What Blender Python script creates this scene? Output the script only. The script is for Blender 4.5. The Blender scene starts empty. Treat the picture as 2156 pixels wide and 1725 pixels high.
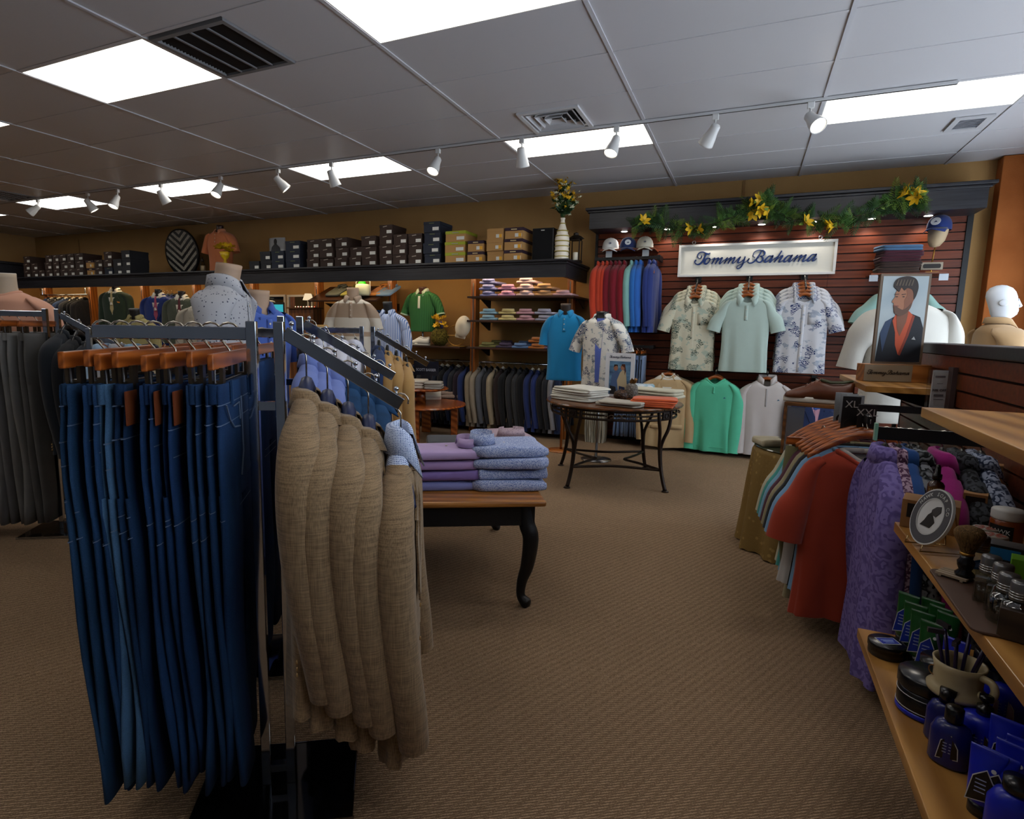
import bpy, math, random
from mathutils import Vector, Matrix
R = random.Random(7)
PI = math.pi
sc = bpy.context.scene
COL = sc.collection

# ------------------------------------------------------------------ camera
F_PX, CX_PX, CY_PX, EYE = 1229.95, 1006.56, 864.47, 1.285
def cam_axes(yaw=.4279, pitch=-.1382, roll=.0179):
    f = Vector((-math.sin(yaw)*math.cos(pitch), math.cos(yaw)*math.cos(pitch), math.sin(pitch)))
    r = Vector((math.cos(yaw), math.sin(yaw), 0)); u = r.cross(f)
    return r*math.cos(roll)+u*math.sin(roll), u*math.cos(roll)-r*math.sin(roll), f
cr, cu, cf = cam_axes()
cam = bpy.data.cameras.new('camera'); camo = bpy.data.objects.new('camera', cam); COL.objects.link(camo)
camo.matrix_world = Matrix(((cr.x, cu.x, -cf.x, 0), (cr.y, cu.y, -cf.y, 0), (cr.z, cu.z, -cf.z, EYE), (0, 0, 0, 1)))
cam.sensor_fit = 'HORIZONTAL'; cam.sensor_width = 36; cam.lens = 36*F_PX/2156
cam.shift_x = (1078-CX_PX)/2156; cam.shift_y = (CY_PX-862.5)/2156
cam.clip_start = .05; cam.clip_end = 100
sc.camera = camo

# ------------------------------------------------------------------ world, exposure
w = bpy.data.worlds.new('daylight'); sc.world = w; w.use_nodes = True
bg = w.node_tree.nodes['Background']; bg.inputs[0].default_value = (.82, .9, 1, 1); bg.inputs[1].default_value = 5.5
sc.view_settings.view_transform = 'Standard'; sc.view_settings.look = 'None'
sc.view_settings.gamma = 1; sc.view_settings.use_curve_mapping = False
sc.view_settings.exposure = 0.16
sc.cycles.use_denoising = True
sc.cycles.max_bounces = 4; sc.cycles.diffuse_bounces = 3; sc.cycles.glossy_bounces = 2; sc.cycles.transparent_max_bounces = 8
sc.cycles.use_adaptive_sampling = True; sc.cycles.adaptive_threshold = .07; sc.cycles.adaptive_min_samples = 16; sc.cycles.caustics_reflective = False; sc.cycles.caustics_refractive = False
PANEL_E = 4.2      # brightness of the ceiling light panels

# ------------------------------------------------------------------ measuring helpers
def ray(x, y): return cr*((x-CX_PX)/F_PX) - cu*((y-CY_PX)/F_PX) + cf
E0 = Vector((0, 0, EYE))
def atY(x, y, Y): d = ray(x, y); return E0 + d*(Y/d.y)
def atZ(x, y, Z): d = ray(x, y); return E0 + d*((Z-EYE)/d.z)
def atX(x, y, X): d = ray(x, y); return E0 + d*(X/d.x)
def atD(x, y, D): return E0 + ray(x, y)*D

# ------------------------------------------------------------------ materials
def lin(c):
    if isinstance(c, str): c = tuple(int(c[i:i+2], 16) for i in (0, 2, 4))
    return tuple((v/255/12.92 if v/255 <= .04045 else ((v/255+.055)/1.055)**2.4) for v in c) + (1,)
MATS = {}
class NT:
    def __init__(s, name):
        s.m = bpy.data.materials.new(name); s.m.use_nodes = True; s.t = s.m.node_tree
        s.b = s.t.nodes['Principled BSDF']; s.co = None
    def n(s, typ, **kw):
        nd = s.t.nodes.new(typ)
        for k, v in kw.items():
            if k in nd.inputs: nd.inputs[k].default_value = v
            else: setattr(nd, k, v)
        return nd
    def l(s, a, b): s.t.links.new(a, b)
    def obj(s, sc_=(1, 1, 1), rot=(0, 0, 0)):
        if s.co is None: s.co = s.n('ShaderNodeTexCoord').outputs['Object']
        mp = s.n('ShaderNodeMapping'); mp.inputs['Scale'].default_value = sc_; mp.inputs['Rotation'].default_value = rot
        s.l(s.co, mp.inputs[0]); return mp.outputs[0]
    def noise(s, scale, detail=3, vec=None, rough=.55):
        nd = s.n('ShaderNodeTexNoise', Scale=scale, Detail=detail, Roughness=rough); s.l(vec or s.obj(), nd.inputs['Vector']); return nd.outputs[0]
    def wave(s, scale, dist=0, vec=None, dirn='X', prof='SIN', detail=2, dscale=1):
        nd = s.n('ShaderNodeTexWave', Scale=scale, Distortion=dist, Detail=detail); nd.bands_direction = dirn; nd.wave_profile = prof
        nd.inputs['Detail Scale'].default_value = dscale
        s.l(vec or s.obj(), nd.inputs['Vector']); return nd.outputs['Fac']
    def vor(s, scale, vec=None, feat='F1'):
        nd = s.n('ShaderNodeTexVoronoi', Scale=scale); nd.feature = feat; s.l(vec or s.obj(), nd.inputs['Vector']); return nd
    def ramp(s, fac, stops, interp='LINEAR'):
        nd = s.n('ShaderNodeValToRGB'); cr_ = nd.color_ramp; cr_.interpolation = interp
        while len(cr_.elements) < len(stops): cr_.elements.new(.5)
        for e, (p, c) in zip(cr_.elements, stops): e.position = p; e.color = lin(c) if not isinstance(c, float) else (c, c, c, 1)
        s.l(fac, nd.inputs[0]); return nd.outputs[0]
    def mix(s, fac, a, b, mode='MIX'):
        nd = s.n('ShaderNodeMix'); nd.data_type = 'RGBA'; nd.blend_type = mode
        for i, v in ((0, fac), (6, a), (7, b)):
            if isinstance(v, (float, int)): nd.inputs[i].default_value = v
            elif isinstance(v, tuple): nd.inputs[i].default_value = v
            else: s.l(v, nd.inputs[i])
        return nd.outputs[2]
    def math(s, op, a, b=0.0):
        nd = s.n('ShaderNodeMath'); nd.operation = op
        for i, v in ((0, a), (1, b)):
            if isinstance(v, (float, int)): nd.inputs[i].default_value = v
            else: s.l(v, nd.inputs[i])
        return nd.outputs[0]
    def bump(s, h, st=.3, d=.01):
        nd = s.n('ShaderNodeBump'); nd.inputs['Strength'].default_value = st; nd.inputs['Distance'].default_value = d
        s.l(h, nd.inputs['Height']); s.l(nd.outputs[0], s.b.inputs['Normal'])
    def col(s, c):
        if isinstance(c, tuple): s.b.inputs['Base Color'].default_value = c
        else: s.l(c, s.b.inputs['Base Color'])
    def fin(s, rough=.6, spec=.3, metal=0.0, sheen=0.0):
        s.b.inputs['Roughness'].default_value = rough; s.b.inputs['Specular IOR Level'].default_value = spec
        s.b.inputs['Metallic'].default_value = metal
        if sheen: s.b.inputs['Sheen Weight'].default_value = sheen
        return s.m
def M(name, fn):
    if name not in MATS: MATS[name] = fn(NT(name))
    return MATS[name]
def plain(c, rough=.55, spec=.3, metal=0.0):
    def f(t): t.col(lin(c)); return t.fin(rough, spec, metal)
    return M('plain_%s_%g_%g_%g' % (c, rough, spec, metal), f)
def cloth(c, amt=.25, scale=260, rough=.9):
    """plain woven cloth: a little mottling and a fine thread relief"""
    def f(t):
        a = lin(c); d = tuple(v*(1-amt) for v in a[:3])+(1,)
        n = t.noise(14, 4); t.col(t.mix(n, a, d)); h = t.noise(scale, 2); t.bump(h, .25, .002); return t.fin(rough, .15, sheen=.15)
    return M('cloth_%s_%g_%g' % (c, amt, scale), f)
def linen(c1, c2):
    def f(t):
        h = t.noise(1, 4, t.obj((18, 18, 420))); v = t.noise(1, 3, t.obj((520, 520, 16)))
        s = t.math('MULTIPLY', t.math('ADD', h, v), .5); t.col(t.ramp(s, [(.38, c2), (.62, c1)])); t.bump(s, .3, .002); return t.fin(.92, .1, sheen=.2)
    return M('linen_'+c1+c2, f)
def denim(c1, c2):
    def f(t):
        n = t.noise(5, 3, t.obj((1, 1, .35))); g = t.noise(600, 2); m = t.math('ADD', t.math('MULTIPLY', n, .8), t.math('MULTIPLY', g, .35))
        t.col(t.ramp(m, [(.42, c1), (.74, c2)])); t.bump(g, .2, .001); return t.fin(.88, .12)
    return M('denim_'+c1+c2, f)
def wood(c1, c2, axis=0, scale=3.0, rough=.35, spec=.4):
    def f(t):
        s = [scale*9]*3; s[axis] = scale*.7
        n = t.noise(1, 6, t.obj(tuple(s))); wv = t.wave(1, 6, t.obj(tuple(v*.5 for v in s)), 'DIAGONAL', dscale=.6)
        m = t.math('ADD', t.math('MULTIPLY', n, .65), t.math('MULTIPLY', wv, .35)); t.col(t.ramp(m, [(.3, c1), (.68, c2)])); t.bump(n, .08, .002); return t.fin(rough, spec)
    return M('wood_%s%s%d%g' % (c1, c2, axis, scale), f)
def stripes(c1, c2, scale=60, axis='X', duty=.5, c3=None):
    def f(t):
        wv = t.wave(scale, 0, None, axis); st = [(0, c1), (duty, c2)] + ([(min(.97, duty+.3), c3)] if c3 else [])
        t.col(t.ramp(wv, st, 'CONSTANT')); t.bump(t.noise(300, 2), .2, .002); return t.fin(.9, .15)
    return M('stripe_%s%s%g%s%g' % (c1, c2, scale, axis, duty), f)
def plaid(c1, c2, c3, scale=26):
    def f(t):
        a = t.ramp(t.wave(scale, 0, None, 'X'), [(0, c1), (.72, c2)], 'CONSTANT'); b = t.ramp(t.wave(scale, 0, None, 'Z'), [(0, c1), (.72, c3)], 'CONSTANT')
        t.col(t.mix(.5, a, b)); t.bump(t.noise(300, 2), .2, .002); return t.fin(.9, .15)
    return M('plaid_%s%s%s%g' % (c1, c2, c3, scale), f)
def dots(c1, c2, scale=42, r=.16):
    def f(t):
        v = t.vor(scale); t.col(t.ramp(v.outputs['Distance'], [(0, c2), (r, c1)], 'CONSTANT')); t.bump(t.noise(300, 2), .2, .002); return t.fin(.9, .15)
    return M('dots_%s%s%g' % (c1, c2, scale), f)
def tropic(base, c1, c2, c3, s=1.0):
    """printed leaves: feathered strokes in patches over a pale ground"""
    def f(t):
        big = t.noise(9*s, 2, t.obj((1, 1, 1))); feather = t.wave(46*s, 11, t.obj((1, 1, .7), (0, .6, 0)), 'DIAGONAL', dscale=1.2)
        m1 = t.ramp(t.math('MULTIPLY', t.ramp(big, [(.5, 0.0), (.58, 1.0)]), t.ramp(feather, [(.35, 0.0), (.6, 1.0)])), [(.3, 0.0), (.6, 1.0)])
        big2 = t.noise(12*s, 2, t.obj((1, 1, 1.3), (.7, .3, 1))); f2 = t.wave(60*s, 8, t.obj((1, 1, 1), (0, -.7, 0)), 'Z', dscale=1.5)
        m2 = t.ramp(t.math('MULTIPLY', t.ramp(big2, [(.56, 0.0), (.62, 1.0)]), t.ramp(f2, [(.3, 0.0), (.55, 1.0)])), [(.3, 0.0), (.6, 1.0)])
        m3 = t.ramp(t.noise(16*s, 3, t.obj((1, 1, 2.2), (1, 2, 0))), [(.62, 0.0), (.66, .75)])
        c = t.mix(m3, lin(base), lin(c3)); c = t.mix(m2, c, lin(c2)); t.col(t.mix(m1, c, lin(c1))); t.bump(t.noise(300, 2), .2, .002); return t.fin(.9, .15)
    return M('tropic_%s%s%s%s%g' % (base, c1, c2, c3, s), f)
def swirl(c1, c2, scale=40, c3=None):
    def f(t):
        n = t.math('FRACT', t.math('MULTIPLY', t.noise(scale*.55, 2), 5.0)); st = [(.25, c1), (.6, c2)] + ([(.85, c3)] if c3 else []); t.col(t.ramp(n, st)); t.bump(t.noise(300, 2), .2, .002); return t.fin(.85, .2)
    return M('swirl_%s%s%g' % (c1, c2, scale), f)
def glow(c, st):
    def f(t):
        t.col((0, 0, 0, 1)); t.b.inputs['Emission Color'].default_value = lin(c); t.b.inputs['Emission Strength'].default_value = st; return t.fin(.5, 0)
    return M('glow_%s_%g' % (c, st), f)
def clear(tint=(1, 1, 1, 1), gl=.08, rough=.02, name='clear'):
    def f(t):
        tr = t.n('ShaderNodeBsdfTransparent'); tr.inputs[0].default_value = tint; g = t.n('ShaderNodeBsdfGlossy'); g.inputs['Roughness'].default_value = rough
        mx = t.n('ShaderNodeMixShader'); mx.inputs[0].default_value = gl; t.l(tr.outputs[0], mx.inputs[1]); t.l(g.outputs[0], mx.inputs[2])
        t.l(mx.outputs[0], t.t.nodes['Material Output'].inputs[0]); return t.m
    return M(name, f)

# ------------------------------------------------------------------ mesh building
class MB:
    def __init__(s): s.v = []; s.f = []
    def add(s, vs, fs):
        o = len(s.v); s.v += [tuple(p) for p in vs]; s.f += [tuple(i+o for i in f) for f in fs]; return s
    def box(s, c, d, rz=0.0, rx=0.0, ry=0.0):
        m = Matrix.Rotation(rz, 3, 'Z') @ Matrix.Rotation(rx, 3, 'X') @ Matrix.Rotation(ry, 3, 'Y'); c = Vector(c)
        vs = [c + m @ Vector((sx*d[0]/2, sy*d[1]/2, sz*d[2]/2)) for sz in (-1, 1) for sy in (-1, 1) for sx in (-1, 1)]
        return s.add(vs, [(0, 2, 3, 1), (4, 5, 7, 6), (0, 1, 5, 4), (2, 6, 7, 3), (0, 4, 6, 2), (1, 3, 7, 5)])
    def b2(s, lo, hi): return s.box([(a+b)/2 for a, b in zip(lo, hi)], [b-a for a, b in zip(lo, hi)])
    def loft(s, rings, cap0=True, cap1=True, closed=True):
        n = len(rings[0]); vs = [p for r in rings for p in r]; fs = []
        for i in range(len(rings)-1):
            for j in range(n if closed else n-1):
                a, b = i*n+j, i*n+(j+1) % n; fs.append((a, b, b+n, a+n))
        if cap0 and closed: fs.append(tuple(range(n-1, -1, -1)))
        if cap1 and closed: fs.append(tuple((len(rings)-1)*n+k for k in range(n)))
        return s.add(vs, fs)
    def tube(s, path, r, n=8, cap=True, flat=1.0):
        path = [Vector(p) for p in path]; rs = r if isinstance(r, (list, tuple)) else [r]*len(path); fs_ = flat if isinstance(flat, (list, tuple)) else [flat]*len(path); rings = []
        up = None
        for i, p in enumerate(path):
            d = (path[min(i+1, len(path)-1)]-path[max(i-1, 0)]).normalized()
            if up is None or abs(d.dot(up)) > .98:
                up = Vector((0, 0, 1)) if abs(d.z) < .9 else Vector((1, 0, 0))
            x = d.cross(up).normalized(); y = x.cross(d).normalized(); up = y
            rings.append([p + x*(math.cos(2*PI*k/n)*rs[i]) + y*(math.sin(2*PI*k/n)*rs[i]*fs_[i]) for k in range(n)])
        return s.loft(rings, cap, cap)
    def lathe(s, prof, n=20, c=(0, 0, 0), axis=None, sx=1.0, sy=1.0):
        c = Vector(c); m = Matrix.Identity(3)
        if axis is not None: m = Vector((0, 0, 1)).rotation_difference(Vector(axis)).to_matrix()
        rings = [[c + m @ Vector((r*sx*math.cos(2*PI*k/n), r*sy*math.sin(2*PI*k/n), z)) for k in range(n)] for r, z in prof]
        return s.loft(rings, False, False)
    def prism(s, pts, h, mat=None):
        """outline pts (x, y) extruded by h along local z; mat maps local to world"""
        m = mat or Matrix.Identity(4); n = len(pts)
        vs = [m @ Vector((x, y, 0)) for x, y in pts] + [m @ Vector((x, y, h)) for x, y in pts]
        return s.add(vs, [tuple(range(n-1, -1, -1)), tuple(range(n, 2*n))] + [(i, (i+1) % n, n+(i+1) % n, n+i) for i in range(n)])
    def mesh(s, name):
        me = bpy.data.meshes.new(name); me.from_pydata(s.v, [], s.f); return me
def setm(o, mat):
    if len(o.data.materials) == 0: o.data.materials.append(None)
    o.material_slots[0].link = 'OBJECT'; o.material_slots[0].material = mat
def put(mb, name, mat, parent=None, smooth=False, bevel=0.0, solid=0.0, sub=0):
    me = mb.mesh(name) if isinstance(mb, MB) else mb
    if smooth and isinstance(mb, MB): me.polygons.foreach_set('use_smooth', [True]*len(me.polygons))
    o = bpy.data.objects.new(name, me); COL.objects.link(o); o.parent = parent; setm(o, mat)
    if solid: md = o.modifiers.new('solid', 'SOLIDIFY'); md.thickness = solid; md.offset = 0
    if bevel: md = o.modifiers.new('bevel', 'BEVEL'); md.width = bevel; md.segments = 2; md.limit_method = 'ANGLE'
    if sub: md = o.modifiers.new('sub', 'SUBSURF'); md.levels = sub; md.render_levels = sub
    return o
def tag(o, label, cat, group=None):
    o['label'] = label; o['category'] = cat
    if group: o['group'] = group
    return o
def thing(name, label, cat, loc=(0, 0, 0), rz=0.0, group=None):
    o = bpy.data.objects.new(name, None); COL.objects.link(o); o.location = loc; o.rotation_euler = (0, 0, rz); o.empty_display_size = .1
    return tag(o, label, cat, group)
def solo(mb, name, mat, label, cat, loc=(0, 0, 0), rz=0.0, group=None, **kw):
    o = put(mb, name, mat, None, **kw); o.location = loc; o.rotation_euler = (0, 0, rz); return tag(o, label, cat, group)
def struct(o): o['kind'] = 'structure'; return o
def copy_tree(o, parent=None, swap=None):
    c = o.copy(); COL.objects.link(c); c.parent = parent
    if swap and c.type == 'MESH':
        b = swap.get(c.material_slots[0].material.name)
        if b: c.material_slots[0].material = b
    for ch in list(o.children): copy_tree(ch, c, swap)
    return c
def dup(o, loc, rz=None, label=None, group=None, swap=None):
    sw = {k.name: v for k, v in swap.items()} if swap else None
    c = copy_tree(o, None, sw); c.location = loc
    if rz is not None: c.rotation_euler = (0, 0, rz)
    if label: c['label'] = label
    if group: c['group'] = group
    return c
ORD = ['first', 'second', 'third', 'fourth', 'fifth', 'sixth', 'seventh', 'eighth', 'ninth', 'tenth', 'eleventh', 'twelfth', 'thirteenth', 'fourteenth', 'fifteenth', 'sixteenth', 'seventeenth', 'eighteenth', 'nineteenth', 'twentieth', 'twenty-first', 'twenty-second', 'twenty-third', 'twenty-fourth', 'twenty-fifth', 'twenty-sixth', 'twenty-seventh', 'twenty-eighth']
def text_obj(s, name, mat, parent, size, loc, rot, ext=.0006, shear=0.0, align='CENTER', font_w=1.0):
    cu_ = bpy.data.curves.new(name, 'FONT'); cu_.body = s; cu_.size = size; cu_.extrude = ext; cu_.shear = shear
    cu_.align_x = align; cu_.align_y = 'CENTER'; cu_.resolution_u = 2
    t = bpy.data.objects.new(name, cu_); COL.objects.link(t)
    dg = bpy.context.evaluated_depsgraph_get(); me = bpy.data.meshes.new_from_object(t.evaluated_get(dg)); me.name = name
    bpy.data.objects.remove(t); o = bpy.data.objects.new(name, me); COL.objects.link(o); o.parent = parent
    o.location = loc; o.rotation_euler = rot; o.scale = (font_w, 1, 1); me.materials.clear(); setm(o, mat); return o
def catmull(pts, k=5):
    out = []
    for i in range(len(pts)-1):
        p0, p1, p2, p3 = (pts[max(i-1, 0)], pts[i], pts[i+1], pts[min(i+2, len(pts)-1)])
        for j in range(k):
            t = j/k; out.append(tuple(.5*((2*b)+(-a+c)*t+(2*a-5*b+4*c-d)*t*t+(-a+3*b-3*c+d)*t**3) for a, b, c, d in zip(p0, p1, p2, p3)))
    out.append(tuple(float(v) for v in pts[-1])); return out
LET=[[(-516,54,8),(-514,41,8),(-519,30,8),(-534,22,7),(-551,33,8),(-558,49,9),(-552,74,10),(-531,89,11),(-506,91,11),(-483,81,12),(-461,70,15),(-444,68,14),(-432,79,6)],[(-473,64,15),(-484,40,16),(-497,8,18),(-514,-21,19),(-535,-37,18),(-557,-39,13),(-577,-27,11),(-584,-12,12),(-577,2,15),(-573,5,15)],[(-432,19,13),(-445,24,10),(-467,15,17),(-483,-12,22),(-479,-32,20),(-463,-36,15),(-442,-20,10),(-428,6,10),(-431,19,12)],[(-429,9,6),(-413,9,5),(-383,25,6)],[(-382,25,12),(-393,-8,14),(-407,-37,12)],[(-399,-15,7),(-370,14,7),(-346,24,10)],[(-343,24,13),(-356,-6,14),(-370,-37,12)],[(-364,-25,7),(-333,9,7),(-309,26,11)],[(-306,24,13),(-317,-1,14),(-331,-33,14),(-322,-38,9),(-306,-21,7),(-254,24,7)],[(-256,21,12),(-267,-9,14),(-281,-36,11)],[(-276,-22,7),(-241,11,7),(-218,26,10)],[(-215,23,13),(-231,-10,14),(-244,-37,12)],[(-239,-26,7),(-205,10,7),(-182,25,11)],[(-179,22,13),(-189,-2,14),(-203,-33,14),(-193,-37,8),(-178,-25,7),(-145,13,7),(-128,26,10)],[(-128,25,12),(-141,-3,16),(-149,-29,16),(-140,-35,11),(-118,-23,7),(-99,-5,7)],[(-82,26,12),(-90,-8,16),(-97,-37,16),(-109,-68,14),(-126,-89,11),(-146,-96,10),(-156,-86,8),(-151,-70,7),(-128,-55,6),(-93,-40,6),(-68,-22,7),(-51,-3,8),(-42,6,13)],[(13,19,6),(0,24,6),(-7,41,6),(0,68,6),(21,84,7),(45,90,8),(71,87,9),(93,78,12),(104,59,14),(96,38,12),(78,28,8),(60,27,6)],[(63,27,7),(82,18,13),(90,-2,16),(82,-24,16),(61,-35,14),(40,-28,11),(31,-12,8),(36,3,6),(51,14,6)],[(86,93,5),(72,75,10),(55,46,13),(36,13,14),(16,-17,15),(-5,-35,14),(-26,-41,12),(-41,-38,10),(-51,-28,8),(-51,-13,8),(-43,4,12)],[(183,28,13),(168,25,10),(147,26,10),(124,3,15),(110,-20,19),(114,-34,17),(132,-29,10),(158,-5,7),(181,25,9)],[(182,26,13),(171,-5,14),(156,-33,16),(167,-35,10),(189,-9,7),(233,23,7)],[(259,73,11),(241,36,14),(220,-3,15),(202,-35,13)],[(209,-23,7),(237,3,8),(266,25,12),(273,21,13),(259,-5,14),(243,-34,15),(256,-36,10),(276,-25,8)],[(363,27,12),(345,24,10),(324,23,11),(301,1,16),(288,-22,19),(292,-36,17),(310,-31,10),(335,-7,7),(357,24,8)],[(360,25,12),(347,-8,14),(333,-34,16),(347,-36,10),(369,-12,7),(407,27,7)],[(408,23,12),(395,-6,14),(381,-37,12)],[(388,-22,7),(418,10,7),(446,27,10)],[(448,25,13),(434,-4,14),(420,-36,12)],[(426,-23,7),(456,10,7),(484,27,11)],[(486,26,13),(475,-2,14),(458,-34,14),(471,-38,9),(497,-19,7)],[(578,29,12),(564,28,10),(540,27,10),(519,3,15),(503,-22,18),(507,-36,16),(524,-30,10),(549,-4,7),(573,24,8)],[(575,27,12),(563,-5,14),(548,-32,15),(561,-34,10),(574,-25,8),(583,-14,7)]]
# ================================================================== SHELL
CEIL = 2.914; WALLY = 7.12
GX0, GY0, PX, PY = -.858, 3.080, 1.2192, .6096
XL, XR, YB = -12.9, 2.38, -3.2
def f_carpet(t):
    v = t.obj((1, 1, 1)); wv = t.wave(40, 2.5, t.obj((1, 1, 1), (0, 0, .9)), 'X', detail=2, dscale=6); w2 = t.wave(30, 3.5, t.obj((1, 1, 1), (0, 0, -.5)), 'Y', detail=2, dscale=7)
    m = t.math('MULTIPLY', wv, w2); n = t.noise(260, 3); k = t.math('ADD', t.math('MULTIPLY', m, .75), t.math('MULTIPLY', n, .35)); big = t.noise(1.1, 3)
    c = t.ramp(k, [(.1, (96, 78, 60)), (.4, (150, 124, 98)), (.75, (190, 160, 130))]); t.col(t.mix(t.math('MULTIPLY', big, .25), c, lin((112, 90, 68))))
    t.bump(k, .7, .006); return t.fin(.97, .05)
carpet = M('carpet', f_carpet)
def f_wall(t):
    n = t.noise(3, 4); g = t.noise(160, 3); t.col(t.mix(t.math('MULTIPLY', n, .5), lin((176, 138, 88)), lin((150, 112, 68)))); t.bump(g, .35, .004); return t.fin(.85, .15)
wallm = M('wall_tan', f_wall)
def f_orange(t):
    n = t.noise(2, 5); g = t.noise(120, 3); t.col(t.ramp(n, [(.3, (146, 80, 34)), (.7, (176, 104, 52))])); t.bump(g, .35, .004); return t.fin(.8, .2)
orange = M('wall_orange', f_orange)
def f_tile(t):
    g = t.noise(400, 3); n = t.noise(1.2, 3); t.col(t.mix(t.math('MULTIPLY', n, .3), lin((200, 199, 202)), lin((182, 180, 182)))); t.bump(g, .12, .0015); return t.fin(.42, .45)
tilem = M('ceiling_tile', f_tile)
teem = plain((196, 196, 200), .4, .4); white = plain((225, 225, 222), .4, .4); blackw = M('black_wood', lambda t: (t.col(t.ramp(t.noise(1, 5, t.obj((3, 60, 60))), [(.3, (20, 20, 23)), (.7, (42, 42, 48))])), t.fin(.38, .4))[1])
black = plain((14, 14, 16), .45, .35); chrome = plain((176, 182, 192), .08, .5, 1.0); steel = plain((150, 150, 152), .28, .5, 1.0)

struct(put(MB().b2((XL-.2, YB, -.06), (XR+.2, WALLY+.2, 0)), 'floor', carpet))
struct(put(MB().b2((XL-.2, WALLY, 0), (XR+.2, WALLY+.15, CEIL+.2)), 'wall_back', wallm))
struct(put(MB().b2((XL-.15, YB, 0), (XL, WALLY, CEIL+.2)), 'wall_left', wallm))
struct(put(MB().b2((XL-.2, YB-.15, 0), (XR+.2, YB, CEIL+.2)), 'wall_rear', plain((128, 132, 138), .7)))
# thin cover strips on the wallpaper seams
for k, (px, py) in enumerate(((1566, 400), (167, 520))):
    p = atY(px, py, WALLY-.005); struct(put(MB().b2((p.x-.012, WALLY-.012, 2.05 if k else 2.6), (p.x+.012, WALLY, CEIL-(.1 if k else 0))), 'trim_%d' % (k+1), plain((140, 104, 62), .7)))
# right wall with the shop windows
WZ0, WZ1 = .55, 2.45
wr = struct(put(MB().b2((XR, YB, 0), (XR+.15, WALLY, WZ0)).b2((XR, YB, WZ1), (XR+.15, WALLY, CEIL+.2)).b2((XR, 6.55, WZ0), (XR+.15, WALLY, WZ1)).b2((XR, YB, WZ0), (XR+.15, -.6, WZ1)), 'wall_right', wallm))
blk_al = plain((22, 24, 28), .35, .5)
for k in range(5):
    y0, y1 = -.6+k*1.43, -.6+(k+1)*1.43
    wf = struct(put(MB().b2((XR+.02, y0, WZ0), (XR+.1, y0+.045, WZ1)).b2((XR+.02, y1-.045, WZ0), (XR+.1, y1, WZ1)).b2((XR+.02, y0+.045, WZ0), (XR+.1, y1-.045, WZ0+.06)).b2((XR+.02, y0+.045, WZ1-.06), (XR+.1, y1-.045, WZ1)), 'window_%d' % (k+1), blk_al))
    put(MB().b2((XR+.055, y0+.045, WZ0+.06), (XR+.063, y1-.045, WZ1-.06)), 'pane', clear((.96, .98, 1, 1), .06, name='window_glass'), wf)
# orange pillar in the corner
struct(put(MB().b2((1.97, 6.97, 0), (XR, WALLY, CEIL)), 'wall_pillar', orange, bevel=.006))
struct(put(MB().b2((XL, WALLY-.014, 0), (-11.95, WALLY, .1)).b2((1.82, WALLY-.014, 0), (1.97, WALLY, .1)), 'baseboard_back', blackw))

# ceiling: slab, tiles, tee bars
ceil = struct(put(MB().b2((XL-.2, YB, CEIL+.03), (XR+.2, WALLY+.15, CEIL+.12)), 'ceiling', plain((60, 60, 60))))
lights = [(-3, -1), (-1, -1), (1, -1), (-5, -1), (-7, -1), (-9, -1), (-1, 3), (1, 3), (-3, 3), (-5, 3), (-7, 3), (-9, 3), (-1, -5), (-3, -5), (1, -5), (-5, -5)]
special = {(-2, -1): 'return', (-1, 2): 'diff'}
tile_me = MB().b2((0, 0, 0), (PX-.02, PY-.02, .012)).mesh('ceiling_tile')
tn = 0
for i in range(-10, 3):
    for j in range(-10, 7):
        if (i, j) in lights: continue
        x0, y0 = GX0+i*PX, GY0+j*PY; x1, y1 = x0+PX, y0+PY
        if y0 < YB or y0 > WALLY: continue
        full = x1 <= XR and y1 <= WALLY and x0 >= XL
        if full and (i, j) not in special:
            o = put(tile_me, 'ceiling_tile', tilem, ceil); o.location = (x0+.01, y0+.01, CEIL+.004 + .0012*R.random())
            tn += 1
        else:
            xs, xe, ys, ye = max(x0+.01, XL), min(x1-.01, XR), max(y0+.01, YB), min(y1-.01, WALLY)
            mb = MB()
            if special.get((i, j)) == 'return': mb.b2((x0+PX/2, ys, CEIL+.004), (xe, ye, CEIL+.016))
            elif special.get((i, j)) == 'diff':
                a, b, c, d = -1.69, -1.29, 4.42, 4.90
                mb.b2((xs, ys, CEIL+.004), (a, ye, CEIL+.016)).b2((b, ys, CEIL+.004), (xe, ye, CEIL+.016)).b2((a, ys, CEIL+.004), (b, max(c, ys+.005), CEIL+.016))
            else: mb.b2((xs, ys, CEIL+.004), (xe, ye, CEIL+.016))
            put(mb, 'ceiling_tile', tilem, ceil)
for i in range(-10, 4):
    x = GX0+i*PX
    if XL < x < XR: put(MB().b2((x-.012, YB, CEIL-.003), (x+.012, WALLY, CEIL+.02)), 'tee_bar', teem, ceil)
for j in range(-10, 8):
    y = GY0+j*PY
    if YB < y < WALLY: put(MB().b2((XL, y-.012, CEIL+.0005), (XR, y+.012, CEIL+.02)), 'cross_tee', tilem, ceil)

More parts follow.
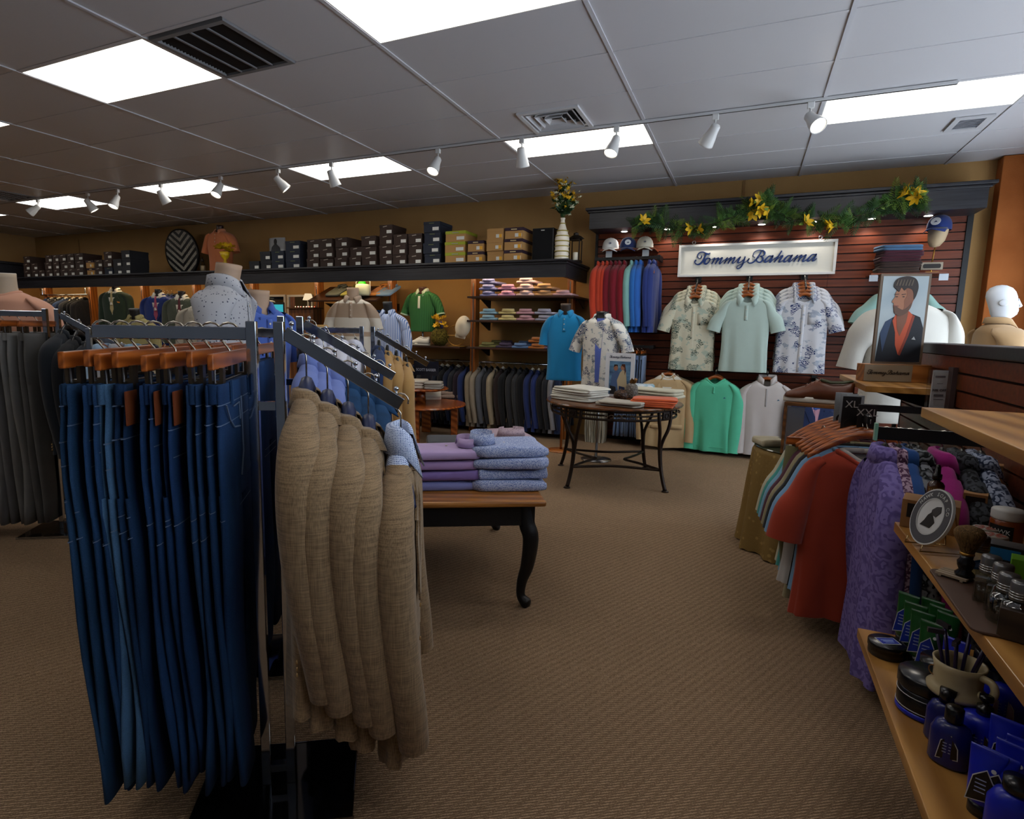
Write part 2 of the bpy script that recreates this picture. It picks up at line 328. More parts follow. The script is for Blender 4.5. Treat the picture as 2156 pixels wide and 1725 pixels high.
# recessed light panels
lname = {(-3, -1): 'square-looking bright ceiling light panel beside the large dark return grille', (-1, -1): 'largest bright ceiling light panel, cut off by the top of the photo', (1, -1): 'bright ceiling light panel above the grooming shelves, outside the view', (-5, -1): 'bright ceiling light panel at the left edge, only its corner showing', (-7, -1): 'bright ceiling light panel far left outside the view', (-9, -1): 'bright ceiling light panel at the far left end of the shop', (-1, 3): 'bright ceiling light panel behind the square air diffuser', (1, 3): 'long bright ceiling light panel at the right edge over the wall sign', (-3, 3): 'third bright ceiling light panel from the left along the track', (-5, 3): 'second bright ceiling light panel from the left along the track', (-7, 3): 'leftmost bright ceiling light panel along the track', (-9, 3): 'bright ceiling light panel behind the leftmost one, outside the view', (-1, -5): 'bright ceiling light panel above the camera, outside the view', (-3, -5): 'bright ceiling light panel left of the camera, outside the view', (1, -5): 'bright ceiling light panel right of the camera, outside the view', (-5, -5): 'bright ceiling light panel far left of the camera, outside the view'}
pan_me = MB().b2((.014, .014, .002), (PX-.014, PY-.014, .008)).mesh('diffuser'); e_ = .014
fr_me = MB().b2((.012, .012, 0), (PX-.012, .02, .016)).b2((.012, PY-.02, 0), (PX-.012, PY-.012, .016)).b2((.012, .02, 0), (.02, PY-.02, .016)).b2((PX-.02, .02, 0), (PX-.012, PY-.02, .016)).mesh('frame')
for ij in lights:
    t = thing('ceiling_light', lname[ij], 'ceiling light', (GX0+ij[0]*PX, GY0+ij[1]*PY, CEIL+.0), group='recessed ceiling light panels')
    put(pan_me, 'diffuser', glow('fffaf2', PANEL_E), t); put(fr_me, 'frame', white, t)
# return grille, diffuser, register, far vent
def grille(name, label, x0, x1, y0, y1, n, along):
    t = thing(name, label, 'air vent', ((x0+x1)/2, (y0+y1)/2, CEIL-.004)); hx, hy = (x1-x0)/2, (y1-y0)/2
    put(MB().b2((-hx, -hy, -.006), (hx, -hy+.03, .02)).b2((-hx, hy-.03, -.006), (hx, hy, .02)).b2((-hx, -hy+.03, -.006), (-hx+.03, hy-.03, .02)).b2((hx-.03, -hy+.03, -.006), (hx, hy-.03, .02)), 'frame', plain((120, 120, 122), .5), t)
    put(MB().b2((-hx+.02, -hy+.02, .022), (hx-.02, hy-.02, .026)), 'backing', plain((16, 15, 15), .8), t)
    m = 22
    for k in range(m):
        y = -hy+.03+(2*hy-.06)*(k+.5)/m; put(MB().box((0, y, .012), (2*hx-.06, .004, .016), rx=.7), 'slat', plain((44, 42, 42), .6), t)
    for k in range(n):
        x = -hx+.03+(2*hx-.06)*(k+1)/(n+1); put(MB().b2((x-.006, -hy+.03, -.004), (x+.006, hy-.03, .004)), 'divider_bar', plain((110, 110, 112), .5), t)
grille('return_air_grille', 'large dark square return air grille in the ceiling at upper left', -3.27, -2.69, 2.50, 3.06, 3, 'Y')
grille('return_air_grille', 'dark return air grille in the ceiling at the far left edge', -9.28, -8.72, 4.33, 4.87, 3, 'Y')
t = thing('air_diffuser', 'white square ceiling air diffuser with open curved vanes by the track', 'air vent', (-1.49, 4.63, CEIL))
fr = MB(); 
for a, b in ((.24, .21), (.17, .145), (.10, .08)):
    fr.b2((-a, -a, -.012), (a, -b, .004)).b2((-a, b, -.012), (a, a, .004)).b2((-a, -b, -.012), (-b, b, .004)).b2((b, -b, -.012), (a, b, .004)) if a > .2 else None
put(fr, 'frame', plain((205, 205, 206), .4), t)
put(MB().b2((-.21, -.21, .02), (.21, .21, .024)), 'backing', plain((20, 20, 22), .8), t)
for sx, sy in ((1, 0), (-1, 0), (0, 1), (0, -1)):
    for q in (.07, .13, .185):
        rows = [[Vector((-q, q+.0-.03*u*u, -.01+.03*u)), Vector((q, q-.03*u*u, -.01+.03*u))] for u in (0, .35, .7, 1)]
        a = {(1, 0): 0, (-1, 0): PI, (0, 1): PI/2, (0, -1): -PI/2}[(sx, sy)]
        put(MB().loft([[Matrix.Rotation(a, 3, 'Z') @ p for p in r] for r in rows], closed=False), 'vane', plain((196, 196, 198), .4), t, solid=.003)
t = thing('ceiling_register', 'small white ceiling register near the right end of the ceiling', 'air vent', (1.41, 5.85, CEIL-.002))
put(MB().b2((-.12, -.16, -.008), (.12, -.12, .004)).b2((-.12, .12, -.008), (.12, .16, .004)).b2((-.12, -.12, -.008), (-.08, .12, .004)).b2((.08, -.12, -.008), (.12, .12, .004)), 'frame', plain((190, 190, 192), .4), t)
for k in range(7): put(MB().box((0, -.1+k*.033, -.002), (.16, .022, .003), rx=.5), 'louver', plain((130, 134, 140), .4), t)

# track and its heads
tr = thing('track_rail', 'long white ceiling track rail running the length of the shop', 'track rail', (0, 4.90, CEIL))
put(MB().b2((-12.2, -.018, -.018), (1.1, .018, 0)), 'rail', plain((200, 200, 200), .4), tr); put(MB().b2((-12.2, -.006, -.0195), (1.1, .006, -.0175)), 'slot', plain((40, 40, 40), .5), tr)
hm = thing('track_light', 'track light', 'track light')
wh = plain((214, 214, 212), .35, .4)
put(MB().b2((-.022, -.016, -.058), (.022, .016, -.018)), 'adapter', wh, hm, bevel=.004); put(MB().tube([(0, 0, -.055), (0, 0, -.1), (.0, -.012, -.125)], .007, 8), 'stem', wh, hm, True)
bell = [(.0, .0), (.026, .002), (.034, .014), (.036, .045), (.04, .07), (.048, .1), (.056, .15), (.058, .16), (.052, .16), (.046, .12)]
def head_parts(t, d):
    d = Vector(d).normalized(); put(MB().lathe(bell, 18, Vector((0, -.012, -.12))-d*.03, d), 'shade', wh, t, True)
    put(MB().lathe([(0, .146), (.047, .146), (.05, .151), (.03, .158), (0, .16)], 18, Vector((0, -.012, -.12))-d*.03, d), 'bulb', glow('fff2dc', 9), t, True)
    put(MB().tube([(-.02, 0, -.105), (0, -.012, -.125), (.02, 0, -.105)], .006, 6), 'swivel', wh, t, True)
    l = bpy.data.lights.new('track_bulb', 'SPOT'); l.energy = 16; l.color = (1, .9, .76); l.spot_size = 1.3; l.spot_blend = .7; l.shadow_soft_size = .04
    lo = bpy.data.objects.new('track_bulb', l); COL.objects.link(lo); lo.parent = t; p = Vector((0, -.012, -.12))+d*.17; lo.location = p
    lo.rotation_euler = d.to_track_quat('-Z', 'Y').to_euler()
heads = [(-10.14, (.5, -.6, -.6)), (-8.74, (-.55, -.5, -.65)), (-7.69, (.3, .45, -.8)), (-7.12, (0, -.45, -.9)), (-6.35, (.2, .5, -.85)), (-5.39, (0, -.5, -.85)), (-4.57, (.5, .5, -.75)), (-3.88, (.15, .4, -.9)), (-2.68, (-.1, -.5, -.85)), (-1.87, (0, .4, -.92)), (-1.07, (-.2, -.4, -.9)), (-.34, (-.5, .55, -.7)), (.28, (.35, -.55, -.6))]
adj = ['tilted toward the camera at the far left edge', 'aimed left beside the leftmost light panel', 'aimed down right at the leftmost light panel corner', 'glowing straight down between two light panels', 'hanging in front of the second light panel', 'glowing at the right corner of the second light panel', 'tilted right before the third light panel', 'hanging in front of the third light panel', 'glowing alone between third panel and the air diffuser', 'hanging upright at the left corner of the diffuser panel', 'glowing in front of the panel behind the diffuser', 'tilted left, alone right of the diffuser', 'glowing brightly beside the long right light panel']
for (x, d), a in zip(heads, adj):
    t = dup(hm, (x, 4.90, CEIL), 0, 'white track light '+a, 'track lights'); head_parts(t, d)
for ch in list(hm.children): bpy.data.objects.remove(ch)
bpy.data.objects.remove(hm)

# ------------------------------------------------------------------ slat wall on the back wall, with its black canopy
SX0, SX1, SY, SZ1 = -1.68, 1.77, 7.0, 2.43
def f_slat(t):
    oi = t.n('ShaderNodeObjectInfo').outputs['Random']; n = t.noise(1, 6, t.obj((2.2, 40, 46))); m = t.math('ADD', t.math('MULTIPLY', n, .8), t.math('MULTIPLY', oi, .2))
    t.col(t.ramp(m, [(.28, (66, 27, 14)), (.7, (116, 54, 27))])); t.bump(n, .05, .001); return t.fin(.42, .3)
slatm = M('slat_cherry', f_slat)
su = struct(put(MB().b2((SX0, SY+.02, .0), (SX1, WALLY, SZ1)), 'wall_slatboard', plain((24, 12, 9), .6)))
nsl = 29; pit = .0825
cuts = [SX0, -.53, .69, SX1]
slat_me = []
for c in range(3): slat_me.append(MB().b2((cuts[c]+.001, 0, 0), (cuts[c+1]-.001, .02, pit-.011)).mesh('slat'))
for r in range(nsl):
    for c in range(3):
        o = put(slat_me[c], 'slat', slatm, su); o.location = (0, SY, .045+r*pit)
put(MB().b2((SX0-.03, SY-.012, 0), (SX0, WALLY, SZ1)), 'edge_trim', black, su); put(MB().b2((SX1, SY-.012, 0), (SX1+.045, WALLY, SZ1)), 'edge_trim', black, su)
cn = thing('slat_canopy', 'black wooden canopy with crown moulding above the slat wall', 'canopy', (0, 0, SZ1))
put(MB().b2((-1.70, 6.62, -.02), (1.80, WALLY-.001, .15)), 'fascia_box', blackw, cn)
put(MB().b2((-1.72, 6.605, .15), (1.82, WALLY-.001, .175)).b2((-1.74, 6.58, .175), (1.85, WALLY-.001, .205)), 'crown', blackw, cn, bevel=.006)
dl = [(1306, 480), (1399, 474), (1498, 468), (1605, 463), (1718, 457), (1845, 450), (1974, 441)]
for k, (px, py) in enumerate(dl):
    p = atZ(px, py, SZ1-.022); p.y = 6.86
    t = thing('downlight', 'small recessed puck downlight under the black canopy, %s from the left' % ORD[k], 'downlight', (p.x, p.y, SZ1-.021), group='puck downlights under the canopy')
    put(MB().lathe([(.0, -.004), (.042, -.004), (.046, 0), (.046, .004), (0, .004)], 20), 'rim', steel, t, True); put(MB().lathe([(0, -.006), (.034, -.006), (.034, -.0045), (0, -.0045)], 20), 'lens', glow('fff6e6', 12), t)
    l = bpy.data.lights.new('puck_bulb', 'SPOT'); l.energy = 7; l.color = (1, .93, .84); l.spot_size = 2.0; l.spot_blend = .6; l.shadow_soft_size = .03
    lo = bpy.data.objects.new('puck_bulb', l); COL.objects.link(lo); lo.parent = t; lo.location = (0, 0, -.012); lo.rotation_euler = (.18, 0, 0)

# ------------------------------------------------------------------ black canopy shelf along the back wall and its posts
bs = thing('canopy_shelf', 'long black wooden canopy shelf carrying shoe boxes along the back wall', 'shelf', (0, 0, 1.86))
put(MB().b2((-12.4, 6.22, 0), (-1.83, 6.26, .15)).b2((-1.87, 6.26, 0), (-1.83, WALLY-.001, .15)), 'fascia', blackw, bs)
put(MB().b2((-12.42, 6.205, .14), (-1.815, WALLY-.001, .165)).b2((-12.44, 6.185, .165), (-1.795, WALLY-.001, .19)), 'crown', blackw, bs, bevel=.006)
put(MB().b2((-12.4, 6.26, .115), (-1.87, WALLY-.001, .135)), 'soffit', plain((190, 150, 96), .7), bs)
SHELF_Z = 2.051
for k in range(9):
    t = thing('strip_light', 'thin white tube light under the black canopy, %s bay from the right' % ORD[k], 'strip light', (-2.5-1.2*k, 6.36, 1.966), group='tube lights under the canopy')
    put(MB().b2((-.5, -.03, -.012), (.5, .03, .006)), 'housing', white, t); put(MB().tube([(-.48, 0, -.022), (.48, 0, -.022)], .012, 10), 'tube', glow('ffdfb0', 30), t, True)
postm = wood('7a4216', 'a4622a', 2, 2.5)
post_x = [-1.90, -3.13, -4.35, -5.57, -6.79, -8.01, -9.23, -10.60, -11.90]
pnames = ['beside the turquoise polo', 'between the green polo and the shirt shelves', 'left of the green polo', 'right of the white framed mirror', 'behind the dotted shirt', 'right of the blue suit', 'left of the blue suit', 'right of the hanging suits', 'left of the hanging suits']
for x, nm in zip(post_x, pnames):
    t = thing('shelf_post', 'brown wooden shelf post '+nm, 'post', (x, 6.72, 0), group='wooden posts under the canopy shelf')
    put(MB().b2((-.035, -.06, 0), (.035, .06, 1.97)), 'upright', postm, t, bevel=.004)
    put(MB().b2((-.006, -.064, .1), (.006, -.06, 1.85)), 'slotted_standard', steel, t)
# ================================================================== GARMENT BUILDERS
woodh = wood('6e3410', 'a85a20', 0, 4, .3, .5); blkp = plain((16, 16, 18), .35, .4); hookm = plain((178, 172, 160), .2, .5, 1.0); navyp = plain((28, 38, 72), .4, .4)
def hook_pts(drop=.075, r=.021):
    pts = [(r*math.cos(a), 0, -r+r*math.sin(a)) for a in [PI*(1.12-.155*k) for k in range(8)]]
    return pts[:-1] + [(r*.98, 0, -r*1.2), (r*.3, 0, -r*2.1), (0, 0, -r*2.5), (0, 0, -drop)]
HOOK_ME = {}
def hook(t, mat=None, drop=.075, rz=PI/2, r=.021, w=.0022):
    k = (drop, rz, r, w)
    if k not in HOOK_ME:
        mb = MB().tube([Matrix.Rotation(rz, 3, 'Z') @ Vector(p) for p in hook_pts(drop, r)], w, 6); HOOK_ME[k] = mb.mesh('hook'); HOOK_ME[k].polygons.foreach_set('use_smooth', [True]*len(HOOK_ME[k].polygons))
    return put(HOOK_ME[k], 'hook', mat or hookm, t)
def arm_mb(half=.21, drop=.07, th=.011, z0=-.07, sag=.115):
    rings = []
    for k in range(15):
        u = -1+2*k/14; x = u*half; z = z0-sag*abs(u)**1.5; b = 1-.45*abs(u)**2; y = -.018*(abs(u)**2)
        rings.append([(x, y+th*math.cos(a), z+.02*b*math.sin(a)) for a in [2*PI*q/8 for q in range(8)]])
    return MB().loft(rings)
ARM = {}
def hanger(label, mat, loc, rz, group=None, half=.2, hmat=None, name='coat_hanger', th=.011, drop=.075, z0=-.075, sag=.12):
    t = thing(name, label, 'hanger', loc, rz, group); hook(t, hmat, drop, r=.021)
    k = (half, th, z0, sag)
    if k not in ARM: ARM[k] = arm_mb(half, .07, th, z0, sag).mesh('arm'); ARM[k].polygons.foreach_set('use_smooth', [True]*len(ARM[k].polygons))
    put(ARM[k], 'arm', mat, t); return t
def sgp(v, p): return math.copysign(abs(v)**p, v)
class Top:
    """body, sleeves and collar of a shirt or jacket, hung or worn; origin at the hook, front is -y, z points up"""
    def __init__(s, root, mat, sw=.22, L=.72, th=.055, z0=-.095, sd=.075, neck=.07, dip=.035, hem=1.0, waist=.95, rip=.006, seed=0, hth=1.0, n=36, nth=.6, curl=0.0, p=2.5):
        s.r = root; s.m = mat; s.sw = sw; s.th = th; s.z0 = z0; s.sd = sd; s.neck = neck; s.dip = dip; s.L = L; s.nth = nth; s.seed = seed; s.p = p
        pr = []
        for u in (0, .12, .3, .5, .7, .86, 1): pr.append((z0-sd*u**1.35, neck+(sw-neck)*u, th*(nth+(1-nth)*min(1, u*1.4))))
        pr += [(z0-sd-.035, sw*1.03, th*1.02), (z0-sd-.1, sw*1.0, th*1.05), (z0-sd-.18, sw*.97, th*1.05)]
        zt, zb = z0-sd-.18, z0-L
        for u in (.2, .4, .6, .8, .93, .985, 1.0):
            q = math.sin(PI*u)*(1-waist); pr.append((zt+(zb-zt)*u, sw*(.97+(hem-.97)*u-q), th*(1.05+(hth-1.05)*u)*(1 if u < 1 else .96)))
        s.pr = pr; rings = []
        for i, (z, hw, ht) in enumerate(pr):
            ramp = max(0, (z0-sd-.1-z)/(L-sd-.1)); ring = []
            for k in range(n):
                a = 2*PI*k/n; c, d = math.cos(a), math.sin(a); x = hw*sgp(c, 2/p); y = ht*sgp(d, 2/p)
                rr = rip*ramp*(math.sin(7*a+seed)+.6*math.sin(12*a+seed*2.3+z*5)); x += rr*c; y += rr*2.2*d
                zz = z
                if d < 0 and i < 5: zz -= dip*math.exp(-(x/(neck*.8))**2)*(1-i/5)
                if i > 14: zz += curl*abs(c)**2
                ring.append((x, y, zz))
            rings.append(ring)
        s.body = put(MB().loft(rings, False, False), 'body', mat, root, True)
    def at(s, z):
        for a, b in zip(s.pr, s.pr[1:]):
            if a[0] >= z >= b[0]: u = (a[0]-z)/max(1e-6, a[0]-b[0]); return a[1]+(b[1]-a[1])*u, a[2]+(b[2]-a[2])*u
        return s.pr[-1][1:] if z < s.pr[-1][0] else s.pr[0][1:]
    def fy(s, x, z, off=.003):
        hw, ht = s.at(z); return -ht*max(0, 1-abs(min(.999, x/hw))**s.p)**(1/s.p)-off
    def sleeves(s, kind='long', slen=None, spread=.02, mat=None, r=None, cuff=None, fwd=.03, sides=(-1, 1), wide=1.25):
        r = r or s.th*.92; z = s.z0-s.sd; ri = r*wide*.72; top = s.z0-s.sd+.006; nk = lambda u: s.neck+(s.sw-s.neck)*u; sl = lambda u: s.z0-s.sd*u**1.35; tk = lambda u: s.th*(s.nth+(1-s.nth)*min(1, u*1.4))
        for sd_ in sides:
            if kind == 'long':
                L = slen or .58
                path = [(sd_*nk(.42), 0, sl(.42)-.016), (sd_*nk(.72), 0, sl(.72)-.022), (sd_*nk(.97), 0, sl(1)-.04), (sd_*(s.sw+.004+spread*.2), 0, z-.125), (sd_*(s.sw+.007+spread*.4), -fwd*.1, z-L*.4), (sd_*(s.sw+.009+spread*.7), -fwd*.35, z-L*.6), (sd_*(s.sw+.006+spread), -fwd*.75, z-L*.82), (sd_*(s.sw+spread), -fwd, z-L)]
                rs = [tk(.42)*.95, tk(.72)*.995, (r+s.th)*.51, r*1.03, r*1.0, r*.94, r*.85, r*.76]; fl = [.017/rs[0], .03/rs[1], .048/rs[2]] + [wide]*5
            else:
                L = slen or .21
                path = [(sd_*nk(.42), 0, sl(.42)-.016), (sd_*nk(.72), 0, sl(.72)-.024), (sd_*(s.sw-.01+spread*.25), 0, top-ri-L*.22), (sd_*(s.sw+.01+spread*.65), -.004, top-ri-L*.5), (sd_*(s.sw+.02+spread), -.008, top-ri*.6-L)]
                rs = [tk(.42)*.95, tk(.72)*.99, (r+s.th)*.49, r*.98, r*1.0]; fl = [.017/rs[0], .032/rs[1], wide*.8, wide*.92, wide*.95]
            put(MB().tube(catmull(path, 4), [q[0] for q in catmull([(v, ) for v in rs], 4)], 16, False, [q[0] for q in catmull([(v, ) for v in fl], 4)]), 'sleeve', mat or s.m, s.r, True)
            if cuff:
                a, b = Vector(path[-2]), Vector(path[-1]); d = (b-a).normalized()
                put(MB().tube([b-d*cuff[1], b+d*.003], rs[-1]*1.06, 16, False, fl[-1]), 'cuff', cuff[0], s.r, True)
        return s
    def neckpt(s, a, dz=0.0, out=0.0, ks=1.0):
        hw, ht = s.neck*ks+out, s.th*s.nth*ks+out; fr = math.exp(-(a/.75)**2) if abs(a) < PI else 0
        return Vector((hw*math.sin(a), -ht*math.cos(a), s.z0-s.dip*fr*.9+dz))
    def collar(s, kind='shirt', mat=None, h=.032, fall=.042, gap=.3, pt=.03):
        mat = mat or s.m; N = 22
        if kind == 'crew':
            pts = [s.neckpt(-PI+2*PI*k/26, -.002) for k in range(27)]; put(MB().tube(pts, .011, 8), 'neckband', mat, s.r, True); return s
        rows = [[], [], [], []]
        for k in range(N):
            a = -PI+gap+.0+(2*PI-2*gap)*k/(N-1); a2 = a+PI  # from front round the back
            an = gap+(2*PI-2*gap)*k/(N-1); ang = an if an <= PI else an-2*PI
            fr = max(0, 1-min(an, 2*PI-an)/1.2)
            rows[0].append(s.neckpt(ang, -.006, .004)); rows[1].append(s.neckpt(ang, h, -.004 + .004*fr))
            if kind == 'stand': continue
            rows[2].append(s.neckpt(ang, h-.006, .012)); q = s.neckpt(ang, h-fall-pt*fr, .022+.028*fr); 
            rows[3].append(q+Vector((math.copysign(.03*fr, q.x), -.006*fr, 0)))
        rows = [r for r in rows if r]
        put(MB().loft(rows, closed=False), 'collar', mat, s.r, True, solid=.004); return s
    def placket(s, mat=None, w=.032, top=None, bot=None, btn=None, nb=6, bm=None, x=0.0):
        top = s.z0-s.dip-.015 if top is None else top; bot = s.z0-s.L+.01 if bot is None else bot; rows = []
        for k in range(12):
            z = top+(bot-top)*k/11; rows.append([Vector((x-w/2, s.fy(x-w/2, z), z)), Vector((x+w/2, s.fy(x+w/2, z), z))])
        pk_ = put(MB().loft(rows, closed=False), 'placket', mat or s.m, s.r, True, solid=.003)
        for k in range(nb):
            z = top+(bot-top)*(k+.5)/nb; put(BTN, 'button', bm or btnm, pk_).location = (x, s.fy(x, z, .007), z)
        return s
    def pocket(s, x, z, w=.1, h=.11, mat=None):
        rows = [[Vector((x+w*(u-.5), s.fy(x+w*(u-.5), z-h*v, .004), z-h*v)) for u in (0, .33, .66, 1)] for v in (0, .5, 1)]
        put(MB().loft(rows, closed=False), 'pocket', mat or s.m, s.r, True, solid=.003); return s
    def lapels(s, mat=None, bot=.40, w=.085):
        mat = mat or s.m
        for sd_ in (-1, 1):
            o = [(.055, -.01), (.055+w*.55, -.10), (.055+w*.9, -.155), (.055+w*.55, -.165), (.055+w*.75, -.2), (.02, -bot), (.004, -bot+.02), (.012, -.3), (.03, -.15)]
            vs = [Vector((sd_*x, s.fy(x, s.z0+z-.0, .006 if k not in (0, 8, 7, 6) else .003), s.z0+z)) for k, (x, z) in enumerate(o)]
            mb = MB(); mb.add(vs, [tuple(range(len(vs))) if sd_ > 0 else tuple(range(len(vs)-1, -1, -1))]); put(mb, 'lapel', mat, s.r, solid=.005)
        return s
BTN = MB().lathe([(0, -.002), (.0055, -.002), (.006, 0), (.0055, .002), (0, .002)], 10, axis=(0, 1, 0)).mesh('button'); btnm = plain((196, 188, 170), .3, .5)
def shirt_insert(s, mat, tie=None):
    """the shirt front (and tie) seen in a jacket's opening"""
    z0 = s.z0; o = [(-.06, .0), (.06, .0), (.05, -.12), (.02, -.32), (0, -.4), (-.02, -.32), (-.05, -.12)]
    mb = MB(); mb.add([Vector((x, s.fy(x, z0+z, .0015), z0+z)) for x, z in o], [tuple(range(7))]); put(mb, 'shirt_front', mat, s.r, solid=.002)
    if tie:
        o = [(-.014, -.02), (.014, -.02), (.012, -.05), (.03, -.3), (0, -.38), (-.03, -.3), (-.012, -.05)]
        mb = MB(); mb.add([Vector((x, s.fy(x, z0+z, .008), z0+z)) for x, z in o], [tuple(range(7))]); put(mb, 'tie', tie, s.r, solid=.006)
# ---- trousers
def sheet(zs, xs, ys, b, cx, n=18):
    rings = []
    for z, hw, y, c in zip(zs, xs, ys, cx):
        rings.append([(c+hw*sgp(math.cos(2*PI*k/n), .8), y+b*sgp(math.sin(2*PI*k/n), .8), z) for k in range(n)])
    return rings
def trousers(label, mat, loc, rz, group, L=1.04, hw=.19, b=.0105, top=-.115, seam=None, seams=(.045, .1, .16, .28, .34), name='jeans', wig=.012, seed=0, patch=None):
    t = thing(name, label, 'trousers', loc, rz, group); r = random.Random(seed)
    for yo in (-1, 1):
        y0 = yo*b*1.0; dx = r.uniform(-.012, .012)
        zs = [top, top-.02, top-.045, top-.12, top-.2, top-.29]; w = [hw*.98, hw, hw*.99, hw*1.06, hw*1.07, hw*1.02]
        put(MB().loft(sheet(zs, w, [y0]*6, b, [dx]*6), True, False), 'front_panel' if yo < 0 else 'back_panel', mat, t, True)
    put(MB().loft([[(hw*1.0*sgp(math.cos(a), .8), (b*2.02)*sgp(math.sin(a), .6), top+dz) for a in [2*PI*k/24 for k in range(24)]] for dz in (.002, -.042)], False, False), 'waistband', mat, t, True)
    for sx in (-1, 1):
        mb = MB()
        for yo in (-1, 1):
            ph = r.uniform(0, 6); N = 9; zs = [top-.25-(L-.25)*k/(N-1) for k in range(N)]
            ws = [hw*(.52-.17*k/(N-1)) for k in range(N)]; cx = [sx*(hw*.53-.02*k/(N-1))+wig*math.sin(ph+k*.8)*k/(N-1) for k in range(N)]; ys = [yo*b*1.0+wig*.8*math.sin(ph*1.7+k*.7+sx)*k/(N-1) for k in range(N)]
            mb.loft(sheet(zs, ws, ys, b*1.1, cx), False, True)
        put(mb, 'leg', mat, t, True)
        if seam:
            mb = MB()
            for yo in (-1, 1):
                pass
    if seam:
        mb = MB()
        for yo in (-1, 1):
            for sz in seams:
                if r.random() < .3: continue
                z = top-sz-r.uniform(-.03, .03)*(sz > .06); q = hw*(1.0 if sz < .06 else 1.06 if sz < .25 else 1.05)+.0025
                mb.loft(sheet([z+.0012, z-.0012], [q, q], [yo*b]*2, b+.0018, [0, 0]), False, False)
        put(mb, 'stitching', seam, t)
        if patch: put(MB().box((-hw*.9, -b*2.2, top-.05), (.05, .003, .075)), 'leather_patch', patch, t)
    return t
def clip_hanger(label, loc, rz, group, mat=None, half=.19, barz=-.075):
    t = thing('trouser_hanger', label, 'hanger', loc, rz, group); hook(t, None, .10, PI/2, .027, .0028)
    k = ('bar', half, barz)
    if k not in ARM:
        ARM[k] = MB().b2((-half, -.007, barz-.018), (half, .007, barz+.018)).mesh('wooden_bar')
        mb = MB()
        for sx in (-1, 1): mb.tube([(sx*half*.82, 0, barz-.015), (sx*half*.82, 0, barz-.05)], .002, 6)
        mb.tube([(-half*.82, 0, barz-.05), (half*.82, 0, barz-.05)], .002, 6); ARM[k+(1,)] = mb.mesh('clip_wire')
        mb = MB().b2((-.012, -.016, -.03), (.012, -.008, .03)).b2((-.012, .008, -.03), (.012, .016, .03)).b2((-.01, -.008, -.012), (.01, .008, .0)); ARM[k+(2,)] = mb.mesh('clip')
    put(ARM[k], 'wooden_bar', mat or woodh, t, bevel=.003); cw = put(ARM[k+(1,)], 'clip_wire', steel, t)
    for sx in (-1, 1): put(ARM[k+(2,)], 'clip', plain((92, 78, 62), .3, .5, .8), cw).location = (sx*half*.72, 0, barz-.045)
    return t
# ---- folded clothes
def folded(label, mat, loc, rz, w=.24, d=.32, h=.035, group=None, collar=None, seed=0, name='folded_shirt', cat='shirt', chm=None, layers=1, soft=.004, side=-1):
    """a folded garment: rounded layers, and for a shirt its collar at the front (-y) edge; origin at its underside"""
    r = random.Random(seed); t = thing(name, label, cat, loc, rz, group); n = 40; lh = h/layers
    for q in range(layers):
        rings = []; ox, oy = r.uniform(-soft, soft), r.uniform(-soft, soft); ph = r.uniform(0, 6)
        for (f, z) in ((.94, 0), (.985, .12), (1.0, .45), (.985, .85), (.93, 1.0), (.6, 1.03)):
            ring = []
            for k in range(n):
                a = 2*PI*k/n; x = w/2*f*sgp(math.cos(a), .24); y = d/2*f*sgp(math.sin(a), .24)
                ring.append((x+ox+soft*.6*math.sin(3*a+ph), y+oy+soft*.6*math.cos(4*a+ph), lh*(q+z)+soft*.5*math.sin(2*a+ph)*(z if f > .9 else .5)))
            rings.append(ring)
        put(MB().loft(rings), 'folded_body' if layers == 1 else 'fold', mat, t, True)
    if collar:
        cw, ch = collar; N = 20; rows = [[], [], []]
        for k in range(N):
            a = PI*.12+(2*PI-PI*.24)*k/(N-1); cx, cy = math.sin(a), math.cos(a)
            rows[0].append((cw*cx, side*(d/2-cw*.62)-side*cw*.62*cy, h*.9)); rows[1].append((cw*1.0*cx, side*(d/2-cw*.62)-side*cw*.66*cy, h+ch)); rows[2].append((cw*1.1*cx, side*(d/2-cw*.62)-side*cw*.74*cy, h+ch*.1))
        put(MB().loft([[Vector(p) for p in r_] for r_ in rows], closed=False), 'collar', chm or mat, t, True, solid=.004)
        put(MB().lathe([(0, 0), (.006, 0), (.006, .003), (0, .003)], 8, (0, side*(d/2-cw*1.9), h+.001)), 'button', btnm, t)
    return t
